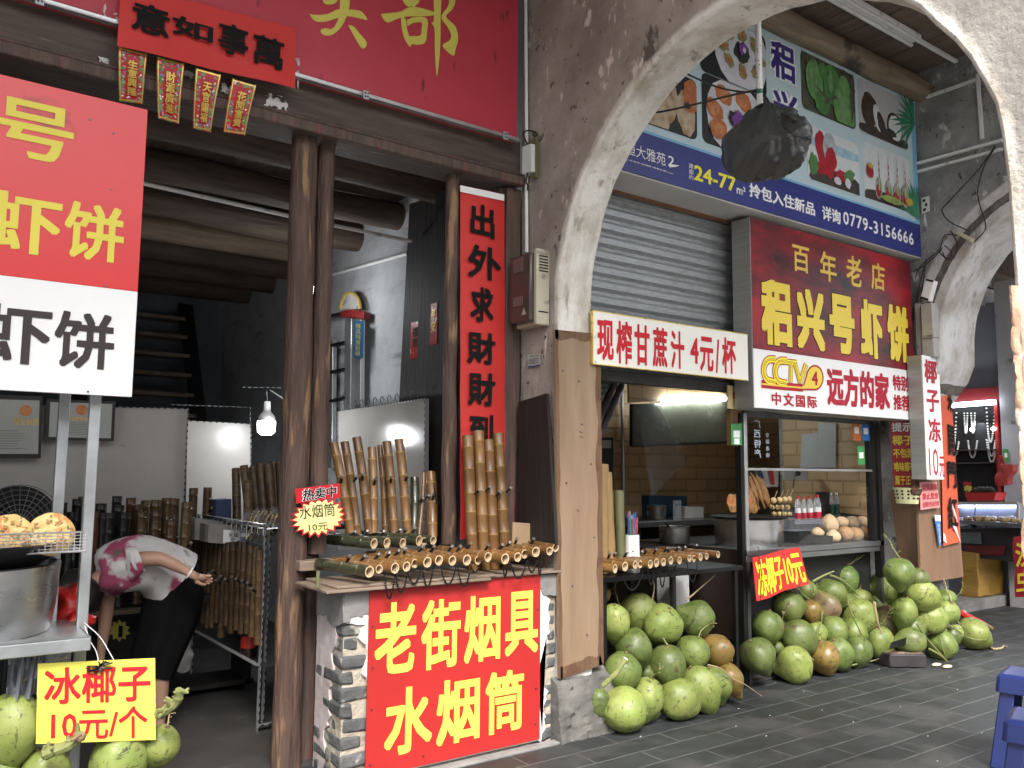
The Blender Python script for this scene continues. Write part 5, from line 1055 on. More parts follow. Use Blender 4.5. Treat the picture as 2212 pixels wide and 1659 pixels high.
mb = MB(); mb.box(3.37, 6.96, 3.955, 4.03, 2.08, 2.15); mb.build('shutter_bottom_bar', DSTEEL, S2, bevel=.005)
mb = MB(); mb.box(3.37, 6.96, 3.96, 3.98, 3.335, 3.355); mb.build('rusty_rail', M('rust', (.22, .09, .035), (.15, .07, .04), .8, sc=12), S2)
mb = MB(); mb.box(3.36, 7.6, 5.9, 6.0, 0, 3.4); mb.build('back_wall', TANWALL, S2, smooth=0)
TANWY = bricks('tan_foam_brick_side', (.44, .285, .14), (.48, .315, .16), (.34, .215, .10), .32, .12, .012, 'YZ', .6, .6, mn=.15)
mb = MB(); mb.box(3.36, 3.40, 4.25, 5.9, 0, 3.4); mb.build('side_wall', TANWY, S2, smooth=0)
mb = MB(); mb.box(7.5, 7.56, 4.3, 5.9, 0, 3.4); mb.build('side_wall', TANWY, S2, smooth=0)
mb = MB(); mb.box(3.36, 7.56, 4.1, 6.0, 3.0, 3.05); mb.build('ceiling', DOORW, S2, smooth=0)
mb = MB(); mb.box(3.36, 7.56, 4.0, 6.0, .004, .02); mb.build('floor', CONC, S2, smooth=0)
mb = MB(); pts = [(3.3+3.72*k/10, 3.62+R.uniform(-.01, .01), 4.83+R.uniform(-.01, .01)) for k in range(11)]; mb.tube(pts, [.095*R.uniform(.95, 1.05) for _ in pts], 14)
mb.build('log_beam', BEAMW, S2)
# ---------------------------------------------------------------- printed menu banner
pn = thing('menu_banner', 'long printed menu banner with food photos above a dark blue advertising strip', 'banner', (5, 3.68, 3.36))
PY = 3.68; xL, xR = 3.30, at(1983, 400, Y=PY).x; zB = at(1990, 555, Y=PY).z; zT = 4.84
SKYB = M('pale_blue_print', (.42, .56, .61), (.52, .63, .66), .45, sc=.9, rv=.1); NAVY = M('navy_print', (.022, .03, .17), (.028, .036, .2), .4, sc=2); EDGEB = M('sky_blue_print', (.16, .40, .60), (.2, .45, .64), .45)
mb = MB(); mb.box(xL, xR, PY, PY+.008, zB, zT); mb.build('fabric', SKYB, pn, smooth=0)
zS = (at(1360, 277, Y=PY).z+at(1985, 480, Y=PY).z)/2
mb = MB(); mb.box(xL, xR+.001, PY-.002, PY+.009, zB-.001, zS-.01); mb.build('blue_strip', NAVY, pn, smooth=0)
mb = MB(); mb.box(xL, xR, PY-.0015, PY, zS-.01, zS+.008); mb.box(xR-.07, xR, PY-.0012, PY, zS, zT); mb.build('blue_edge', EDGEB, pn, smooth=0)
zz1 = lambda x, y: (1206.9+x*.26455, y*.26455)        # zoom of 2200..3100
zz2 = lambda x, y: (1645.8+x*.2977, y*.2977)          # zoom of 3000..4032
zz5 = lambda x, y: (1536+x*.3307, 384+y*.3307)
zz3 = lambda x, y: (1206.9+x*.2645, 384+y*.2645)
def photo(name, corners, mats, shapes, lift=.003):
    """one printed photo: rounded panel (four corner pixels) plus flat printed shapes given as pixels"""
    c = [at(*p, Y=PY) for p in corners]; x0 = min(p.x for p in c); x1 = max(p.x for p in c); z0 = min(p.z for p in c); z1 = max(p.z for p in c)
    x0 = (c[0].x+c[3].x)/2; x1 = (c[1].x+c[2].x)/2; z1 = (c[0].z+c[1].z)/2; z0 = (c[2].z+c[3].z)/2
    mb = MB(); mb.poly([(x, PY-lift, z) for x, z in rr(x0, z0, x1, z1, .05)], 0)
    cut = []
    for i, (m_, u, v, ru, rv_, a_, j) in enumerate(shapes):
        pts = [(min(x1-.004, max(x0+.004, x0+(x1-x0)*u+px)), PY-lift-.0006*(i+1)-.0003, min(z1-.004, max(z0+.004, z1-(z1-z0)*v+pz))) for px, pz in ell(0, 0, ru*(x1-x0), rv_*(x1-x0), 18, a_, j)]
        mb.poly(pts, m_)
    return mb.build(name, mats, pn, smooth=0)
pm = lambda n, c, c2=None: M('print_'+n, c, c2 or tuple(x*.6 for x in c), .45, sc=16)
pK = pm('black', (.015, .015, .018)); pW = pm('plate', (.6, .6, .64), (.5, .5, .54)); pO = pm('orange_food', (.5, .17, .06), (.35, .1, .03)); pY_ = pm('oyster', (.35, .3, .14), (.16, .15, .06)); pV = pm('violet', (.22, .06, .35)); pG = pm('coconut', (.10, .26, .08), (.05, .15, .04)); pGL = pm('coconut_light', (.16, .34, .12), (.09, .22, .07)); pB = pm('brown', (.07, .045, .03)); pT = pm('squid', (.5, .42, .3), (.3, .16, .06)); pR = pm('berry', (.45, .02, .035)); pP = pm('pale', (.62, .66, .66), (.56, .6, .62)); pD = pm('table', (.07, .055, .05)); pY2 = pm('lemon', (.6, .42, .06)); pSky = pm('sea', (.2, .42, .55), (.4, .55, .62)); pGrey = pm('grey', (.4, .42, .44), (.46, .47, .48))
sh = [(1, .62, .45, .42, .42, 0, 0), (2, .62, .45, .12, .12, 0, .2)]
for k in range(8): a_ = 2*pi*k/8; sh.append((3, .62+.29*cos(a_), .45+.29*sin(a_)*1.0, .085, .06, a_, .25)); sh.append((6, .62+.29*cos(a_), .45+.29*sin(a_), .04, .03, a_, .3))
sh += [(4, .62, .36, .07, .05, .5, .3), (4, .6, .42, .04, .05, 0, .3), (5, .64, .4, .025, .03, 0, .2), (5, .2, .1, .05, .02, .3, 0)]
photo('photo_print', [zz1(1150, 95), zz1(1685, 265), zz1(1695, 765), zz1(1150, 610)], [pK, pW, pm('dark_leaf', (.03, .04, .03)), pY_, pV, pW, pO], sh)
sh = [(1, .5, .5, .44, .44, 0, 0)]
for (u, v) in ((.32, .22), (.62, .2), (.8, .42), (.18, .48), (.22, .75), (.6, .8), (.82, .72)):
    sh += [(2, u, v, .13, .10, R.uniform(-.6, .6), .12), (3, u, v, .075, .055, R.random(), .25), (2, u+.01, v+.01, .03, .02, 1, .2)]
sh += [(4, .5, .52, .11, .09, 0, .3), (5, .52, .47, .08, .05, .6, .35), (5, .47, .55, .05, .06, 0, .35)]
photo('photo_print', [zz1(1158, 620), zz1(1700, 770), zz1(1700, 1330), zz1(1178, 1170)], [pK, pW, pO, pm('orange_deep', (.6, .26, .1)), pK, pV], sh)
sh = [(1, .35, .6, .12, .2, .2, .1), (1, .62, .5, .13, .24, -.1, .08), (1, .85, .62, .12, .22, .15, .1), (2, .62, .36, .05, .025, 0, .2), (1, .15, .75, .13, .2, .4, .1), (3, .93, .3, .12, .16, 0, .1), (3, .45, .18, .16, .1, 0, .15), (2, .35, .45, .04, .03, 0, .3), (2, .87, .48, .04, .03, .2, .3), (1, .45, .88, .2, .1, 0, .2)]
photo('photo_print', [(1330, 125), zz1(1115, 590), zz1(1135, 1150), (1330, 245)], [pK, pT, pB, pO], sh)
photo('photo_print', [(1440, 40), zz1(1110, 380), zz1(1105, 515), (1440, 125)], [pK, pT], [])
sh = [(2, .22, .42, .16, .22, 0, .06), (1, .55, .40, .17, .24, .1, .05), (2, .78, .42, .12, .2, 0, .06), (1, .38, .22, .09, .1, 0, .08), (1, .35, .78, .14, .13, 0, .06), (2, .75, .76, .19, .26, .35, .05), (3, .5, .66, .16, .02, .5, .3), (3, .35, .62, .12, .018, -.4, .3), (3, .85, .14, .16, .025, -.7, .2), (3, .9, .6, .03, .2, 0, .2), (4, .15, .42, .03, .12, 0, .2), (4, .5, .36, .04, .14, 0, .2), (4, .7, .7, .05, .16, .3, .2)]
sh = [(3, R.uniform(.02, .98), R.uniform(.02, .3), .015, .1, R.uniform(-.4, .4), .3) for _ in range(14)]+sh
photo('photo_print', [zz2(275, 365), zz2(665, 545), zz2(683, 955), zz2(290, 775)], [pm('grove', (.035, .05, .025), (.1, .1, .07)), pG, pGL, pm('trunk', (.12, .10, .08)), pm('shine', (.2, .34, .16), (.12, .24, .1))], sh)
sh = [(3, .5, .9, .6, .07, -.0, .0), (1, .22, .52, .16, .2, 0, .06), (2, .38, .62, .08, .16, .35, .05), (3, .45, .7, .07, .15, .4, .1), (1, .72, .66, .17, .18, 0, .04), (2, .73, .66, .14, .15, 0, .04), (3, .62, .8, .14, .05, 0, .2)]
photo('photo_print', [zz2(690, 560), zz2(1050, 735), zz2(1055, 1100), zz2(700, 945)], [pGrey, pB, pP, pD], sh)
sh = [(1, .5, .28, .7, .06, 0, 0), (2, .62, .93, .6, .16, 0, 0), (3, .3, .42, .13, .26, .35, .1), (4, .42, .3, .13, .2, 0, .04), (4, .42, .16, .11, .04, 0, 0), (3, .44, .5, .11, .15, 0, .1), (3, .25, .72, .09, .08, 0, .15), (3, .4, .76, .08, .06, 0, .15), (3, .62, .74, .1, .07, 0, .15), (5, .1, .7, .08, .12, 0, .2), (5, .78, .68, .12, .07, .4, .2), (6, .55, .86, .07, .045, 0, .1), (6, .75, .84, .06, .06, 0, .1)]
photo('photo_print', [zz2(325, 940), zz2(690, 1010), zz2(712, 1420), zz2(330, 1305)], [pP, pSky, pD, pR, pm('jar', (.5, .55, .58)), pG, pW], sh)
sh = [(1, .5, .93, .6, .1, 0, 0)]
for u in (.3, .5, .68, .84):
    sh += [(2, u, .74, .075, .14, 0, .06), (3, u-.01, .78, .055, .08, 0, .2), (4, u+.015, .7, .04, .05, 0, .2), (5, u+.01, .42, .008, .26, 0, 0), (6, u+.01, .3, .009, .03, 0, 0), (6, u+.01, .42, .009, .03, 0, 0), (6, u+.01, .52, .009, .03, 0, 0)]
sh += [(3, .1, .5, .06, .09, 0, .1), (7, .1, .42, .05, .03, 0, .2), (7, .92, .82, .08, .05, 0, .2), (4, .55, .9, .25, .04, 0, .2)]
photo('photo_print', [zz2(730, 1045), zz2(1065, 1140), zz2(1080, 1545), zz2(745, 1440)], [pP, pD, pm('glass_drink', (.4, .42, .38)), pR, pm('kiwi', (.3, .38, .1)), pW, pR, pY2], sh)
LEAF = pm('palm', (.03, .16, .09), (.05, .24, .12))
for (bx, by, L_, a0, a1, n_) in ((xR-.02, 4.55, .42, 1.75, 3.9, 12), (xR-.02, zS+.03, .36, 1.5, 3.0, 10)):
    mb = MB()
    for i in range(n_):
        a_ = a0+(a1-a0)*i/(n_-1)+R.uniform(-.05, .05); L2 = L_*R.uniform(.75, 1); d = Vector((cos(a_), 0, sin(a_))); nn = Vector((-d.z, 0, d.x))*.018; b_ = Vector((bx, PY-.0065-.0001*i, by)); t_ = b_+d*L2+Vector((0, 0, -.06 if by > 4 else .02)); mid = b_.lerp(t_, .5)+Vector((0, 0, .02))
        pts = [b_, mid+nn, t_, mid-nn]; pts = [Vector((min(xR-.002, p.x), p.y, p.z)) for p in pts]; mb.poly(pts)
    mb.build('palm_print', LEAF, pn, smooth=0)
PUR = M('indigo_print', (.045, .03, .2), (.04, .026, .18), .45)
for ch, tl, br in (('稆', (60, 275), (240, 618)), ('兴', (78, 632), (262, 900))):
    text(ch, zz2(tl[0]-8, tl[1]-10), zz2(br[0]+8, br[1]+12), WHT, pn, Y=PY-.002, bold=.22, off=.001); text(ch, zz2(*tl), zz2(*br), PUR, pn, Y=PY-.002, bold=.06, off=.003)
text('号', zz2(85, 930), zz2(268, 1200), PUR, pn, Y=PY-.002, bold=.06, off=.003)
text('恒大雅苑', zz1(545, 1152), zz1(872, 1358), WHT, pn, Y=PY-.002, bold=.0, off=.002)
text('海', zz1(492, 1180), zz1(530, 1262), WHT, pn, Y=PY-.002, bold=.0, off=.002)
text('2', zz1(892, 1268), zz1(942, 1362), WHT, pn, Y=PY-.002, bold=.02, off=.002); decal(pn, [zz1(*p) for p in ((895, 1350), (930, 1342), (985, 1352), (960, 1362), (905, 1366))], PY-.0045, WHT, 'lettering')
text('•北海东•金滩畔•海居私寓•', zz1(565, 1300), zz1(885, 1408), WHT, pn, Y=PY-.002, bold=.02, off=.002)
for p in ((515, 565, 1296, 1308), (885, 935, 1406, 1418)): decal(pn, [zz1(p[0], p[2]), zz1(p[1], p[3]), zz1(p[1], p[3]+3), zz1(p[0], p[2]+3)], PY-.0045, WHT, 'lettering')
text('建\n面\n约', zz1(1060, 1330), zz1(1100, 1475), WHT, pn, Y=PY-.002, bold=.0, off=.002)
BYEL = M('bright_yellow_print', (.85, .78, .04), (.83, .76, .04), .45)
def serif(s, tl, br, mat, parent, Y, bold=.03):
    """digits in a high-contrast face: narrow strokes with added foot serifs"""
    o = text(s, tl, br, mat, parent, Y=Y, bold=bold, off=.002); return o
text('24-77', zz1(1103, 1342), zz1(1446, 1572), BYEL, pn, Y=PY-.002, bold=.04, off=.002)
text('m²', zz1(1450, 1508), zz1(1524, 1602), WHT, pn, Y=PY-.002, bold=.02, off=.002)
text('拎包入住新品', zz5(247, 30), zz5(678, 252), WHT, pn, Y=PY-.002, bold=.05, off=.002)
text('详询', zz5(722, 178), zz5(846, 308), WHT, pn, Y=PY-.002, bold=.05, off=.002)
text('0779-3156666', zz5(860, 216), zz5(1322, 442), WHT, pn, Y=PY-.002, bold=.025, off=.002, cs=1.1)
# ---------------------------------------------------------------- light-box shop sign
sg = thing('shop_sign', 'box sign with yellow characters on dark red above a white sponsor panel', 'sign', (5.9, 3.75, 2))
SY = 3.74; x0 = at(1625, 680, Y=SY).x; x1 = at(1973.5, 740, Y=SY).x; z1 = (at(1623.6, 470.6, Y=SY).z+at(1971, 565, Y=SY).z)/2; z0 = (at(1628.6, 883.4, Y=SY).z+at(1975.8, 906.5, Y=SY).z)/2; zm = (at(*zz5(275, 1130), Y=SY).z+at(*zz5(1328, 1250), Y=SY).z)/2
mb = MB(); mb.box(x0, x1, SY+.004, SY+.17, z0, z1); mb.build('steel_case', M('brushed_case', (.30, .29, .27), (.37, .36, .34), .45, metal=.5, sc=2, st=(1, 1, 20)), sg, bevel=.003)
SMK = M('dark_red_smoke_print', (.012, .008, .01), (.33, .014, .025), .35, sc=1.3, st=(1, 1, 2.2), lo=.36, hi=.62, rv=.1)
mb = MB(); mb.box(x0+.004, x1-.004, SY, SY+.004, zm, z1-.004); mb.build('red_panel', SMK, sg, smooth=0)
mb = MB(); mb.box(x0+.004, x1-.004, SY+.0005, SY+.004, z0+.004, zm); mb.build('white_panel', WHT, sg, smooth=0)
mb = MB(); mb.beam((x0+.05, SY+.1, z1), (x0+.02, SY+.24, z1+.04), .03, .03); mb.build('bracket', DSTEEL, sg)
SGY = M('sign_yellow', (.78, .60, .07), (.74, .56, .06), .4); SGO = M('sign_gold', (.72, .50, .09), (.66, .44, .07), .4)
for ch, tl, br in (('百', (527, 432), (642, 630)), ('年', (706, 472), (820, 690)), ('老', (878, 500), (985, 720)), ('店', (1040, 545), (1136, 745))): text(ch, zz5(*tl), zz5(*br), SGO, sg, Y=SY, bold=.03, rough=.002)
for ch, tl, br in (('稆', (320, 648), (530, 1112)), ('兴', (553, 710), (745, 1140)), ('号', (766, 748), (942, 1162)), ('虾', (966, 785), (1126, 1192)), ('饼', (1143, 818), (1296, 1215))):
    text(ch, zz5(tl[0]-4, tl[1]-5), zz5(br[0]+4, br[1]+6), BLK, sg, Y=SY, bold=.12, off=.001); text(ch, zz5(*tl), zz5(*br), SGY, sg, Y=SY, bold=.10, off=.003)
text('远方的家', zz5(752, 1228), zz5(1168, 1520), MAROON, sg, Y=SY, bold=.07, off=.003)
text('特别\n推荐', zz5(1183, 1285), zz5(1298, 1525), MAROON, sg, Y=SY, bold=.06, off=.003, ls=1.25)
text('中文国际', zz5(393, 1398), zz5(690, 1508), MAROON, sg, Y=SY, bold=.05, off=.003, cs=1.25)
# broadcaster emblem: red-edged yellow letters with a curl round the 4
def stroke_path(pts, w, Y, mat, name, parent, n=8):
    P3 = [at(*p, Y=Y) for p in pts]; L_ = []; R_ = []
    for i, p in enumerate(P3):
        d = (P3[min(i+1, len(P3)-1)]-P3[max(i-1, 0)]).normalized(); nn = Vector((-d.z, 0, d.x))*w; L_.append(Vector((p.x+nn.x, Y, p.z+nn.z))); R_.append(Vector((p.x-nn.x, Y, p.z-nn.z)))
    mb = MB(); m = len(P3); mb.add(L_+R_, [(i, i+1, m+i+1, m+i) for i in range(m-1)]); return mb.build(name, mat, parent, smooth=0)
def cpath(cx, cy, rx, ry, a0, a1, n=14): return [(cx+rx*cos(a0+(a1-a0)*i/n), cy+ry*sin(a0+(a1-a0)*i/n)) for i in range(n+1)]
C1 = [(424, 1188), (395, 1186)]+cpath(390, 1258, 46, 72, -pi/2, -pi*1.5)+[(424, 1338)]
C2 = [(498, 1196), (468, 1194)]+cpath(462, 1266, 44, 72, -pi/2, -pi*1.5)+[(498, 1346)]
TT = [[(478, 1200), (560, 1210)], [(523, 1205), (520, 1336)]]; VV = [[(548, 1209), (582, 1338)], [(622, 1216), (582, 1338)]]
fl = lambda L_: [zz5(*p) for p in L_]
for w, mat, dy in ((.030, MAROON, .003), (.022, BYEL, .005), (.007, MAROON, .007), (.003, BYEL, .009)):
    for i, s_ in enumerate((C1, C2, TT[0], TT[1], VV[0], VV[1])): stroke_path(fl(s_), w*(.8 if i > 1 else 1), SY-dy-.0002*i, mat, 'emblem_letter', sg)
sw = [(330, 1346), (480, 1362), (600, 1372)]
for w, mat, dy in ((.028, MAROON, .0035), (.006, SGY, .0055)): stroke_path(fl(sw), w, SY-dy, mat, 'emblem_bar', sg)
for kx, mat, dy in ((1, MAROON, .004), (.86, SGY, .006)):
    decal(sg, [zz5(674+(x-674)*kx, 1306+(y-1306)*kx) for x, y in cpath(678, 1306, 58, 84, -pi*.95, pi*.55, 18)+[(560, 1388), (600, 1360)]], SY-dy, mat, 'emblem_disc')
text('4', zz5(655, 1262), zz5(698, 1358), MAROON, sg, Y=SY-.006, bold=.04, off=.002)
# ---------------------------------------------------------------- sugarcane juice sign
jw = thing('juice_sign', 'long white sign with red characters below the roller shutter', 'sign', (4, 3.76, 2.2))
JY = 3.755; xa, xb = at(1281, 730, Y=JY).x, at(1606, 770, Y=JY).x; za, zb_ = (at(1281, 671, Y=JY).z+at(1605, 721, Y=JY).z)/2, (at(1279.6, 787.4, Y=JY).z+at(1603.6, 819, Y=JY).z)/2
JW = M('cream_white_enamel', (.78, .77, .70), (.74, .73, .66), .28, sc=2, rv=.1); mb = MB(); mb.box(xa, xb+.05, JY, JY+.02, zb_, za); mb.build('plate', JW, jw, bevel=.003)
mb = MB(); [mb.box(xa-.004, xb+.05, JY-.003, JY+.018, z-.003, z+.002) for z in (zb_, za)]; mb.box(xa-.004, xa+.002, JY-.003, JY+.018, zb_, za); mb.build('brass_edge', GOLD, jw)
for ch, tl, br in (('现', (312, 1152), (448, 1500)), ('榨', (468, 1162), (598, 1530)), ('甘', (616, 1192), (742, 1540)), ('蔗', (764, 1216), (888, 1554)), ('汁', (912, 1244), (1026, 1566)), ('4', (1072, 1302), (1142, 1520)), ('元', (1150, 1292), (1264, 1588)), ('/', (1278, 1318), (1312, 1596)), ('杯', (1330, 1298), (1448, 1606))): text(ch, zz3(*tl), zz3(*br), INKR, jw, Y=JY, bold=.05)
for p in ((294, 1302), (300, 1502)): c = at(*zz3(*p), Y=JY); mb = MB(); mb.tube([(c.x, JY-.004, c.z), (c.x, JY, c.z)], .008, 10); mb.build('screw', ALU, jw)
# ---------------------------------------------------------------- black bag over the hanging lamp, pipe, tube light
hp = thing('hanging_pipe', 'white speckled pipe hanging from the arcade ceiling down to the black plastic bag', 'pipe', at(1642, 240, X=3.62))
b_ = at(1642, 240, X=3.62); t_ = at(1636.5, 0, X=3.62); mb = MB(); mb.tube([(b_.x, b_.y, b_.z-.1), (b_.x, b_.y, 5.0)], .017, 12); mb.build('pipe', PVC, hp)
mb = MB(); c = at(1640, 200, X=3.62); mb.tube([(b_.x, b_.y, c.z-.012), (b_.x, b_.y, c.z+.014)], .0185, 12); mb.build('green_tape', M('green_tape', (.02, .16, .08), None, .4), hp)
mb = MB()
for k in range(50): z = b_.z+R.uniform(0, .9); a_ = R.uniform(0, 6.28); mb.ball((b_.x+.0165*cos(a_), b_.y+.0165*sin(a_), z), .0035, 5)
mb.build('dirt_speck', HOLE, hp)
wr = thing('black_wire', 'two black wires strung from the white pipe to the white arch', 'wire', at(1500, 230, X=3.5))
mb = MB(); mb.tube(catmull([at(1640, 198, X=3.62), at(1600, 198, X=3.6), at(1550, 188, X=3.55), at(1495, 165, X=3.42), at(1462, 148, X=3.35)]), .005, 6); mb.tube(catmull([at(1640, 193, X=3.62), at(1570, 208, X=3.57), at(1490, 228, X=3.5), at(1430, 241, X=3.42), at(1388, 245, X=3.36)]), .006, 6); mb.tube(catmull([at(1650, 205, X=3.62), at(1660, 222, X=3.6), at(1662, 240, X=3.6)]), .008, 6)
mb.build('wire', WIRE, wr)
bgm = MB(); outl = [(1568, 300), (1563, 320), (1567, 350), (1585, 372), (1612, 384), (1650, 388), (1690, 382), (1718, 368), (1735, 345), (1742, 318), (1750, 312), (1748, 300), (1745, 285), (1741, 268), (1735, 258), (1722, 255), (1700, 240), (1680, 246), (1660, 236), (1643, 230), (1628, 236), (1612, 252), (1590, 275)]
cx_, cy_ = 1655, 318; NR = 24; n = len(outl)*4; oc = catmull([Vector((x, y, 0)) for x, y in outl+outl[:1]], 4)[:-1]; n = len(oc); vs = []
ctr = at(cx_, cy_, X=3.6); yc = ctr.y
from mathutils import noise
for s_ in (-1, 1):
    for j in range(NR+1):
        f = j/NR
        for p in oc:
            x = cx_+(p.x-cx_)*sin(f*pi/2); y = cy_+(p.y-cy_)*sin(f*pi/2); q_ = at(x, y, X=3.6); dep = .19*cos(f*pi/2); off = CF*dep*s_
            v = q_+off; w1 = noise.noise(v*9); w2 = abs(noise.noise(v*17+Vector((3, 1, 2)))); w3 = abs(noise.noise(v*34)); amp = 1 if f < .97 else .25
            wr_ = .5+.5*max(-1, min(1, (v-ctr).dot(CR)/.12)); th_ = math.atan2(y-228, x-1650); rr_ = math.hypot(y-228, x-1650)
            fold = abs(noise.noise(Vector((th_*4.5, rr_*.012, s_*2+1)))); fine = abs(noise.noise(Vector((th_*12, rr_*.03, s_*3+5)))); f2 = abs(noise.noise(Vector((x*.035+y*.05, y*.03-x*.02, s_+9))))
            v += (v-ctr).normalized()*(.022*w1-.05*fold*(.4+.6*min(1, rr_/70))-.016*fine-.03*wr_*f2-.02*wr_*w2+.025)*amp; vs.append(v)
fs = []; m = (NR+1)*n
for s_ in (0, m):
    for j in range(NR):
        for i in range(n): f_ = (s_+j*n+i, s_+j*n+(i+1) % n, s_+(j+1)*n+(i+1) % n, s_+(j+1)*n+i); fs.append(f_ if s_ else f_[::-1])
fs += [(NR*n+i, NR*n+(i+1) % n, m+NR*n+(i+1) % n, m+NR*n+i) for i in range(n)]
bgm.add(vs, fs); o = bgm.build('plastic_bag', BAGM, None, smooth=75); tag(o, 'big crumpled black plastic bag tied over a lamp hanging under the arch', 'bag')
tie = MB(); tie.tube(catmull([at(1634, 232, X=3.56), at(1648, 226, X=3.54), at(1664, 232, X=3.57), at(1668, 240, X=3.6)]), .008, 6); tie.tube(catmull([at(1690, 246, X=3.5), at(1705, 252, X=3.48), at(1722, 262, X=3.5)]), .01, 6)
link('tie', tie.mesh('tie', WIRE), o)
tl_ = thing('tube_light', 'unlit white double-rail fluorescent tube fitting under the plank ceiling', 'lamp', at(1900, 50, Z=4.93))
a_, b_ = at(1770, -18, Z=4.93), at(1985, 90, Z=4.93); a_.y = b_.y = (a_.y+b_.y)/2
mb = MB(); mb.box(a_.x, b_.x, a_.y-.05, a_.y+.05, 4.94, 4.98); mb.build('housing', PVC, tl_, bevel=.006)
for dy in (-.035, .035): mb = MB(); mb.tube([(a_.x, a_.y+dy, 4.925), (b_.x, a_.y+dy, 4.925)], .015, 10); mb.build('tube', M('unlit_tube_%d' % (dy > 0), (.7, .7, .68), None, .25), tl_)
def trunking(label, pts, r=.014):
    t = thing('cable_trunking', label, 'conduit', pts[0]); mb = MB()
    for p, q_ in zip(pts, pts[1:]): mb.beam(p, q_, .03, .022)
    mb.build('trunking', PVC, t); return t
trunking('white cable trunking continuing from the tube light to the far arch wall', [(b_.x+.02, b_.y, 4.97), (6.94, b_.y, 4.97)])
trunking('white conduit along the top of the far grey wall', [at(1975, 219, X=6.95), at(2112, 171, X=6.95)])
trunking('white conduit dropping down the far grey wall behind the street column', [at(2112, 160, X=6.95), at(2122, 300, X=6.95)])
trunking('thicker dirty white conduit crossing the far grey wall above the switch', [at(1980, 354, X=6.95), at(2165, 303, X=6.95)])
trunking('thin conduit just under the thicker dirty one on the far grey wall', [at(1980, 372, X=6.955), at(2165, 322, X=6.955)])
sw_ = thing('wall_switch', 'small white socket plate on the far grey wall beside the banner', 'socket', at(1998, 445, X=6.95)); q = qX(6.96, (1990, 428), (2006, 423), (2007, 456), (1991, 462)); q.sheet('plate', PVC, sw_, th=.02, k=1)
q.rect(.2, .12, .55, .3, HOLE, sw_); q.rect(.5, .42, .8, .62, HOLE, sw_); q.rect(.2, .72, .6, .88, HOLE, sw_)
wl = thing('hanging_wires', 'loose black wires looping over the far arch and its connector', 'wires', at(2080, 600, X=6.9)); mb = MB()
for pts in ([(2150, 315), (2110, 370), (2045, 440), (2035, 455), (2050, 478), (2095, 500)], [(2150, 318), (2125, 360), (2112, 420), (2128, 480), (2126, 500), (2105, 522)], [(2070, 508), (2042, 508), (2033, 530), (2030, 545), (2048, 560), (2055, 545), (2040, 530)], [(2036, 535), (2005, 560), (1985, 580), (1978, 600)], [(2034, 540), (2010, 562), (1995, 575), (1975, 585)], [(2000, 560), (1990, 640), (1988, 655)], [(2055, 500), (2068, 530), (2058, 560), (2042, 556), (2036, 545)], [(1997, 575), (1985, 620), (1980, 650)]): mb.tube(catmull([at(x, y, X=6.93) for x, y in pts], 5), .005, 5)
mb.build('wire', WIRE, wl)
cn = thing('wire_connector', 'small cream wire connector strip on the far arch', 'connector', at(2085, 512, X=6.92)); mb = MB(); mb.beam(at(2068, 503, X=6.93), at(2102, 520, X=6.93), .05, .03); mb.build('strip', CREAMBOX, cn, bevel=.004)
# ---------------------------------------------------------------- snack shop interior
hd = thing('range_hood', 'dark greasy range hood panel lit by a tube light in the snack shop', 'hood', at(1470, 960, Y=5.4))
q = qY(5.4, (1363, 873), (1571, 866), (1577, 955), (1363, 964)); q.sheet('panel', M('greasy_glass', (.05, .05, .035), (.08, .08, .06), .25, sc=3), hd, th=.02, k=2)
mb = MB(); [mb.beam(q.p(*a, .01), q.p(*b, .01), .02, .02) for a, b in (((0, 1), (1, 1)), ((0, 0), (0, 1)), ((1, 0), (1, 1)))]; mb.build('frame', BLKP, hd)
mb = MB(); mb.tube([at(1432, 868, Y=5.36), at(1566, 861, Y=5.36)], .022, 12); mb.build('tube', glow('tube_glow', (.85, .97, 1), 18), hd)
q2 = qY(5.38, (1358, 826), (1568, 834), (1570, 858), (1359, 870)); q2.sheet('tan_strip', TANWALL, hd, th=.02, k=2)
gm, q = plane_thing('menu_board', 'dark green chalk menu board at the back left of the snack shop', 'menu board', [(1288, 812), (1322, 815), (1322, 882), (1288, 900)], 5.7, M('chalkboard', (.02, .05, .03), None, .6), .02, 'board')
for k in range(6): q.text('甘蔗汁 四元', .1, .05+k*.15, .7, .13+k*.15, CERT, gm, -.01, .004)
gn, q = plane_thing('notice_board', 'dark navy notice board below the green menu board', 'notice board', [(1290, 945), (1325, 945), (1325, 1062), (1290, 1062)], 5.7, M('navy_board', (.015, .02, .035), None, .5), .02, 'board'); q.rect(.15, .05, .85, .2, CERT, gn)
for i, (a, b, lab) in enumerate((((1334, 812), (1284, 925), 'shorter dark purple sugarcane pole leaning beside the plywood board'), ((1352, 812), (1284, 965), 'longer dark purple sugarcane pole leaning in front of the shorter one'))):
    A_, B_ = at(*a, Y=4.6), at(*b, Y=4.45); CANE = MATS.get('sugarcane') or M('sugarcane', (.05, .035, .045), (.11, .085, .1), .5, sc=5, c3=(.02, .015, .02), t3=.58, s3=14)
    n = 16; mb = MB(); pts = [A_.lerp(B_, k/n) for k in range(n+1)]; mb.tube(pts, [.024 if k % 3 else .029 for k in range(n+1)], 10); tag(mb.build('sugarcane_pole', CANE), lab, 'sugarcane', 'sugarcane poles by the plywood board')
gp = thing('grey_pipe', 'vertical grey pipe on the back wall of the snack shop', 'pipe', at(1346, 1085, Y=5.85)); mb = MB(); mb.tube([at(1343, 820, Y=5.85), at(1347, 1088, Y=5.85)], .017, 8); mb.build('pipe', GALV, gp)
pf = thing('plastic_film', 'crinkled clear plastic film hanging below the range hood', 'plastic film', at(1430, 1000, Y=5.2))
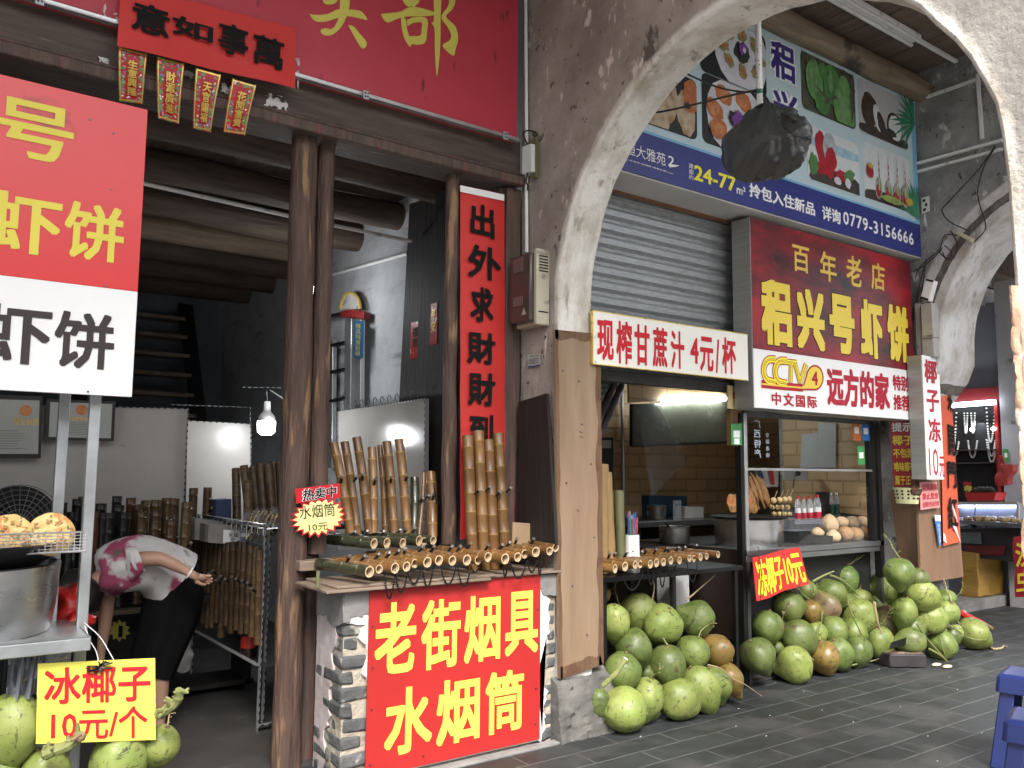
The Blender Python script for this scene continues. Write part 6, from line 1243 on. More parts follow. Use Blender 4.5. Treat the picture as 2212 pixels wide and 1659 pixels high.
q = qY(5.2, (1390, 880), (1420, 880), (1480, 1000), (1412, 1072)); qq = Quad(at(1376, 878, Y=5.2), at(1425, 880, Y=5.2), at(1482, 1000, Y=5.2), at(1408, 1072, Y=5.2)); qq.sheet('film', FILM, pf, th=.001, k=9, wob=.02, sc=5)
# back worktop and pots
bt_ = thing('back_worktop', 'dark worktop along the back wall carrying pots and white boxes', 'worktop', at(1450, 1130, Y=5.5)); zb = at(1450, 1124, Y=5.3).z
x0 = at(1372, 1120, Y=5.3).x; mb = MB(); mb.box(x0, 6.9, 5.25, 5.88, zb-.05, zb); mb.build('top', DSTEEL, bt_, bevel=.004)
mb = MB(); [mb.box(x, x+.05, 5.3, 5.8, 0, zb-.05) for x in (x0+.02, 5.4, 6.8)]; mb.build('leg', BLKP, bt_)
def pot(label, px, w, h, Y_, z=None, mat=None, ears=True, lid=False, cat='pot'):
    c = at(*px, Y=Y_); k = dist(c)/FP; r = w/2*k; hh = h*k; z = c.z if z is None else z; t = thing('cooking_pot', label, cat, (c.x, c.y, z)); mt = Matrix.Translation((c.x, c.y, z)); mb = MB()
    mb.lathe([(.001, 0), (r*.95, 0), (r, .01), (r, hh), (r*1.06, hh+.004), (r*1.06, hh+.01), (r*.96, hh+.006), (r*.94, .02), (.001, .02)], 28, mt); mb.build('body', mat or STEEL, t)
    if ears:
        for s_ in (-1, 1): mb = MB(); mb.tube(catmull([(c.x+s_*r, c.y-.02, z+hh*.8), (c.x+s_*(r+.035), c.y-.02, z+hh*.82), (c.x+s_*(r+.035), c.y+.03, z+hh*.82), (c.x+s_*r, c.y+.03, z+hh*.8)]), .007, 6); mb.build('handle', BLKP, t)
    return t
POTS = M('used_pot_steel', (.16, .155, .15), (.3, .3, .29), .3, metal=.9, sc=3)
pot('small steel pot with black handles on the back worktop', (1418, 1120), 40, 28, 5.45, zb, POTS)
pot('steel pot with a ladle on the low stove behind the straw cup', (1457, 1174), 64, 34, 4.75, None, POTS)
c = at(1457, 1150, Y=4.75); lad = thing('ladle', 'black ladle resting in the steel pot behind the straw cup', 'ladle', c); mb = MB(); mb.tube([at(1437, 1130, Y=4.75), at(1452, 1145, Y=4.75), at(1456, 1160, Y=4.75)], .008, 8); mb.ball(at(1457, 1162, Y=4.75), .025, 10, sc=(1, 1, .5)); mb.build('ladle', BLKP, lad)
st_ = thing('low_stove', 'black low stove stand under the steel pot behind the straw cup', 'stove', at(1457, 1180, Y=4.75)); z = at(1457, 1174, Y=4.75).z; c = at(1457, 1174, Y=4.75); mb = MB(); mb.box(c.x-.45, c.x+.32, 4.55, 5.0, z-.12, z-.002); [mb.box(c.x+sx, c.x+sx+.04, 4.57, 4.97, 0, z-.12) for sx in (-.42, .25)]; mb.build('stand', BLKP, st_, bevel=.005)
for i, (c4, Y_, lab, mt_) in enumerate((([(1480, 1094), (1520, 1095), (1519, 1123), (1479, 1122)], 5.5, 'white foam box on the back worktop beside the cup stack', CLOTH), ([(1402, 1070), (1484, 1072), (1484, 1120), (1402, 1118)], 5.8, 'dark blue bag standing behind the cups on the back worktop', M('dark_blue_bag', (.015, .05, .10), (.02, .07, .13), .5)))):
    t, q = plane_thing('foam_box' if i == 0 else 'blue_bag', lab, 'box' if i == 0 else 'bag', c4, Y_, mt_, .12, 'body')
cs_ = thing('cup_stack', 'tall stack of clear plastic cups on the back worktop', 'cups', at(1463, 1122, Y=5.4)); c = at(1463, 1122, Y=5.4); mb = MB(); mb.lathe([(.03, zb)]+[(r_, zb+.02*k+.01*j) for k in range(9) for j, r_ in ((0, .034), (1, .038))], 16, Matrix.Translation((c.x, c.y, 0))); mb.build('cups', BOTTLE, cs_)
# table carrying the second row of pipes
t2 = thing('pipe_table', 'narrow black table carrying lying bamboo pipes and the straw cup', 'table', (4, 4.05, 0))
zr = .865; mb = MB(); mb.box(3.39, 4.72, 3.84, 4.3, zr-.03, zr); mb.build('top', BLKP, t2, bevel=.003)
for x in (3.45, 4.05, 4.66): [MB().box(x, x+.03, yy, yy+.03, 0, zr-.03).build('leg', BLKP, t2) for yy in (3.86, 4.25)]
mb = MB(); mb.box(3.42, 4.7, 4.2, 4.29, .25, .28); mb.build('shelf', BLKP, t2)
z7b = lambda x, y: (1261.8+.1984*x, 1069.8+.1984*y)
bpy.context.view_layer.update(); ROW2 = []
for i, (x, y, rp, Y_) in enumerate(((338, 800, 42, 3.74), (447, 775, 42, 3.74), (557, 758, 38, 3.74), (612, 752, 35, 3.78), (722, 750, 38, 3.74), (788, 735, 39, 3.75), (865, 728, 37, 3.75), (945, 712, 36, 3.75), (1040, 710, 34, 3.74), (1147, 687, 33, 3.75), (1197, 690, 31, 3.78), (1268, 675, 34, 3.76), (1335, 665, 30, 3.76), (1460, 645, 32, 3.76))):
    c = at(*z7b(x, y), Y=Y_); r = rp*.1984/FP*dist(c)*1.2; L = .46; a = Vector((-.16 if i else -.3, 1, .0)).normalized(); c.z = max(c.z, zr+r)
    o = pipe('%s pipe of the lying row on the black table beside the plywood board' % nth(i, 14), c+a*L, -a, L, round(r, 3), 'tan', 'bamboo pipes lying on the black table', mouth=pi+R.uniform(-.5, .5), seed=i+2, nodes=3); ROW2.append(o)
bpy.context.view_layer.update()
for o, (xa, xb, yy, dr_) in zip((ROW2[1], ROW2[4], ROW2[6], ROW2[8], ROW2[10]), ((400, 640, 835, .11), (690, 760, 800, .10), (815, 885, 790, .12), (905, 1000, 770, .07), (1120, 1235, 740, .12))): bead_loop(o, at(*z7b(xa, yy), Y=3.78), at(*z7b(xb, yy-8), Y=3.78), dr_)
for i, (t_, b_, w, m_, lab) in enumerate((((1303, 1003), (1303, 1202), 13, TANB, 'tallest tan bamboo pole standing by the plywood board'), ((1309, 1020), (1319, 1200), 13.5, TANB, 'leaning tan bamboo pole between the tallest one and the green culm'), ((1337, 1060), (1342, 1200), 11, RAWB, 'thick raw green bamboo culm beside the straw cup'), ((1327, 1061), (1329, 1198), 8, RAWB, 'thin raw bamboo behind the thick green culm'))):
    Y_ = 4.0 if i != 3 else 4.1; b = at(*b_, Y=Y_); t = at(*t_, Y=Y_+.04); r = w/FP*dist(b)*.95; d = t-b; b.z = zr+.002; n = 10; mb = MB()
    mb.tube([b.lerp(t, k/n)+Vector((R.uniform(-.002, .002), 0, 0)) for k in range(n+1)], [r*(1.05 if k in (3, 6, 9) else 1) for k in range(n+1)], 18); tag(mb.build('bamboo_pole', m_), lab, 'bamboo pole', 'raw bamboo poles by the plywood board')
sc_ = thing('straw_cup', 'white plastic cup full of striped wrapped drinking straws', 'straw cup', at(1366, 1198, Y=3.96)); c = at(1366, 1196, Y=3.96); k = dist(c)/FP; mt = Matrix.Translation((c.x, c.y, zr))
hc = at(1366, 1155, Y=3.96).z-zr; mb = MB(); mb.lathe([(.001, 0), (16.5*k, 0), (15*k, hc), (14*k, hc), (14*k, .02), (.001, .02)], 24, mt); mb.build('cup', WHT, sc_)
SC = [M('straw_%d' % i, c_, None, .35) for i, c_ in enumerate(((.6, .08, .05), (.65, .65, .66), (.06, .12, .4), (.1, .35, .5), (.65, .65, .66), (.45, .1, .08), (.05, .25, .3)))]
for i in range(22):
    a_ = R.uniform(0, 6.28); rr_ = R.uniform(0, 11)*k; p = Vector((c.x+rr_*cos(a_), c.y+rr_*sin(a_), zr+.03)); t = p+Vector((R.uniform(-.025, .03), R.uniform(-.02, .02), hc+R.uniform(.07, .12))); mb = MB(); mb.tube([p, t], .0042, 6); mb.build('straw', SC[i % 7], sc_)
# counter of the glass cabinet
cc_ = thing('cabinet_counter', 'black counter with a stainless steel ledge under the glass food cabinet', 'counter', (6, 4.2, 0)); CY = 3.98
xl, xr = at(1612, 1187, Y=CY).x, at(1907, 1165, Y=CY).x; zl = .945
mb = MB(); mb.box(xl, xr, CY, CY+.04, zl-.085, zl-.042); mb.box(xl, xr, CY-.01, CY+.05, zl-.04, zl); mb.build('ledge', M('scuffed_ledge_steel', (.26, .27, .27), (.36, .37, .37), .35, metal=.9, sc=3, st=(.6, 1, 4)), cc_, bevel=.003)
mb = MB(); mb.box(xl, xr, CY+.05, 5.3, zl-.05, zl-.02); mb.build('deck', DSTEEL, cc_)
mb = MB(); mb.box(xl+.05, xr, CY+.12, CY+.15, .02, zl-.09); mb.build('front_panel', M('black_front', (.014, .014, .014), (.03, .03, .03), .5, sc=3), cc_)
mb = MB(); mb.box(xl, xl+.03, CY+.06, 5.3, .3, zl-.05); mb.box(xl-.005, xl+.035, CY+.02, 5.35, zl-.08, zl+.0); mb.build('side_panel', M('dark_red_brown_panel', (.025, .014, .01), (.04, .024, .018), .5), cc_)
for x in (xl+.005, xr-.04): mb = MB(); mb.box(x, x+.035, CY, CY+.035, 0, zl-.085); mb.build('leg', DSTEEL, cc_)
gc = thing('glass_cabinet', 'glass food cabinet with aluminium edges on the snack shop counter', 'cabinet', (6, 4.2, zl)); zt3 = at(1606, 893, Y=CY).z
def glassq(name, a, b, c, d): mb = MB(); mb.poly([a, b, c, d]); return mb.build(name, GLASS, gc, smooth=0)
glassq('front_pane', (xl, CY+.012, zl), (xr-.12, CY+.012, zl), (xr-.12, CY+.012, zt3), (xl, CY+.012, zt3)); glassq('side_pane', (xl+.012, CY, zl), (xl+.012, 5.0, zl), (xl+.012, 5.0, zt3), (xl+.012, CY, zt3))
mb = MB(); mb.box(xl-.008, xl+.026, CY-.01, CY+.002, zl, zt3); mb.build('corner_profile', ALU, gc, bevel=.002)
mb = MB(); mb.box(xl-.04, xl-.008, CY+.0, CY+.05, .02, zt3); mb.build('corner_post', BLKP, gc)
zr_ = at(1740, 1014, Y=CY).z; mb = MB(); mb.box(xl+.026, xr-.14, CY-.012, CY, zr_-.012, zr_+.006); mb.build('mid_rail', ALU, gc)
mb = MB(); mb.box(xl, xr, CY-.005, CY+.03, zt3-.02, zt3+.02); mb.build('top_rail', DSTEEL, gc)
for x in (xr-.14, xr-.05): mb = MB(); mb.box(x, x+.05, CY-.01, CY+.05, zl-.3 if x > xr-.1 else zl, zt3); mb.build('end_post', BLKP, gc)
MW2 = M('painted_reflection_lettering', (.5, .55, .62), None, .5)
z4b = lambda x, y: (1206.9+.2976*x, 768+.2976*y); z6b = lambda x, y: (1536+.3056*x, 823+.3056*y)
text('广\n西\n特\n产', z6b(298, 270), z6b(352, 545), MW2, gc, Y=CY+.01, bold=.02, flip=True, ls=1.1); text('全\n国\n连\n锁', z6b(382, 365), z6b(413, 540), MW2, gc, Y=CY+.01, bold=0, flip=True, ls=1.4)  # mirrored letters painted on the pane as the reflection of a sign opposite
# payment cards (codes left blank)
CG = M('green_card', (.06, .3, .09), None, .4); CO_ = M('orange_card', (.6, .16, .04), None, .4); CB = M('blue_card', (.03, .18, .5), None, .4)
for c4, Y_, m_, lab in (([(1579, 916), (1603, 914), (1603, 962), (1580, 960)], CY-.02, CG, 'green payment card with white panels on the post of the snack shop'), ([(1841, 907), (1857, 907), (1860, 953), (1843, 951)], CY-.004, CO_, 'orange payment card stuck inside the glass cabinet'), ([(1861, 911), (1877, 911), (1879, 953), (1863, 951)], CY-.004, CB, 'blue payment card stuck inside the glass cabinet'), ([(1852, 964), (1867, 964), (1869, 1003), (1854, 1004)], CY-.004, CG, 'small green payment card low on the glass cabinet')):
    t, q = plane_thing('payment_card', lab, 'card', c4, Y_, m_, .0015, 'card', 'payment cards'); q.rect(.2, .33, .8, .66, WHT, t, .001, 'white_panel')
    if m_ == CG and Y_ < CY-.01: q.rect(.25, .7, .75, .97, WHT, t, .001, 'white_panel')
zc = thing('cream_card', 'cream card with a red character half hidden behind the box sign', 'card', at(1590, 886, Y=3.93)); q = qY(3.93, (1572, 832), (1604, 838), (1604, 886), (1572, 882)); q.sheet('card', M('yellow_cream_card', (.6, .5, .25), None, .5), zc, th=.01, k=1)
text('中', z4b(1262, 248), z4b(1330, 345), INKR, zc, Y=3.93, bold=.04)
ps = thing('wooden_post', 'tan wooden post inside the snack shop left of the glass cabinet', 'post', at(1590, 960, Y=4.0)); q = qY(4.0, (1578, 886), (1604, 886), (1604, 965), (1580, 962)); q.sheet('post', TANB, ps, th=.04, k=2)
# foods
sp = thing('steel_fryer', 'big round stainless steel fryer standing on the counter behind the cabinet corner', 'fryer', at(1612, 1187, Y=4.5)); c = at(1618, 1180, Y=4.45); k = dist(c)/FP; hz_ = at(1618, 1120, Y=4.45).z; mb = MB(); mb.lathe([(.001, zl-.02), (72*k, zl-.02), (73*k, hz_), (70*k, hz_+.005), (.001, hz_-.01)], 40, Matrix.Translation((c.x, c.y, 0))); mb.build('drum', STEEL, sp)
mb = MB(); mb.lathe([(.001, hz_+.006), (80*k, hz_+.008), (82*k, hz_+.02), (.001, hz_+.02)], 36, Matrix.Translation((c.x, c.y, 0))); mb.build('tray', BLKP, sp)
for i in range(5):
    c = at(1582+i*11, 1088, Y=4.30+.0*i); r = 21/FP*dist(c); pancake('fried_cake', '%s of the brown fried cakes lined up at the cabinet corner' % nth(i, 5), c, r, .014, radians(80), FRIED, 'fried cakes at the cabinet corner', rz=radians(8))
for i, (a, b) in enumerate((((1617, 1025), (1640, 1100)), ((1622, 1020), (1652, 1098)), ((1632, 1025), (1660, 1095)), ((1612, 1040), (1630, 1105)), ((1641, 1030), (1664, 1093)))):
    A_, B_ = at(*a, Y=4.34), at(*b, Y=4.28); n = 12; mb = MB(); pts = [A_.lerp(B_, k_/n) for k_ in range(n+1)]; rs = [.004+.02*sin(pi*min(1, k_/n*1.05))**.8*R.uniform(.8, 1.15) for k_ in range(n+1)]; rs[-1] = .008
    mb.tube(pts, rs, 9); noise_disp(mb.v, .008, 40, i); tag(mb.build('fried_fish', DFRIED), '%s battered fried fish standing in the cabinet' % nth(i, 5), 'fried fish', 'fried fish in the cabinet')
bk_ = thing('wire_basket', 'black wire basket holding fish balls inside the glass cabinet', 'basket', at(1690, 1115, Y=4.25)); mb = MB()
for i in range(9): x0_ = 1662+i*6.5; mb.tube([at(x0_, 1088, Y=4.22), at(x0_, 1116, Y=4.22)], .0018, 4)
for y in (1088, 1097, 1106, 1116): mb.tube([at(1662, y, Y=4.22), at(1716, y-1, Y=4.22)], .002, 4)
for y in (1116,): mb.tube([at(1662, y, Y=4.22), at(1662, y, Y=4.4), at(1716, y, Y=4.4), at(1716, y, Y=4.22)], .003, 4)
mb.build('grid', BLKP, bk_)
k = 0
for (x, y, r) in [(1671, 1081, 6.5), (1684, 1080, 6.3), (1695, 1079, 6), (1705, 1078, 5.5)]:
    sk = thing('fish_ball_skewer', '%s fish ball skewer on top of the wire basket' % nth(k, 4), 'skewer', at(x, y, Y=4.27), 'fish ball skewers'); k += 1; c = at(x, y, Y=4.27); rr_ = r/FP*dist(c); mb = MB(); mb.ball(c, rr_, 14, sc=(1, 1, 1.05)); mb.build('fish_ball', FBALL, sk)
    mb = MB(); mb.tube([c, c+Vector((.05, 0, .075))], .003, 5); mb.build('stick', TANB, sk)
k = 0
for y in (1096, 1110):
    for x in range(4 if y < 1100 else 4):
        c = at(1668+x*11+(0 if y < 1100 else 4), y, Y=4.27); mb = MB(); mb.ball(c, 5.8/FP*dist(c), 12); noise_disp(mb.v, .003, 40); tag(mb.build('fish_ball', FBALL), '%s fish ball in the %s layer of the wire basket' % (nth(x, 4), 'middle' if y < 1100 else 'bottom'), 'fish ball', 'fish balls in the basket'); k += 1
z8c = lambda x, y: (1591+.16532*x, 1014.9+.16532*y)
RLAB = M('red_white_bottle_label', (.6, .02, .05), None, .4); GLAB = M('dark_green_label', (.01, .07, .04), None, .4); REDCAP = M('red_cap', (.6, .02, .04), None, .35)
for i, (x, yt, yb, w, red) in enumerate(((805, 345, 655, 78, 1), (885, 350, 650, 60, 1), (965, 345, 648, 75, 1), (1060, 325, 645, 95, 1), (1250, 300, 600, 60, 0), (1315, 298, 600, 60, 0))):
    t = at(*z8c(x, yt), Y=4.35 if red else 4.5); b = at(*z8c(x, yb), Y=4.35 if red else 4.5); r = w/2*.16532/FP*dist(b); h = t.z-b.z; bo = thing('water_bottle', ('%s red-capped water bottle' % nth(i, 4) if red else ('left' if i == 4 else 'right')+' green-labelled water bottle with white cap')+' in the glass cabinet', 'bottle', b, 'water bottles in the cabinet'); mt = Matrix.Translation(b); mb = MB()
    mb.lathe([(.001, 0), (r*.9, 0), (r, .01), (r, h*.62), (r*.7, h*.8), (r*.4, h*.88), (r*.38, h*.93)], 18, mt); mb.build('body', BOTTLE, bo)
    mb = MB(); mb.lathe([(r*.5, h*.9), (r*.5, h), (.001, h)], 14, mt); mb.build('cap', REDCAP if red else WHT, bo)
    mb = MB(); mb.lathe([(r*1.02, h*.06), (r*1.02, h*.30)], 18, mt); mb.build('label_band', RLAB if red else GLAB, bo)
    mb = MB(); mb.lathe([(r*1.02, h*.30), (r*1.02, h*.50)], 18, mt); mb.build('label_top', WHT if red else GLAB, bo)
wsh = thing('bottle_tray', 'shrink-wrapped grey tray under the water bottles', 'tray', at(1750, 1130, Y=4.35)); q = qY(4.25, z8c(760, 655), z8c(1120, 645), z8c(1120, 790), z8c(770, 800)); q.sheet('wrap', FILM, wsh, th=.25, k=6, wob=.006); q.rect(0, 0, 1, .4, M('tray_grey', (.2, .2, .24), None, .4), wsh)
mb = MB(); b0 = at(*z8c(940, 800), Y=4.35); mb.box(b0.x-.2, b0.x+.22, 4.3, 4.55, zl-.02, b0.z); mb.build('crate', BLKP, wsh)
for i, (x, y, rx, ry, kind) in enumerate(((1645, 680, 82, 78, 0), (1515, 690, 98, 88, 0), (1370, 685, 95, 75, 0), (1060, 825, 85, 60, 2), (1815, 815, 100, 80, 1), (1690, 820, 105, 92, 1), (1545, 840, 110, 92, 1), (1420, 835, 100, 100, 1), (1215, 720, 122, 115, 2), (1265, 875, 100, 75, 2))):
    Y_ = 4.15+(.12 if y < 750 else 0)-.06*(i in (9,)); c = at(*z8c(x, y), Y=Y_); k = dist(c)/FP*.16532; n = 20; kk = 14; mb = MB(); vs = []
    for j in range(kk+1):
        for q_ in range(n):
            th_ = pi*j/kk; a_ = 2*pi*q_/n; point = (1+.28*max(0, cos(th_))**6) if kind == 2 else 1.0; f = 1+.05*cos(5*a_+i)*sin(th_)+R.uniform(-.012, .012)
            vs.append(c+Vector((rx*k*sin(th_)*cos(a_)*f, rx*k*sin(th_)*sin(a_)*f, ry*k*cos(th_)*point)))
    mb.add(vs, [(j*n+q_, j*n+(q_+1) % n, (j+1)*n+(q_+1) % n, (j+1)*n+q_) for j in range(kk) for q_ in range(n)])
    lab = ('right', 'second from right', 'third from right', 'small half-hidden left', 'rightmost', 'second from right', 'third from right', 'fourth from right', 'large pale pointed', 'pale pointed')[i]+(' pale peeled coconut in the upper row in the glass cabinet', ' tan peeled coconut in the bottom row of the glass cabinet', ' peeled coconut at the left of the heap in the glass cabinet')[kind]
    if i == 9: lab = 'pale pointed peeled coconut beside the dark wooden board in the cabinet'
    tag(mb.build('peeled_coconut', PEELEDB if kind == 1 else PEELED, smooth=30), lab, 'peeled coconut', 'peeled coconuts in the cabinet')
wb = thing('wooden_board', 'dark wooden board lying before the peeled coconuts in the glass cabinet', 'board', at(1780, 1165, Y=4.05)); q = qY(4.06, z8c(965, 850), z8c(1262, 862), z8c(1255, 948), z8c(820, 968)); q.sheet('board', DOORW, wb, th=.02, k=2)
tw = thing('tan_wall_panel', 'tan brick-pattern foam panel on the side wall behind the bottles', 'wall panel', (6.93, 4.4, 1.2)); q = qX(6.92, (1690, 850), (1899, 870), (1899, 1118), (1690, 1092)); q.sheet('panel', TANWY, tw, th=.02, k=2)
for c4, lab in (([z6b(640, 380), z6b(755, 365), z6b(755, 612), z6b(630, 615)], 'blank grey sheet on the tan panel inside the cabinet'), ([z6b(757, 295), z6b(882, 300), z6b(880, 612), z6b(757, 612)], 'taller stained grey sheet next to the blank one inside the cabinet')):
    t = thing('paper_sheet', lab, 'paper', at(*c4[2], X=6.9)); q = qX(6.90, *c4); q.sheet('sheet', M('grey_sheet_%d' % len(MATS), (.38, .38, .36), (.44, .44, .42), .6, sc=4), t, th=.004, k=2)
sk_ = thing('power_socket', 'socket panel with a black plug and cable inside the cabinet', 'socket', at(*z8c(770, 90), Y=4.75)); q = qY(4.77, z8c(620, 10), z8c(935, 0), z8c(935, 135), z8c(620, 130)); q.sheet('plate', CERT, sk_, th=.01, k=1); mb = MB(); mb.ball(at(*z8c(805, 45), Y=4.74), .025, 8); mb.tube(catmull([at(*z8c(800, 50), Y=4.72), at(*z8c(760, 90), Y=4.7), at(*z8c(745, 200), Y=4.7), at(*z8c(735, 235), Y=4.7)]), .006, 6); mb.build('plug', BLKP, sk_)
nb = thing('news_bag', 'white and blue printed plastic bag hanging behind the fried fish', 'bag', at(*z8c(400, 200), Y=4.75)); q = qY(4.76, z8c(235, 0), z8c(560, -10), z8c(545, 230), z8c(350, 225)); q.sheet('bag', CERT, nb, th=.01, k=4, wob=.01); q.rect(.5, .0, .68, .85, RED, nb, .016); q.rect(.02, 0, .2, .5, M('ink_blue', (.03, .05, .14), None, .5), nb, .016)
bx_ = thing('carton', 'dark open carton standing behind the bottles in the glass cabinet', 'box', at(*z8c(1300, 600), Y=4.65)); q = qY(4.62, z8c(1160, 290), z8c(1425, 290), z8c(1425, 610), z8c(1160, 610)); q.sheet('box', M('shaded_carton', (.05, .04, .035), None, .8), bx_, th=.1, k=1)
# under the pipe table
wb2 = thing('white_bin', 'white plastic bin standing in the dark under the black pipe table', 'bin', at(1475, 1310, Y=4.6)); q = qY(4.45, (1458, 1205), (1492, 1222), (1498, 1310), (1452, 1310)); q.sheet('bin', WHT, wb2, th=.25, k=6, wob=.012, sc=9)
gb = thing('green_tub', 'translucent green tub hanging behind the pipe row', 'tub', at(1508, 1230, Y=4.4)); q = qY(4.4, (1488, 1205), (1522, 1200), (1516, 1236), (1498, 1240)); q.sheet('tub', M('green_tub', (.05, .09, .07), None, .3), gb, th=.08, k=3)
# hanging red price cloth
pc = thing('price_banner', 'slanted red plastic sheet with yellow frozen coconut price hanging over the coconut pile', 'banner', at(1680, 1290, Y=3.9)); q = qY(3.9, (1621, 1204), (1728, 1182), (1744, 1261), (1625, 1297)); bd_ = lambda u, v: .02*sin(u*5+1)+.03*(v-.7 if v > .7 else 0)*sin(u*9)+.02*v
q.sheet('sheet', PAPER, pc, th=.002, k=14, bend=bd_); q.text('冻椰子10元', .03, .06, .97, .93, BYEL, pc, .045, .004, bend=bd_, cs=.92)
mb = MB(); mb.tube(catmull([at(1637, 1180, Y=3.93), at(1641, 1200, Y=3.86), at(1645, 1250, Y=3.85), at(1642, 1300, Y=3.86)]), .003, 5); mb.build('string', WIRE, pc)
# ---------------------------------------------------------------- pillar of the far arch
fy = 3.775
bp = thing('brown_board', 'brown plywood board facing the street at the foot of the far pillar', 'board', at(2030, 1255, Y=3.72)); q = qY(3.74, (1982, 1030), (2066, 1034), (2081, 1246), (1990, 1260)); q.sheet('board', BRPLY, bp, th=.02, k=4, wob=.003)
bp2 = thing('brown_board', 'dark brown board on the side of the far pillar under the cream basket', 'board', at(1960, 1250, X=6.95)); q = qX(6.95, (1921, 1060), (1986, 1058), (1990, 1256), (1950, 1250)); q.sheet('board', BRPLY, bp2, th=.015, k=4)
wb3 = thing('vertical_sign', 'white box sign with dark red characters for coconut jelly on the far pillar', 'sign', at(2020, 1036, Y=3.6)); VY = 3.60
xa = (at(1989, 766, Y=VY).x+at(2005, 1037, Y=VY).x)/2; xb = (at(2026, 772, Y=VY).x+at(2042, 1035, Y=VY).x)/2; za, zb_ = at(2008, 769, Y=VY).z, at(2024, 1036, Y=VY).z
mb = MB(); mb.box(xa, xb, VY+.003, VY+.13, zb_, za); mb.build('steel_case', MATS['brushed_case'], wb3, bevel=.003); mb = MB(); mb.box(xa+.002, xb-.002, VY, VY+.003, zb_+.002, za-.002); mb.build('white_panel', WHT, wb3, smooth=0)
R1 = lambda x, y: (1865.3+.2315*x, 548.6+.2315*y); R2 = lambda x, y: (1865.3+.2976*x, 877.8+.2976*y)
text('椰', R1(562, 980), R1(686, 1212), MAROON, wb3, Y=VY, bold=.05); text('子', R1(580, 1262), R1(706, 1482), MAROON, wb3, Y=VY, bold=.05); text('冻', R2(466, 85), R2(562, 262), MAROON, wb3, Y=VY, bold=.05); text('10', R2(470, 302), R2(546, 506), MAROON, wb3, Y=VY, bold=.0); text('元', R2(546, 362), R2(592, 516), MAROON, wb3, Y=VY, bold=.03)
ts = thing('notice_sign', 'dark red vertical notice with white and yellow characters above the cream basket', 'sign', at(1955, 1050, X=6.9)); q = qX(6.9, (1921.7, 907), (1974.6, 905.6), (1983.8, 1052), (1931, 1052)); q.sheet('panel', M('dark_red_print', (.38, .02, .03), None, .45), ts, th=.006, k=2)
for s_, v0, v1, m_ in (('提示', .045, .18, WHT), ('椰子', .235, .38, SGY), ('不包甜', .43, .57, SGY), ('啥味都有', .63, .77, SGY), ('属于正常', .83, .97, SGY)): q.text(s_, .07, v0, .93, v1, m_, ts, .05)
pk = thing('pink_notice', 'pink paper notice with red lines on the far pillar under the white box sign', 'notice', at(2008, 1095, Y=3.7)); q = qY(3.70, (1987, 1041), (2023.5, 1041), (2031, 1096), (1989, 1102)); q.sheet('paper', PINK, pk, th=.002, k=3, wob=.003)
for s_, v0, v1 in (('疫情期间', .08, .32), ('禁止堂食', .4, .64), ('仅限打包及外卖', .72, .92)): q.text(s_, .08, v0, .95, v1, MAROON, pk, .02, .006)
oc_ = thing('orange_couplet', 'faded torn orange couplet with black brush characters on the far pillar', 'couplet', at(2050, 1170, Y=3.71)); q = qY(3.715, (2028, 800), (2049, 700), (2077, 1172), (2034, 1180)); qq = Quad(at(2031, 690, Y=3.715), at(2046, 715, Y=3.715), at(2076, 1170, Y=3.715), at(2038, 1180, Y=3.715)); qq.sheet('paper', ORANGEPAPER, oc_, th=.002, k=6, wob=.006, sc=8)
for s_, u0, v0, u1, v1 in (('来', .5, .28, .95, .40), ('開', .42, .46, .95, .60), ('門', .3, .63, .9, .75), ('紅', .25, .79, .85, .93)): qq.text(s_, u0, v0, u1, v1, BLK, oc_, .05, .009)
mb = MB(); mb.poly([at(*p, Y=3.70) for p in ((2028, 662), (2049, 667), (2039, 686))]); mb.build('torn_corner', PAPER, oc_, smooth=0)
for p in (((2056, 1088), (2062, 1100), (2070, 1130), (2060, 1112)), ((2058, 1135), (2066, 1138), (2076, 1174), (2066, 1152)), ((2038, 1150), (2043, 1158), (2045, 1174), (2038, 1168))): mb = MB(); mb.poly([at(x, y, Y=3.69+.006*i) for i, (x, y) in enumerate(p)]); mb.build('torn_edge', WHT, oc_, smooth=0)
bc = thing('blue_card', 'small blue and white card stuck on the brown board of the far pillar', 'card', at(2026, 1175, Y=3.71)); q = qY(3.712, (2018, 1112), (2031, 1113), (2033, 1178), (2029, 1178)); q.sheet('card', CB, bc, th=.002, k=2); q.rect(0, 0, 1, .2, WHT, bc); q.text('本\n店\n已\n消\n毒', .25, .28, .8, .92, WHT, bc, .0)
mb_ = thing('grey_meter_box', 'dusty grey double electric box high on the far pillar', 'meter box', at(2000, 770, X=6.9))
for nm, tl, br, X_, th in (('upper_box', (1988, 657), (2016, 728), 6.86, .11), ('lower_box', (1990, 725), (2018, 770), 6.88, .09), ('side_box', (1975, 655), (1992, 770), 6.9, .07)):
    a, b = at(*tl, X=X_), at(*br, X=X_); mb = MB(); mb.box(X_, X_+th, min(a.y, b.y), max(a.y, b.y), b.z, a.z); mb.build(nm, GREYBOX, mb_, bevel=.006)
mb = MB(); a, b = at(1991, 700, X=6.85), at(2015, 722, X=6.85); mb.box(6.853, 6.858, b.y, a.y, b.z, a.z); mb.build('window', MATS['meter_dial'], mb_)
fl_ = thing('floodlight_driver', 'tilted white and black floodlight box fixed to the far arch', 'floodlight', at(2003, 630, X=6.9)); q = qX(6.88, (2001, 602), (2017, 606), (2005, 650), (1988, 644)); q.sheet('box', WHT, fl_, th=.07, k=1); q.rect(0, 0, 1, .1, BLKP, fl_); q.rect(0, .9, 1, 1, BLKP, fl_)
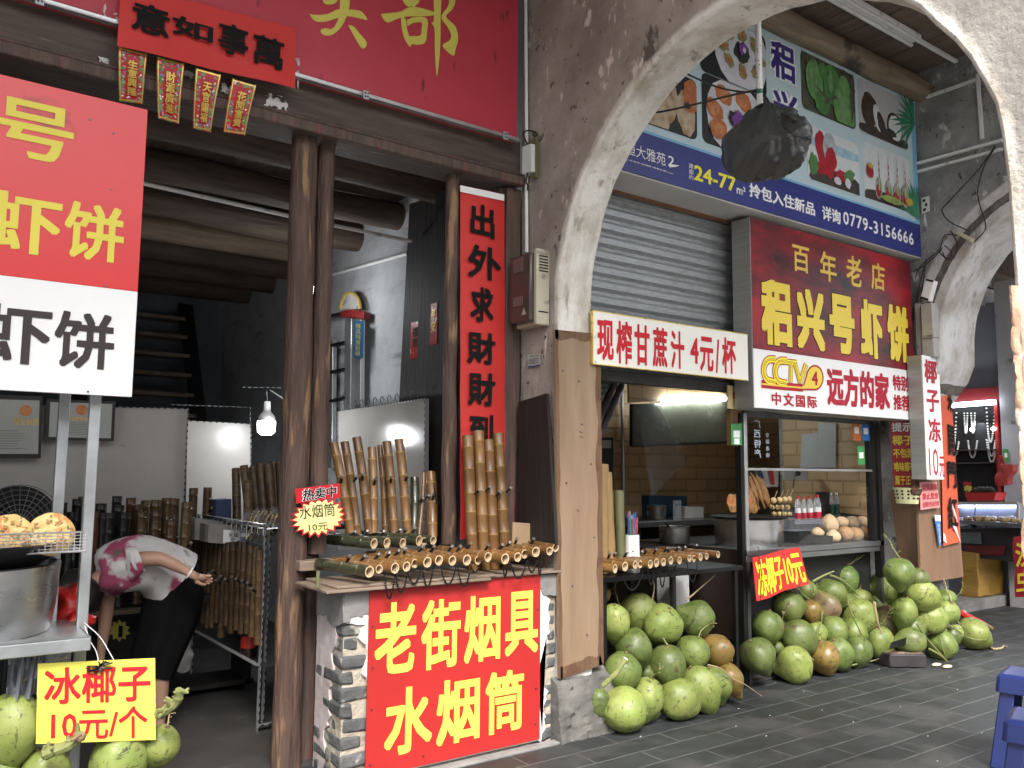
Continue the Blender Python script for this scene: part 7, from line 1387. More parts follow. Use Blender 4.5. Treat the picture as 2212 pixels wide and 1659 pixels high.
pb_ = thing('pipe_bend', 'short white pipe bend poking out beside the box sign', 'pipe', at(1977, 720, Y=3.8)); mb = MB(); mb.tube(catmull([at(1972, 705, Y=3.8), at(1980, 705, Y=3.78), at(1982, 715, Y=3.78), at(1978, 728, Y=3.8)]), .012, 8); mb.build('pipe', PVC, pb_)
cb_ = thing('cream_basket', 'cream plastic basket with holes hung on the far pillar', 'basket', at(1958, 1090, X=6.85)); c = at(1960, 1088, X=6.82); k = dist(c)/FP; mb = MB(); n = 28
for zz_, f in ((0, .0),): pass
Zs = [(0, .80), (8*k, .85), (30*k, 1.0), (34*k, 1.06)]; ring = lambda f, z, o=0: [c+Vector((13*k*f*cos(2*pi*i/n), 0, z))*1+Vector((0, -34*k*f*sin(2*pi*i/n)*.9, 0)) for i in range(n)]
vs = []; [vs.extend(ring(f, z)) for z, f in Zs]; m = len(Zs); mb.add(vs, [(j*n+i, j*n+(i+1) % n, (j+1)*n+(i+1) % n, (j+1)*n+i) for j in range(m-1) for i in range(n)]+[tuple(range(n))]); mb.build('basket', CREAM, cb_)
mb = MB()
for z, f in ((12*k, .885), (20*k, .93), (27*k, .975)):
    for i in range(n):
        if i % 2: continue
        a_ = 2*pi*(i+.5)/n; p = c+Vector((13*k*f*cos(a_)*1.02, -34*k*f*sin(a_)*.92, z)); t_ = Vector((-13*sin(a_), -34*.9*cos(a_), 0)).normalized(); mb.poly([p+t_*.011*cos(u)+Vector((0, 0, .009*sin(u))) for u in [2*pi*j/8 for j in range(8)]])
mb.build('hole', HOLE, cb_, smooth=0)
gp_ = thing('ginger_root', 'brown knobbly thing sticking out of the cream basket', 'root', at(1977, 1060, X=6.8)); mb = MB(); mb.lathe([(.001, -.06), (.05, -.03), (.055, .01), (.025, .05), (.022, .075), (.03, .09), (.001, .095)], 12, Matrix.Translation(at(1977, 1060, X=6.82))); noise_disp(mb.v, .012, 20); mb.build('root', M('brown_root', (.12, .06, .035), None, .8, sc=20), gp_)
# ---------------------------------------------------------------- coconuts
def husk_mesh(seed):
    rd = random.Random(seed); n, k = 32, 22; mb = MB(); vs = []; ph = rd.uniform(0, 6); taper = rd.uniform(.08, .3); tip = rd.uniform(.04, .18); rg = rd.uniform(.03, .085); o = Vector((seed*3.1, seed, 0))
    for j in range(k+1):
        th = pi*j/k; c, s = cos(th), sin(th)
        for i in range(n):
            a = 2*pi*i/n; r = .5*s*(1-taper*max(0, -c)**1.5+.05*max(0, c)); z = .5*c
            z -= tip*max(0, -c)**10; z -= .02*max(0, c)**8
            r *= 1+rg*(cos(3*a+ph)*(1-.3*c)); v = Vector((r*cos(a), r*sin(a), z)); v += v.normalized()*.03*noise.noise(v*3+o) if v.length > .01 else Vector(); vs.append(v)
    mb.add(vs, [(j*n+i, j*n+(i+1) % n, (j+1)*n+(i+1) % n, (j+1)*n+i) for j in range(k) for i in range(n)]); return mb.mesh('husk', COCO, 0) if False else mb.mesh('husk', COCO, 60)
HM = {}
def husk(seed, mat):
    key = (seed, mat.name)
    if key not in HM: m = husk_mesh(seed); m.materials.clear(); m.materials.append(mat); HM[key] = m
    return HM[key]
mb = MB()
for q_ in range(6):
    a = 2*pi*q_/6; d = Vector((cos(a), sin(a), 0)); t_ = Vector((-d.y, d.x, 0)); p = Vector((0, 0, .475)); mb.add([p+Vector((0, 0, .02)), p+d*.07+t_*.06, p+d*.15-Vector((0, 0, .015)), p+d*.07-t_*.06], [(0, 1, 2, 3)])
mb.lathe([(.05, .46), (.045, .52), (.02, .53), (.001, .53)], 8); CALM = mb.mesh('calyx', CALYX)
def twig_mesh(seed):
    rd = random.Random(seed); mb = MB(); d = Vector((rd.uniform(-1, 1), rd.uniform(-1, 1), .6)).normalized(); p = Vector((0, 0, .5)); pts = [p]
    for i in range(5): d = (d+Vector((rd.uniform(-.4, .4), rd.uniform(-.4, .4), rd.uniform(-.3, .25)))).normalized(); p = p+d*rd.uniform(.13, .24); pts.append(p)
    c = catmull(pts, 4); mb.tube(c, [.022-.012*i/len(c) for i in range(len(c))], 6)
    for i in range(3, len(c), 3):
        e = Vector((rd.uniform(-1, 1), rd.uniform(-1, 1), rd.uniform(-.2, .8))).normalized()*rd.uniform(.05, .16); mb.tube([c[i], c[i]+e*.6, c[i]+e+Vector((0, 0, .02))], [.011, .008, .005], 5); mb.ball(c[i]+e, .013, 5)
    return mb.mesh('stalk', TWIG if seed % 3 else DRY)
TW = [twig_mesh(s) for s in range(6)]
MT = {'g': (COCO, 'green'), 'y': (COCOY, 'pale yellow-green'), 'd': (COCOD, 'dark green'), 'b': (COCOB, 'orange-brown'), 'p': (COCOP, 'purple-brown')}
def coconut(px, w, h, mat, label, group, Y0, slope=.55, dY=0, ang=None, twig=None, ground=False, face=.25, seed=0, Yfix=None):
    x, y = px; d = CF+CR*((x-1106)/FP)-CU*((y-829.5)/FP); t = (Y0+dY+slope*(EYE-.11))/(d.y-slope*d.z); c = CO+d*t if Yfix is None else at(x, y, Y=Yfix); k = dist(c)/FP; W_, H_ = w*k, h*k; rd = random.Random(seed*7+int(x))
    if h >= w: L_, B_ = H_, W_; a = rd.uniform(-.35, .35) if ang is None else ang
    else: L_, B_ = W_, H_; a = rd.choice((-1, 1))*rd.uniform(1.2, 1.7) if ang is None else ang
    B_ = max(B_, L_*.78)
    c.z = max(c.z, .5*min(H_, B_ if abs(a) > 1 else H_)*.97)
    o = bpy.data.objects.new('green_coconut' if mat not in 'b' else 'coconut', None); COL.objects.link(o); tag(o, label, 'coconut', group); o.empty_display_size = .05
    ax = (CU*cos(a)+CR*sin(a)-CF*rd.uniform(-.1, face)).normalized(); o.location = c; o.rotation_mode = 'QUATERNION'; o.rotation_quaternion = ax.to_track_quat('Z', 'Y') @ Quaternion((0, 0, 1), rd.uniform(0, 6)); o.scale = (B_, B_, L_)
    link('husk', husk(rd.randrange(7), MT[mat][0]), o); link('calyx', CALM, o)
    if twig is None and rd.random() < .28: twig = rd.randrange(6)
    if twig is not None: link('stalk', TW[twig % 6], o)
    return o
def rows(lst, conv, Y0, where, group, slope=.55):
    items = []
    for i, it in enumerate(lst): items.append((conv(it[0], it[1]), it[2]*conv.k*conv.g, it[3]*conv.k*conv.g)+it[4:])
    byrow = {}
    for it in items: byrow.setdefault(it[3], []).append(it)
    for rname, its in byrow.items():
        its.sort(key=lambda q: q[0][0])
        for i, it in enumerate(its):
            kind, ex = it[4], it[5] if len(it) > 5 else {}
            ex = dict(ex); note = ex.pop('note', ''); lab = '%s coconut, %s in %s of pile %s' % (MT[kind][1], nth(i, len(its)), rname, where)
            if note: lab = note
            if where == 'under the glass cabinet' and it[0][0] > 1935 and it[0][1] > 1225: ex['Yfix'] = 3.70-.03*(it[0][1] > 1380)+.5*ex.pop('dY', 0)
            coconut(it[0], it[1], it[2], kind, lab, group, Y0, slope, seed=i, **ex)
class Z:
    def __init__(s, x0, y0, k, g=1.03): s.x0, s.y0, s.k, s.g = x0, y0, k, g
    def __call__(s, x, y): return (s.x0+s.k*x, s.y0+s.k*y)
rows([(440, 510, 230, 310, 'top row', 'y'), (640, 420, 300, 290, 'back', 'y', dict(dY=.12, twig=1, note='yellow-green coconut at the back of the pile by the plywood board, with a stalk')), (815, 525, 310, 320, 'top row', 'y', dict(face=.6)), (1088, 475, 285, 285, 'top row', 'g', dict(ang=2.0)),
      (600, 710, 285, 315, 'middle row', 'd', dict(ang=-.35)), (860, 850, 290, 325, 'middle row', 'd', dict(ang=0)), (1060, 750, 265, 275, 'middle row', 'g', dict(ang=.3)), (1255, 720, 240, 270, 'middle row', 'b', dict(ang=2.2)),
      (500, 905, 290, 320, 'lower row', 'g', dict(ang=.2)), (700, 1110, 215, 330, 'lower row', 'y'), (510, 1215, 372, 345, 'bottom row', 'y', dict(ang=1.75, face=.35)), (950, 1140, 318, 320, 'bottom row', 'y', dict(face=.6, ang=-1.0)), (1130, 1060, 255, 375, 'bottom row', 'y', dict(ang=-.45, note='split yellow-green coconut with a dark gash at the front of the left pile')), (1240, 1000, 200, 310, 'bottom row', 'g', dict(ang=-.35, dY=.02)), (1360, 960, 185, 270, 'bottom row', 'b', dict(ang=-.5, note='yellow-brown coconut at the right end of the left pile', twig=2)),
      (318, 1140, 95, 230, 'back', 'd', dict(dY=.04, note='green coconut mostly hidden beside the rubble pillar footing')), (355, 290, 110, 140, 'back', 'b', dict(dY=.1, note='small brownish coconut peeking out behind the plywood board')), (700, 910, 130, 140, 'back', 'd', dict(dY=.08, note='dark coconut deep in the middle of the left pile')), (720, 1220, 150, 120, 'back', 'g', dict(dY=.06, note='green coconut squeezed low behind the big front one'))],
     Z(1206.9, 1206.9, .2725), 3.70, 'by the plywood board', 'coconuts piled by the plywood board', .42)
rows([(195, 765, 188, 208, 'second row', 'g'), (140, 950, 212, 232, 'bottom row', 'd', dict(ang=-.5)), (335, 637, 205, 190, 'third row', 'g', dict(ang=.1, twig=3)), (365, 1000, 222, 218, 'bottom row', 'y', dict(face=.7)), (395, 830, 230, 215, 'second row', 'd', dict(ang=-1.0, twig=0)), (560, 985, 192, 212, 'bottom row', 'b', dict(ang=-.2, twig=2)), (478, 665, 115, 155, 'third row', 'b'), (572, 630, 180, 160, 'third row', 'p', dict(ang=2.6)), (605, 553, 205, 185, 'upper row', 'g', dict(ang=-1.1, twig=1)), (445, 535, 125, 140, 'upper row', 'g', dict(dY=.05)), (685, 465, 170, 200, 'top row', 'g', dict(dY=.06, twig=4)),
      (505, 805, 130, 155, 'second row', 'y', dict(dY=.05)), (612, 785, 188, 175, 'second row', 'g', dict(ang=1.2)), (655, 950, 170, 210, 'bottom row', 'g', dict(ang=-.4)), (775, 940, 162, 192, 'bottom row', 'd'), (752, 790, 165, 160, 'second row', 'g', dict(ang=-1.0)), (778, 690, 225, 195, 'third row', 'y', dict(ang=1.0)), (800, 590, 160, 130, 'upper row', 'y', dict(dY=.05, twig=5)), (958, 525, 198, 235, 'upper row', 'g', dict(ang=0)), (970, 735, 200, 195, 'third row', 'p', dict(ang=-1.3, note='purple-brown coconut with dry stalk in the middle of the right pile', twig=0)), (1070, 672, 140, 190, 'third row', 'g', dict(dY=.05)), (1040, 420, 180, 190, 'top row', 'g', dict(twig=2)), (1003, 275, 175, 150, 'summit', 'g', dict(ang=.05, twig=4, note='pear-shaped coconut with a stalk at the very top of the right pile')), (1190, 557, 225, 180, 'upper row', 'y', dict(ang=-1.0)), (1235, 710, 215, 165, 'third row', 'y', dict(ang=1.45)), (1335, 672, 145, 165, 'third row', 'y', dict(face=.6)), (1332, 582, 135, 115, 'upper row', 'g', dict(dY=.05, twig=1)),
      (915, 892, 172, 225, 'bottom row', 'g', dict(ang=-.2)), (1105, 850, 190, 160, 'bottom row', 'g', dict(dY=.03)), (1305, 875, 198, 178, 'bottom row', 'g', dict(ang=2.9, face=.7)), (1368, 830, 105, 135, 'second row', 'd', dict(dY=.04)), (1398, 802, 90, 115, 'second row', 'y', dict(dY=.05)), (1515, 807, 200, 185, 'bottom row', 'y', dict(ang=-1.0)),
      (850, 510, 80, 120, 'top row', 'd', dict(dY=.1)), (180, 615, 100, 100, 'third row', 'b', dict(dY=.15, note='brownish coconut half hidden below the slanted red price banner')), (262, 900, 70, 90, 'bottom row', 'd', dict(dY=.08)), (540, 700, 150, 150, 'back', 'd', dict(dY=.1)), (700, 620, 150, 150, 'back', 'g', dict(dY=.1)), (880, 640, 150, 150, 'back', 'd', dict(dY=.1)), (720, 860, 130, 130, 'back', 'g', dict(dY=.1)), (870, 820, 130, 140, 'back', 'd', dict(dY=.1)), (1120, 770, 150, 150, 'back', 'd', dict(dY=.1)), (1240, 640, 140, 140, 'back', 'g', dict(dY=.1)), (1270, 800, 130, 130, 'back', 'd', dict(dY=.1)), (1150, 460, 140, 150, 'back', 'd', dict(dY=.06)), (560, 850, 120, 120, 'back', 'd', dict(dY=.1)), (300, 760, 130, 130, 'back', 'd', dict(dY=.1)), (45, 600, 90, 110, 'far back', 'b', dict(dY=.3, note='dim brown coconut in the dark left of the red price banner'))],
     Z(1591, 1097, .3386, 1.07), 3.86, 'under the glass cabinet', 'coconuts piled under the glass cabinet', .42)
rows([(60, 1455, 240, 385, 'front', 'y', dict(ang=.0, note='tall pale green coconut at the left picture edge beside the yellow sign', twig=0)), (630, 1640, 365, 275, 'front', 'y', dict(ang=.1, note='big pale green coconut at the bottom below the yellow price sign')), (855, 1545, 190, 225, 'front', 'y', dict(ang=.35, twig=3, note='coconut with a thick knobbly stalk at the right of the yellow sign')), (250, 1700, 310, 235, 'front', 'y', dict(ang=-.2, note='pale coconut cut by the bottom edge under the yellow sign', twig=1)), (185, 1640, 170, 160, 'back', 'g', dict(dY=.08, note='green coconut wedged behind the two left front coconuts')), (10, 1720, 150, 220, 'front', 'y', dict(note='coconut cut by the bottom left picture corner'))],
     Z(0, 987.5, .4047), 3.72, 'at the stall', 'coconuts at the left stall', .1)
for (z_, pts, r0, lab) in ((lambda x, y: (x*.4047, 987.5+y*.4047), [(835, 1380), (880, 1355), (920, 1330), (950, 1290), (955, 1240)], .017, 'thick knobbly green stalk on the coconut right of the yellow sign'), (lambda x, y: (x*.4047, 987.5+y*.4047), [(230, 1590), (290, 1565), (350, 1545), (410, 1510), (430, 1480)], .02, 'thick knobbly stalk along the bottom edge of the yellow sign'), (lambda x, y: (1206.9+.2725*x, 1206.9+.2725*y), [(345, 1010), (400, 960), (460, 900), (530, 795)], .014, 'cut purple-green stalk with a white end across the left coconut pile')):
    mb = MB(); P3 = catmull([at(*z_(*p), Y=3.6-.02*i) for i, p in enumerate(pts)], 5); mb.tube(P3, [r0*R.uniform(.8, 1.25) for _ in P3], 8)
    if r0 > .015:
        for p in P3[::2]: e = Vector((R.uniform(-1, 1), R.uniform(-.6, .2), R.uniform(-.5, 1))).normalized()*R.uniform(.02, .06); mb.tube([p, p+e*.7, p+e], [.009, .008, .005], 6)
    o = mb.build('coconut_stalk', TWIG); tag(o, lab, 'stalk')
    if r0 < .015: mb = MB(); mb.tube([P3[-1], P3[-1]+(P3[-1]-P3[-2]).normalized()*.006], .0145, 10); mb.build('cut_end', WHT, o)
z7 = lambda x, y: (1206.9+.2725*x, 1206.9+.2725*y); z8 = lambda x, y: (1591+x*.3386, 1097+y*.3386)
def twigs(label, paths, r=.006, mat=TWIG):
    t = thing('dry_twig', label, 'twig', paths[0][0]); mb = MB()
    for p in paths: c = catmull(p, 5); mb.tube(c, [r*(1-.5*i/len(c))*R.uniform(.85, 1.15) for i in range(len(c))], 6)
    mb.build('twig', mat, t)
twigs('thin brown twig rising behind the left coconut pile', [[at(*z7(*p), Y=3.95) for p in ((725, 390), (745, 310), (755, 200), (705, 105))]], .006, DRY)
twigs('thin brown twig slanting right behind the left coconut pile', [[at(*z7(*p), Y=3.95) for p in ((1010, 330), (1080, 270), (1160, 200), (1240, 130))]], .006, DRY)
twigs('long thin twig lying from the left pile onto the paving', [[at(*z7(*p), Y=3.62) for p in ((1180, 840), (1280, 870), (1380, 950), (1480, 1000))]+[at(*z7(1610, 1090), Z=.005)]], .005, DRY)
twigs('forked green stalk draped over the middle of the right coconut pile', [[at(*z8(*p), Y=3.78) for p in ((600, 430), (660, 455), (720, 500), (780, 560))], [at(*z8(*p), Y=3.74) for p in ((705, 560), (720, 640), (760, 730), (800, 810))], [at(*z8(*p), Y=3.8) for p in ((485, 470), (560, 430), (620, 405))]], .009)
twigs('dry fibrous stalk hanging in front of the purple-brown coconut', [[at(*z8(*p), Y=3.72) for p in ((880, 600), (885, 660), (900, 730), (925, 800))]], .012, DRY)
twigs('bundle of green stalks lying in front of the right pile', [[at(*z8(*p), Y=3.60) for p in ((1150, 740), (1220, 840), (1290, 920), (1355, 990))], [at(*z8(*p), Y=3.58) for p in ((1230, 900), (1300, 940), (1350, 990))], [at(*z8(*p), Y=3.6) for p in ((1300, 830), (1310, 890), (1340, 960))]], .008)
twigs('long thin stalk across the rightmost coconut', [[at(*z8(*p), Y=3.58) for p in ((1345, 740), (1420, 790), (1500, 835), (1605, 845))]], .006)
twigs('pale dry stalk lying on the paving right of the coconuts', [[at(*z8(*p), Z=.015) for p in ((1605, 880), (1640, 900), (1690, 895), (1705, 880), (1725, 885))]], .012, DRY)
twigs('thin stalk lying at the foot of the right pile', [[at(*z8(*p), Z=.05) for p in ((735, 1005), (790, 990), (870, 975), (925, 955))]], .006)
# chopping block, cleaver, husk chips, machete
blk = thing('chopping_block', 'small black worn chopping block in front of the right coconut pile', 'chopping block', at(*z8(1105, 1025), Z=0)); a, b = at(*z8(990, 1020), Z=0), at(*z8(1225, 1022), Z=0); h = .105
mb = MB(); mb.obox(((a+b)/2)+Vector((0, .09, h/2)), (b-a)/2, (.02, .09, 0), (0, 0, h/2)); noise_disp(mb.v, .012, 9); mb.build('block', M('black_block', (.02, .018, .02), (.035, .03, .032), .6, sc=6, c3=(.3, .18, .1), t3=.70, s3=9), blk, bevel=.01)
mb = MB(); c = (a+b)/2; mb.obox(c+Vector((0, .09, h+.004)), (b-a)*.47, (.02, .08, 0), (0, 0, .004)); mb.build('worn_top', M('chopped_wood', (.12, .08, .06), (.25, .18, .13), .85, sc=20, bump=.8), blk)
cl = thing('cleaver', 'black cleaver blade resting on the chopping block', 'cleaver', at(*z8(1090, 860), Y=3.72)); mb = MB(); mb.prism([at(*z8(*p), Y=3.66) for p in ((975, 905), (990, 858), (1175, 798), (1210, 800), (1215, 815), (1180, 840))], (0, .006, 0)); mb.build('blade', BLKP, cl, bevel=.001)
mb = MB(); mb.tube([at(*z8(1175, 818), Y=3.665), at(*z8(1245, 795), Y=3.70)], .014, 8); mb.build('handle', DOORW, cl)
ch_ = thing('husk_chip', 'pale chopped coconut husk chips on the paving beside the chopping block', 'husk chips', at(*z8(1315, 1010), Z=0))
mb = MB()
for u, v, L_, a_ in ((1275, 1000, .075, -.3), (1345, 1012, .085, -.35)): p = at(*z8(u, v), Z=.012); mb.ball(p, 1, 10, sc=(.055, .028, .012)); 
mb.build('chip', M('fresh_husk', (.6, .47, .3), (.65, .55, .4), .7, sc=12), ch_)
mc = thing('machete', 'machete wrapped in red cloth with a wooden handle behind the rightmost coconut', 'machete', at(*z8(1530, 740), Z=.1))
mb = MB(); p = [at(*z8(*q_), Y=3.98-.04*i) for i, q_ in enumerate(((1425, 665), (1460, 690), (1520, 715), (1575, 735)))]; mb.tube(p, [.03, .035, .03, .02], 8); mb.build('red_wrap', RBAG, mc); mb = MB(); mb.tube([p[-1], at(*z8(1625, 770), Y=3.85)], [.018, .022], 8); mb.build('handle', TANB, mc)
mb = MB(); mb.tube([at(*z8(1432, 665), Y=3.97), at(*z8(1458, 672), Y=3.95)], .02, 8); mb.build('cut_end', WHT, mc)
# litter: white flecks on the paving
for i, (x, y) in enumerate(((650, 1408), (1425, 1188), (1675, 1243), (1645, 1404), (1420, 757), (1405, 1327))):
    p = at(*z7(x, y), Z=.004); mb = MB(); mb.ball(p, 1, 6, sc=(R.uniform(.004, .007), R.uniform(.003, .006), .003)); tag(mb.build('litter_fleck', CERT), 'small white fleck of litter on the dark paving', 'litter', 'white flecks on the paving')
for i, (x, y) in enumerate(((245, 1112), (430, 1170), (545, 1290), (215, 1325), (190, 1455), (745, 1365), (1045, 1268), (1410, 1160), (1565, 1435), (1358, 1080), (910, 1028), (1280, 1615), (1220, 1455))):
    p = at(*z8(x, y), Z=.004); mb = MB(); mb.ball(p, 1, 6, sc=(R.uniform(.003, .008), R.uniform(.002, .005), .002)); tag(mb.build('litter_fleck', CERT), 'small white fleck of litter on the dark paving', 'litter', 'white flecks on the paving')
# ---------------------------------------------------------------- bending person in the left shop
ps_ = thing('person', 'person in a floral blouse and long black skirt bending down among the pipes', 'person', at(345, 1590, Y=5.1))
def skinned(name, nodes, edges, mat, parent, sub=2, root=0):
    me = bpy.data.meshes.new(name); me.from_pydata([tuple(p) for p, r in nodes], edges, []); o = bpy.data.objects.new(name, me); COL.objects.link(o)
    sk = o.modifiers.new('skin', 'SKIN'); sk.use_smooth_shade = True; sk.branch_smoothing = .6
    for i, (p, r) in enumerate(nodes): d = me.skin_vertices[0].data[i]; d.radius = (r, r) if not isinstance(r, tuple) else r; d.use_root = (i == root)
    sb_ = o.modifiers.new('sub', 'SUBSURF'); sb_.levels = sb_.render_levels = sub
    bpy.context.view_layer.update(); dg = bpy.context.evaluated_depsgraph_get(); m2 = bpy.data.meshes.new_from_object(o.evaluated_get(dg)); bpy.data.objects.remove(o)
    m2.materials.clear(); m2.materials.append(mat); m2.polygons.foreach_set('use_smooth', [True]*len(m2.polygons)); return link(name, m2, parent)
def J(x, y, Y): return at(x, y, Y=Y)
N_ = []; E_ = []
def chain(prev, pts):
    for p, r in pts:
        N_.append((p, r)); i = len(N_)-1
        if prev is not None: E_.append((prev, i))
        prev = i
    return prev
pel = chain(None, [(J(372, 1262, 5.15), .10)])
sp1 = chain(pel, [(J(335, 1224, 5.12), .10), (J(290, 1214, 5.08), .105)]); ch1 = chain(sp1, [(J(250, 1232, 5.04), .105)])
hd_ = chain(ch1, [(J(212, 1254, 5.03), .058), (J(200, 1262, 5.03), .05), (J(184, 1273, 5.03), .078), (J(166, 1288, 5.03), .088), (J(154, 1303, 5.03), .06)])
# near arm swung back with its hand, far arm reaching to the floor
wr_ = chain(sp1, [(J(276, 1222, 4.90), .058), (J(300, 1208, 4.86), .047), (J(347, 1206, 4.82), .040), (J(380, 1221, 4.80), .036), (J(410, 1238, 4.78), .026)])
pal = chain(wr_, [(J(424, 1245, 4.77), .028), (J(434, 1249, 4.77), .024)])
for dx, dy, dY, bend in ((24, -7, -.015, 4), (27, -1, -.005, 5), (25, 5, .005, 6), (19, 9, .015, 6)): chain(pal, [(J(434+dx*.45, 1249+dy*.55, 4.77+dY), .0095), (J(434+dx*.8, 1249+dy*.9+bend*.3, 4.765+dY), .0085), (J(434+dx, 1249+dy+bend*.7, 4.76+dY), .007)])
chain(wr_, [(J(424, 1256, 4.755), .011), (J(436, 1262, 4.75), .0095), (J(446, 1263, 4.75), .008)])
wl_ = chain(ch1, [(J(236, 1262, 5.12), .055), (J(232, 1300, 5.15), .042), (J(228, 1338, 5.16), .037), (J(222, 1385, 5.17), .03), (J(218, 1412, 5.17), .024), (J(216, 1430, 5.17), .028)])
for dx in (-7, -2, 3, 7): chain(wl_, [(J(216+dx, 1446, 5.17), .0095), (J(216+dx*1.1, 1458, 5.16), .008)])
chain(wl_, [(J(226, 1440, 5.14), .010), (J(229, 1450, 5.13), .008)])
for x0, x1, x2, x3, Ya in ((362, 336, 347, 346, 5.05), (372, 318, 330, 328, 5.22)): chain(pel, [(J(x0+6, 1300, Ya+.03), .07), (J(x1+6, 1400, Ya+.02), .05), (J(x2, 1468, Ya), .052), (J(x2, 1500, Ya), .045), (J(x3, 1562, Ya), .028), (J(x3-2, 1588, Ya-.02), .032), (J(x3-24, 1596, Ya-.08), .022)])
skinned('body', N_, E_, SKIN, ps_, 2, pel)
FLO = M('floral_print_cloth', (.46, .44, .43), (.56, .54, .53), .85, sc=6, c3=(.30, .05, .11), t3=.53, s3=5.5, w3=.05, bump=.15, bs=12)
_n = FLO.node_tree.nodes; _l = FLO.node_tree.links; _b = _n['Principled BSDF']; _src = _b.inputs['Base Color'].links[0].from_socket
_tc = _n.new('ShaderNodeTexCoord'); _z = _n.new('ShaderNodeTexNoise'); _z.inputs['Scale'].default_value = 7.5; _z.inputs['Detail'].default_value = 5; _mp = _n.new('ShaderNodeMapping'); _mp.inputs['Location'].default_value = (9, 4, 2); _l.new(_tc.outputs['Object'], _mp.inputs[0]); _l.new(_mp.outputs[0], _z.inputs[0])
_r2 = _n.new('ShaderNodeValToRGB'); _r2.color_ramp.elements[0].position = .57; _r2.color_ramp.elements[1].position = .66; _l.new(_z.outputs[0], _r2.inputs[0]); _m = _n.new('ShaderNodeMix'); _m.data_type = 'RGBA'; _m.inputs[7].default_value = (.10, .075, .06, 1); _l.new(_r2.outputs[0], _m.inputs[0]); _l.new(_src, _m.inputs[6]); _l.new(_m.outputs[2], _b.inputs['Base Color'])
def loft(name, rings, mat, n=40, fold=0, Y_=5.08, cap=True):
    mb = MB(); vs = []
    for j, (p, yy, ra, rb_, t_) in enumerate(rings):
        c = J(*p, yy); tv = Vector((t_[0], 0, t_[1])).normalized(); e1 = Vector((-tv.z, 0, tv.x)); e2 = Vector((0, 1, 0))
        for i in range(n):
            a = 2*pi*i/n; v = c+e1*cos(a)*ra+e2*sin(a)*rb_; v += (v-c).normalized()*fold*(noise.noise(v*9)+.6*noise.noise(v*21)) if fold else Vector(); vs.append(v)
    m = len(rings); mb.add(vs, [(j*n+i, j*n+(i+1) % n, (j+1)*n+(i+1) % n, (j+1)*n+i) for j in range(m-1) for i in range(n)]+([tuple(range(n))] if cap else []))
    o = mb.build(name, mat, ps_, smooth=180); sb2 = o.modifiers.new('sub', 'SUBSURF'); sb2.levels = sb2.render_levels = 1; return o
loft('blouse', [((208, 1252), 5.03, .068, .075, (1, -.5)), ((218, 1246), 5.03, .095, .115, (1, .5)), ((236, 1232), 5.04, .135, .165, (1, .55)), ((262, 1220), 5.05, .150, .185, (1, .3)), ((298, 1212), 5.07, .155, .180, (1, .05)), ((332, 1222), 5.11, .160, .175, (1, -.35)), ((358, 1238), 5.13, .172, .182, (.9, -.55)), ((372, 1252), 5.13, .182, .190, (.8, -.75))], FLO, fold=.022)
loft('sleeve', [((258, 1228), 4.99, .10, .10, (1, .3)), ((278, 1219), 4.91, .098, .098, (1, .3)), ((300, 1209), 4.862, .068, .070, (1, .3))], FLO, 24, .012)
loft('sleeve', [((242, 1236), 5.10, .085, .08, (-.2, -1)), ((236, 1262), 5.13, .078, .075, (-.1, -1)), ((233, 1284), 5.15, .068, .066, (-.1, -1))], FLO, 24, .012)
mb = MB(); a = J(298, 1210, 4.865); b = J(303, 1208.5, 4.857); mb.tube([a, b], .069, 20); mb.build('sleeve_cuff', CLOTH, ps_)
mb = MB(); a = J(408, 1237, 4.781); b = J(411, 1238.6, 4.779); mb.tube([a, b], .034, 14); mb.build('bracelet', PVC, ps_)
# skirt: rings from the waist over the hips down to the hem
rings = [((332, 1226), .118, .145, (1, -.35)), ((352, 1231), .140, .160, (1, -.45)), ((370, 1244), .165, .180, (.8, -.7)), ((378, 1268), .180, .182, (.25, -1)), ((374, 1312), .170, .172, (-.3, -1)), ((357, 1362), .152, .162, (-.35, -1)), ((340, 1410), .136, .150, (-.3, -1)), ((327, 1456), .122, .142, (-.25, -1))]
mb = MB(); vs = []; n = 40
for j, (p, ra, rb_, t_) in enumerate(rings):
    c = J(*p, 5.13); tv = Vector((t_[0], 0, t_[1])).normalized(); e1 = Vector((-tv.z, 0, tv.x)); e2 = Vector((0, 1, 0))
    for i in range(n): a = 2*pi*i/n; f = 1+.010*j*sin(a*6+j*.25)+.005*j*sin(a*13+1); vs.append(c+(e1*cos(a)*ra+e2*sin(a)*rb_)*f)
m = len(rings); mb.add(vs, [(j*n+i, j*n+(i+1) % n, (j+1)*n+(i+1) % n, (j+1)*n+i) for j in range(m-1) for i in range(n)]+[tuple(range(n))])
o = mb.build('skirt', SKIRT, ps_, smooth=180); s_ = o.modifiers.new('sub', 'SUBSURF'); s_.levels = s_.render_levels = 1
c = J(172, 1280, 5.03); mb = MB(); mb.ball((0, 0, 0), 1, 28, sc=(.098, .105, .125)); noise_disp(mb.v, .018, 14)
q_ = Quaternion((0, 1, 0), -.7)
for v in mb.v: v.rotate(q_); v += c
hair = mb.build('hair', HAIR, ps_, smooth=80)
mb = MB()
for i in range(26):
    a = R.uniform(0, 6.28); p = c+Vector((-.03+.075*cos(a), .08*sin(a), -.05)); mb.tube(catmull([p, p+Vector((R.uniform(-.03, .02), R.uniform(-.02, .02), -.09)), p+Vector((R.uniform(-.05, .03), R.uniform(-.03, .03), -R.uniform(.14, .22)))], 3), [.012, .012, .010, .009, .007, .005, .003], 5)
mb.build('hair_strands', HAIR, ps_)
for (a, Ya) in (((346, 1590), 5.03), ((328, 1590), 5.2)):
    p = J(*a, Ya); mb = MB(); mb.ball((p.x-.03, p.y-.04, .018), 1, 14, sc=(.05, .12, .02)); mb.build('sandal', BLKP, ps_)
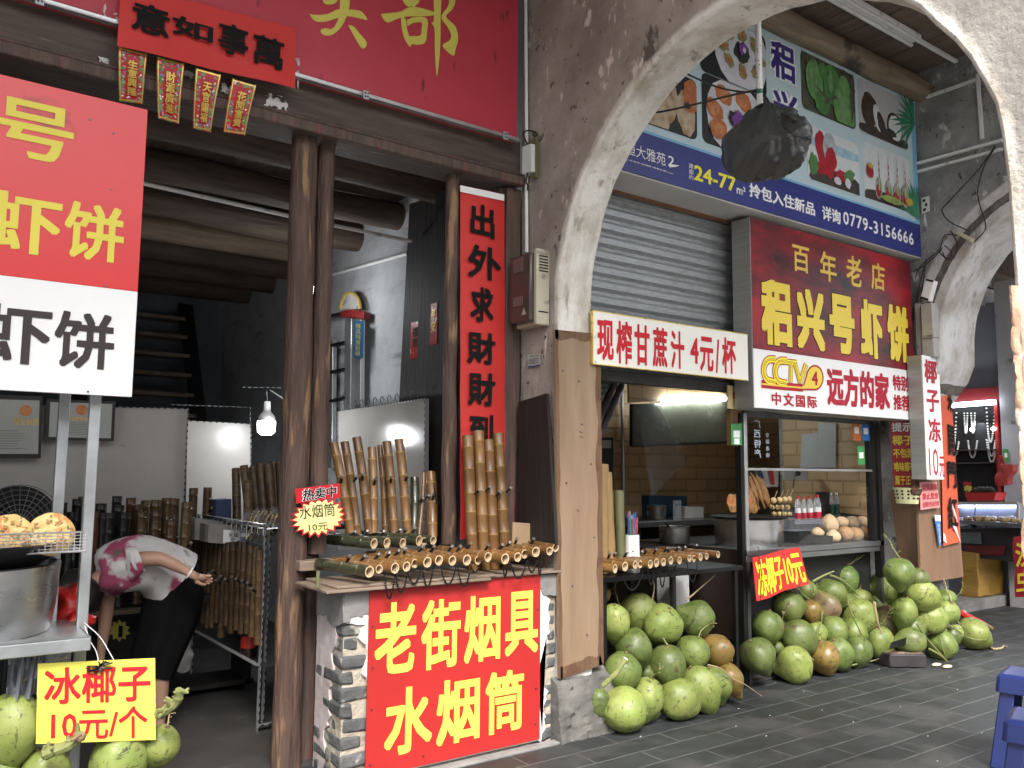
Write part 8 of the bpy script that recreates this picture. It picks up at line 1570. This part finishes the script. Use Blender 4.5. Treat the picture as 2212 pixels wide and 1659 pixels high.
# things hanging or standing round the person
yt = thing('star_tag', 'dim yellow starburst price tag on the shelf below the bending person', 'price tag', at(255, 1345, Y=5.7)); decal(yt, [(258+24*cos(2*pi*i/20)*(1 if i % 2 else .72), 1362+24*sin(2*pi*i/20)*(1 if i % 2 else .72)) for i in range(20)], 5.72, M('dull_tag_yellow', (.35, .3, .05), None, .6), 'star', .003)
text('1', (256, 1352), (264, 1376), BLK, yt, Y=5.72, bold=.05)
wc_ = thing('white_bag', 'crumpled white plastic bag hanging on the steel rack behind the skirt', 'bag', at(390, 1400, Y=5.7)); mb = MB(); c = at(392, 1402, Y=5.75); mb.ball(c, 1, 16, sc=(.07, .07, .15)); noise_disp(mb.v, .05, 11); mb.build('bag', CLOTH, wc_)
bo = thing('drink_bottle', 'dark cola bottle with a red label standing on the lower rack shelf', 'bottle', at(537, 1420, Y=5.2)); c = at(537, 1423, Y=5.2); mt = Matrix.Translation(c); mb = MB(); mb.lathe([(.001, 0), (.045, 0), (.05, .02), (.05, .17), (.02, .24), (.018, .27), (.001, .27)], 16, mt); mb.build('body', M('cola', (.02, .01, .01), None, .15), bo); mb = MB(); mb.lathe([(.051, .07), (.051, .14)], 16, mt); mb.build('label_band', RED, bo)
# ---------------------------------------------------------------- jewellery shop beyond the far arch
S3 = thing('shop_building', 'open jewellery shop with pale grey walls beyond the far arch', 'shop', (9, 4.8, 0)); PX = 10.45
sheet('shop_platform', 7.55, 14, 4.72, 9.5, .12, M('pale_platform_tile', (.20, .195, .185), (.25, .245, .235), .5, sc=3))
mb = MB(); mb.box(7.55, 14, 4.70, 4.725, 0, .115); structure(mb.build('platform_kerb', CEM))
mb = MB(); mb.box(7.55, 14, 9.0, 9.1, .12, 4.4); mb.build('back_wall', CREAMW, S3, smooth=0)
mb = MB(); mb.box(10.6, 10.7, 4.64, 9.0, .12, 3.6); mb.build('side_wall', CREAMW, S3, smooth=0)
mb = MB(); mb.box(10.40, 11.2, 4.40, 4.64, 0, 3.8); mb.build('column', M('pale_column_plaster', (.36, .36, .38), (.42, .42, .44), .8, sc=3, c3=(.2, .19, .18), t3=.62, s3=4), S3, smooth=0)
mb = MB(); mb.box(7.56, 10.6, 4.95, 9.0, 3.55, 3.6); mb.build('ceiling', CREAMW, S3, smooth=0)
a, b = at(2057, 602, Y=4.85), at(2048, 640, Y=4.85); mb = MB(); mb.box(7.56, 14, 4.85, 5.1, b.z, a.z)
for k in range(5): z = b.z+(a.z-b.z)*(k+.5)/5; mb.box(7.56, 14, 4.835, 4.85, z-.03, z+.02)
mb.build('shutter_box', PVC, S3, bevel=.006)
mb = MB(); mb.box(7.56, 14, 4.8, 5.2, a.z+.01, a.z+.22); mb.build('beam', BEAMW, S3, bevel=.01); mb = MB(); mb.box(7.56, 14, 4.86, 5.2, a.z+.22, 5); mb.build('upper_wall', FRAMEW, S3, smooth=0)
npl = thing('house_number', 'small blue house number plate with white numerals on the beam beyond the arch', 'number plate', at(2134, 605, Y=4.78)); q = qY(4.78, (2124, 587), (2141, 593), (2143, 620), (2126, 616)); q.sheet('plate', M('number_blue', (.03, .06, .2), None, .4), npl, th=.004, k=1); q.text('75', .3, .45, .8, .9, WHT, npl, .02); q.text('珠海路', .15, .12, .85, .36, WHT, npl, .0)
def xp(name, label, cat, c, X, mat, th=.02, part='panel', group=None):
    t = thing(name, label, cat, at(c[2][0], c[2][1], X=X), group); q = qX(X, *c); q.sheet(part, mat, t, th=th, k=2); return t, q
dc = thing('display_cabinet', 'red-framed black display cabinet hung with pearl necklaces under a lit tube', 'cabinet', at(2100, 1090, X=PX)); VEL = M('black_velvet', (.01, .01, .011), None, .9)
q = qX(PX, (2040, 872), (2152, 866), (2158, 1092), (2044, 1098)); q.sheet('back_panel', VEL, dc, th=.03, k=2)
q2 = qX(PX-.02, (2040, 843), (2171, 834.5), (2171, 864), (2040, 870)); q2.sheet('red_header', M('dark_red_panel', (.16, .012, .015), None, .4), dc, th=.2, k=1)
q3 = qX(PX-.04, (2146, 864), (2153, 864), (2164, 1092), (2157, 1092)); q3.sheet('red_frame', RED, dc, th=.1, k=1)
mb = MB(); mb.tube([at(2040, 877, X=PX-.12), at(2150, 868.5, X=PX-.12)], .03, 10); mb.build('tube', glow('cabinet_tube_glow', (.85, .93, 1), 5), dc)
for y, m_ in ((972, 1), (1000, 0)):
    q4 = qX(PX-.10, (2040, y), (2150, y-2), (2150, y), (2040, y+3)); q4.sheet('shelf', M('smoked_shelf_%d' % y, (.06, .05, .05), None, .2), dc, th=.1, k=1)
PEARL = M('pearl', (.6, .58, .55), (.66, .64, .62), .2)
k = 0
for (x0, x1, yt, yb) in ((2052, 2066, 892, 970), (2083, 2090, 893, 935), (2098, 2106, 893, 935), (2131, 2149, 882, 955), (2054, 2071, 955, 985), (2091, 2111, 953, 988), (2131, 2154, 950, 998), (2134, 2150, 952, 985)):
    t = thing('pearl_necklace', '%s pearl necklace of the %s row in the display cabinet' % (nth(k % 4, 4), 'upper' if k < 4 else 'lower'), 'necklace', at((x0+x1)/2, yb, X=PX-.05), 'necklaces in the display cabinet'); k += 1; mb = MB(); n = 34
    for i in range(n+1):
        f = i/n; x = x0+(x1-x0)*f; y = yt+(yb-yt)*(1-abs(2*f-1)**2.2); mb.ball(at(x, y, X=PX-.03), .011, 6)
    mb.build('pearls', PEARL, t)
for i, (x, y) in enumerate(((2055, 928), (2100, 928), (2146, 926), (2048, 950))):
    t = thing('spot_lamp', '%s small lit spot between the necklace rows' % nth(i, 4), 'lamp', at(x, y, X=PX-.08), 'small spots in the display cabinet'); mb = MB(); mb.ball(at(x, y, X=PX-.06), .03, 8, sc=(.5, 1, .7)); mb.build('spot', glow('spot_glow_%d' % i, (1, .97, .9), 5), t)
gcs = thing('jewellery_case', 'glass counter case lit blue-white inside, full of clear stands', 'display case', at(2130, 1140, X=10.1)); q = qX(10.1, (2066, 1087), (2199, 1087), (2200, 1142), (2066, 1146)); q.sheet('base', M('case_base', (.25, .27, .32), None, .4), gcs, th=.4, k=1)
q5 = qX(10.0, (2066, 1087), (2199, 1087), (2200, 1142), (2066, 1146)); mb = MB(); mb.poly(q5.c); mb.build('pane', GLASS, gcs, smooth=0)
mb = MB(); mb.beam(q5.c[0], q5.c[1], .03, .03); mb.beam(q5.p(.32, 0), q5.p(.32, 1), .015, .015); mb.beam(q5.c[1], q5.c[2], .02, .02); mb.build('frame', ALU, gcs)
q6 = qX(10.06, (2070, 1092), (2194, 1092), (2194, 1096), (2070, 1096)); q6.sheet('light_strip', glow('case_strip', (.55, .65, 1), 8), gcs, th=.01, k=1)
mb = MB()
for i in range(18): p = at(2072+i*6.8, 1128+R.uniform(-3, 3), X=10.04); mb.ball(p, .05, 8, sc=(.6, 1, 1.2))
mb.build('clear_stands', M('frosted_stand', (.6, .62, .7), None, .2), gcs)
bk3 = thing('red_basket', 'red plastic basket of trinkets on top of the jewellery case', 'basket', at(2120, 1082, X=10.0)); q = qX(9.95, (2083, 1064), (2152, 1064), (2147, 1081), (2090, 1083)); q.sheet('basket', RED, bk3, th=.25, k=4); mb = MB()
for i in range(26): p = at(R.uniform(2090, 2145), R.uniform(1057, 1064), X=10.0); mb.ball(p, .035, 6)
mb.build('trinkets', DOORW, bk3)
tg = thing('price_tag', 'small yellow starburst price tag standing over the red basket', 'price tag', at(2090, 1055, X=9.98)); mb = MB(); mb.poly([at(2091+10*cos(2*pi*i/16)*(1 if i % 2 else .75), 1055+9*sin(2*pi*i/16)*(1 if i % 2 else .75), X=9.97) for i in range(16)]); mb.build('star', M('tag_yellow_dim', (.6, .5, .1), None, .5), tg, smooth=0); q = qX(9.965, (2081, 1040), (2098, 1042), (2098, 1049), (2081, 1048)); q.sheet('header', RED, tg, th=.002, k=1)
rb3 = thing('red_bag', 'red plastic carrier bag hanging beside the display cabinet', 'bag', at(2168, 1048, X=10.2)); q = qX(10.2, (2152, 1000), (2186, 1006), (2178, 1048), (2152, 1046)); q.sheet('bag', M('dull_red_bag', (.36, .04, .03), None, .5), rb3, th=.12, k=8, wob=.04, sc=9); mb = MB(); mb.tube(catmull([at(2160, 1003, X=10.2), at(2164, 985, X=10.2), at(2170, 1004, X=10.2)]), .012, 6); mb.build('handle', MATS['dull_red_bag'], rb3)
gcd = thing('payment_card', 'green payment card on the pale column beyond the far arch', 'card', at(2178, 985, X=10.3)); q = qX(10.385, (2166, 970), (2178, 970), (2180, 998), (2168, 998)); q.sheet('card', CG, gcd, th=.002, k=1); q.rect(.25, .3, .75, .65, WHT, gcd)
dk = thing('dark_counter', 'dark counter with food trays below the jewellery case', 'counter', at(2140, 1190, X=9.9)); q = qX(9.95, (2062, 1143), (2205, 1140), (2205, 1215), (2064, 1200)); q.sheet('front', M('counter_dark', (.02, .018, .02), None, .5), dk, th=.5, k=1)
q = qX(9.93, (2064, 1150), (2118, 1150), (2120, 1175), (2066, 1172)); q.sheet('clear_box', M('dull_clear_box', (.16, .18, .2), None, .2), dk, th=.1, k=1)
q = qX(9.92, (2080, 1178), (2170, 1180), (2165, 1200), (2090, 1196)); q.sheet('red_tray', M('dark_red_tray', (.12, .01, .015), None, .4), dk, th=.1, k=1)
tr_ = thing('food_tray', 'metal tray of snacks with tongs on the dark counter', 'tray', at(2150, 1135, X=9.8)); mb = MB(); c = at(2155, 1130, X=9.8); mb.obox(c, (.05, .35, 0), (.2, 0, 0), (0, 0, .02)); mb.build('tray', DSTEEL, tr_); mb = MB()
for i in range(30): mb.ball(c+Vector((R.uniform(-.15, .15), R.uniform(-.3, .3), .035)), R.uniform(.02, .045), 6)
mb.build('snack', M('dim_snack', (.2, .12, .06), (.3, .22, .1), .6, sc=12), tr_); mb = MB(); mb.beam(at(2088, 1123, X=9.75), at(2108, 1140, X=9.75), .05, .03); mb.build('tongs', DOORW, tr_)
yb_ = thing('yellow_box', 'big box wrapped in shiny yellow tape standing on the shop platform', 'box', at(2130, 1288, X=10.0)); X_ = 9.9; c4 = [at(2072, 1191, X=X_), at(2187, 1200, X=X_), at(2179, 1292, X=X_), at(2074, 1286, X=X_)]; y0, y1 = c4[1].y, c4[0].y
mb = MB(); z0 = .125; z1 = (c4[0].z+c4[1].z)/2; y0 = max(4.74, (c4[1].y+c4[2].y)/2); mb.box(X_, X_+.6, y0, y1, z0, z1)
import bmesh
me = mb.mesh('box', YBOX); bm = bmesh.new(); bm.from_mesh(me); bmesh.ops.subdivide_edges(bm, edges=bm.edges, cuts=10, use_grid_fill=True); noise_disp([v.co for v in bm.verts], .015, 6); bm.to_mesh(me); bm.free(); link('box', me, yb_, .02)
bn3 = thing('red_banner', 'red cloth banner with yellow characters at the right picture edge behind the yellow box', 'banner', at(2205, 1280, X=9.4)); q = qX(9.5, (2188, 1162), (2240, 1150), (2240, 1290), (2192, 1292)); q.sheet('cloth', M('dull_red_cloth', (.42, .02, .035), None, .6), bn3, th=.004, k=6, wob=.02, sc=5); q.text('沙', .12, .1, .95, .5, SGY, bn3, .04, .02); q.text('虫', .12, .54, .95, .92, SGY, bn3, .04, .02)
pl3 = thing('pendant_spot', 'black cylinder pendant spotlight hanging in the jewellery shop', 'lamp', at(2061, 845, Y=5.5)); c = at(2061, 845, Y=5.5); k_ = dist(c)/FP; mb = MB(); mb.tube([c+Vector((0, 0, 14*k_)), c-Vector((0, 0, 14*k_))], 10.5*k_, 18); mb.build('body', BLKP, pl3); mb = MB(); mb.tube([c-Vector((0, 0, 14.2*k_)), c-Vector((0, 0, 14.6*k_))], 8*k_, 18); mb.build('lens', glow('pendant_glow', (1, .98, .95), 5), pl3); mb = MB(); mb.tube([at(2060, 832, Y=5.5), at(2056, 750, Y=5.5), at(2048, 600, Y=5.5)], .012, 6); mb.build('rod', GREYBOX, pl3)
w3 = thing('hanging_wires', 'black wires dangling in loops in front of the pale wall beyond the far arch', 'wires', at(2120, 800, Y=6)); mb = MB()
for pts in ([(2098, 660), (2097, 740), (2085, 800), (2066, 830)], [(2112, 660), (2122, 760), (2126, 833)], [(2120, 662), (2128, 760), (2132, 830)], [(2113, 662), (2140, 740), (2148, 762), (2132, 762), (2126, 745), (2132, 690), (2128, 662)], [(2128, 662), (2146, 770), (2163, 828)], [(2150, 720), (2147, 760), (2145, 800), (2128, 835)]): mb.tube(catmull([at(x, y, Y=6.2) for x, y in pts], 6), .008, 5)
mb.build('wire', WIRE, w3)
fl3 = bpy.data.lights.new('cabinet_lamp', 'AREA'); fl3.energy = 5; fl3.shape = 'RECTANGLE'; fl3.size = 1.2; fl3.size_y = .08; fl3.color = (.9, .95, 1); o = bpy.data.objects.new('cabinet_lamp', fl3); COL.objects.link(o); p = at(2095, 880, X=PX-.25); o.location = p; o.rotation_euler = (0, radians(35), 0)
# ---------------------------------------------------------------- blue stools at the right edge
def stool(label, c, rz, zt):
    t = thing('plastic_stool', label, 'stool', (c.x, c.y, 0), 'blue plastic stools', world=False); t.rotation_euler.z = rz
    mb = MB(); a, b_ = .135, .155; mb.add([(sx*q_, sy*q_, z) for z, q_ in ((zt, a), (zt-.015, a+.012), (zt-.09, b_)) for sx, sy in ((-1, -1), (1, -1), (1, 1), (-1, 1))], [(0, 1, 2, 3)]+[(j*4+i, j*4+(i+1) % 4, j*4+4+(i+1) % 4, j*4+4+i) for j in (0, 1) for i in range(4)]); mb.build('seat', BLUE, t, bevel=.02)
    for sx, sy in ((-1, -1), (1, -1), (1, 1), (-1, 1)):
        mb = MB(); n = 5
        for k_ in range(1):
            top = Vector((sx*.135, sy*.135, zt-.085)); bot = Vector((sx*.19, sy*.19, 0)); d = .07
            mb.prism([top+Vector((-sx*d, 0, 0)), top, top+Vector((0, -sy*d, 0)), top+Vector((-sx*.012, -sy*d, 0)), top+Vector((-sx*.012, -sy*.012, 0)), top+Vector((-sx*d, -sy*.012, 0))], bot-top)
        mb.build('leg', BLUE, t, bevel=.006)
    return t
stool('blue plastic stool at the right picture edge, the farther one', at(2232, 1454, Z=.47), .25, .47)
stool('nearer blue plastic stool cut by the lower right picture edge', at(2262, 1560, Z=.45), .3, .47)
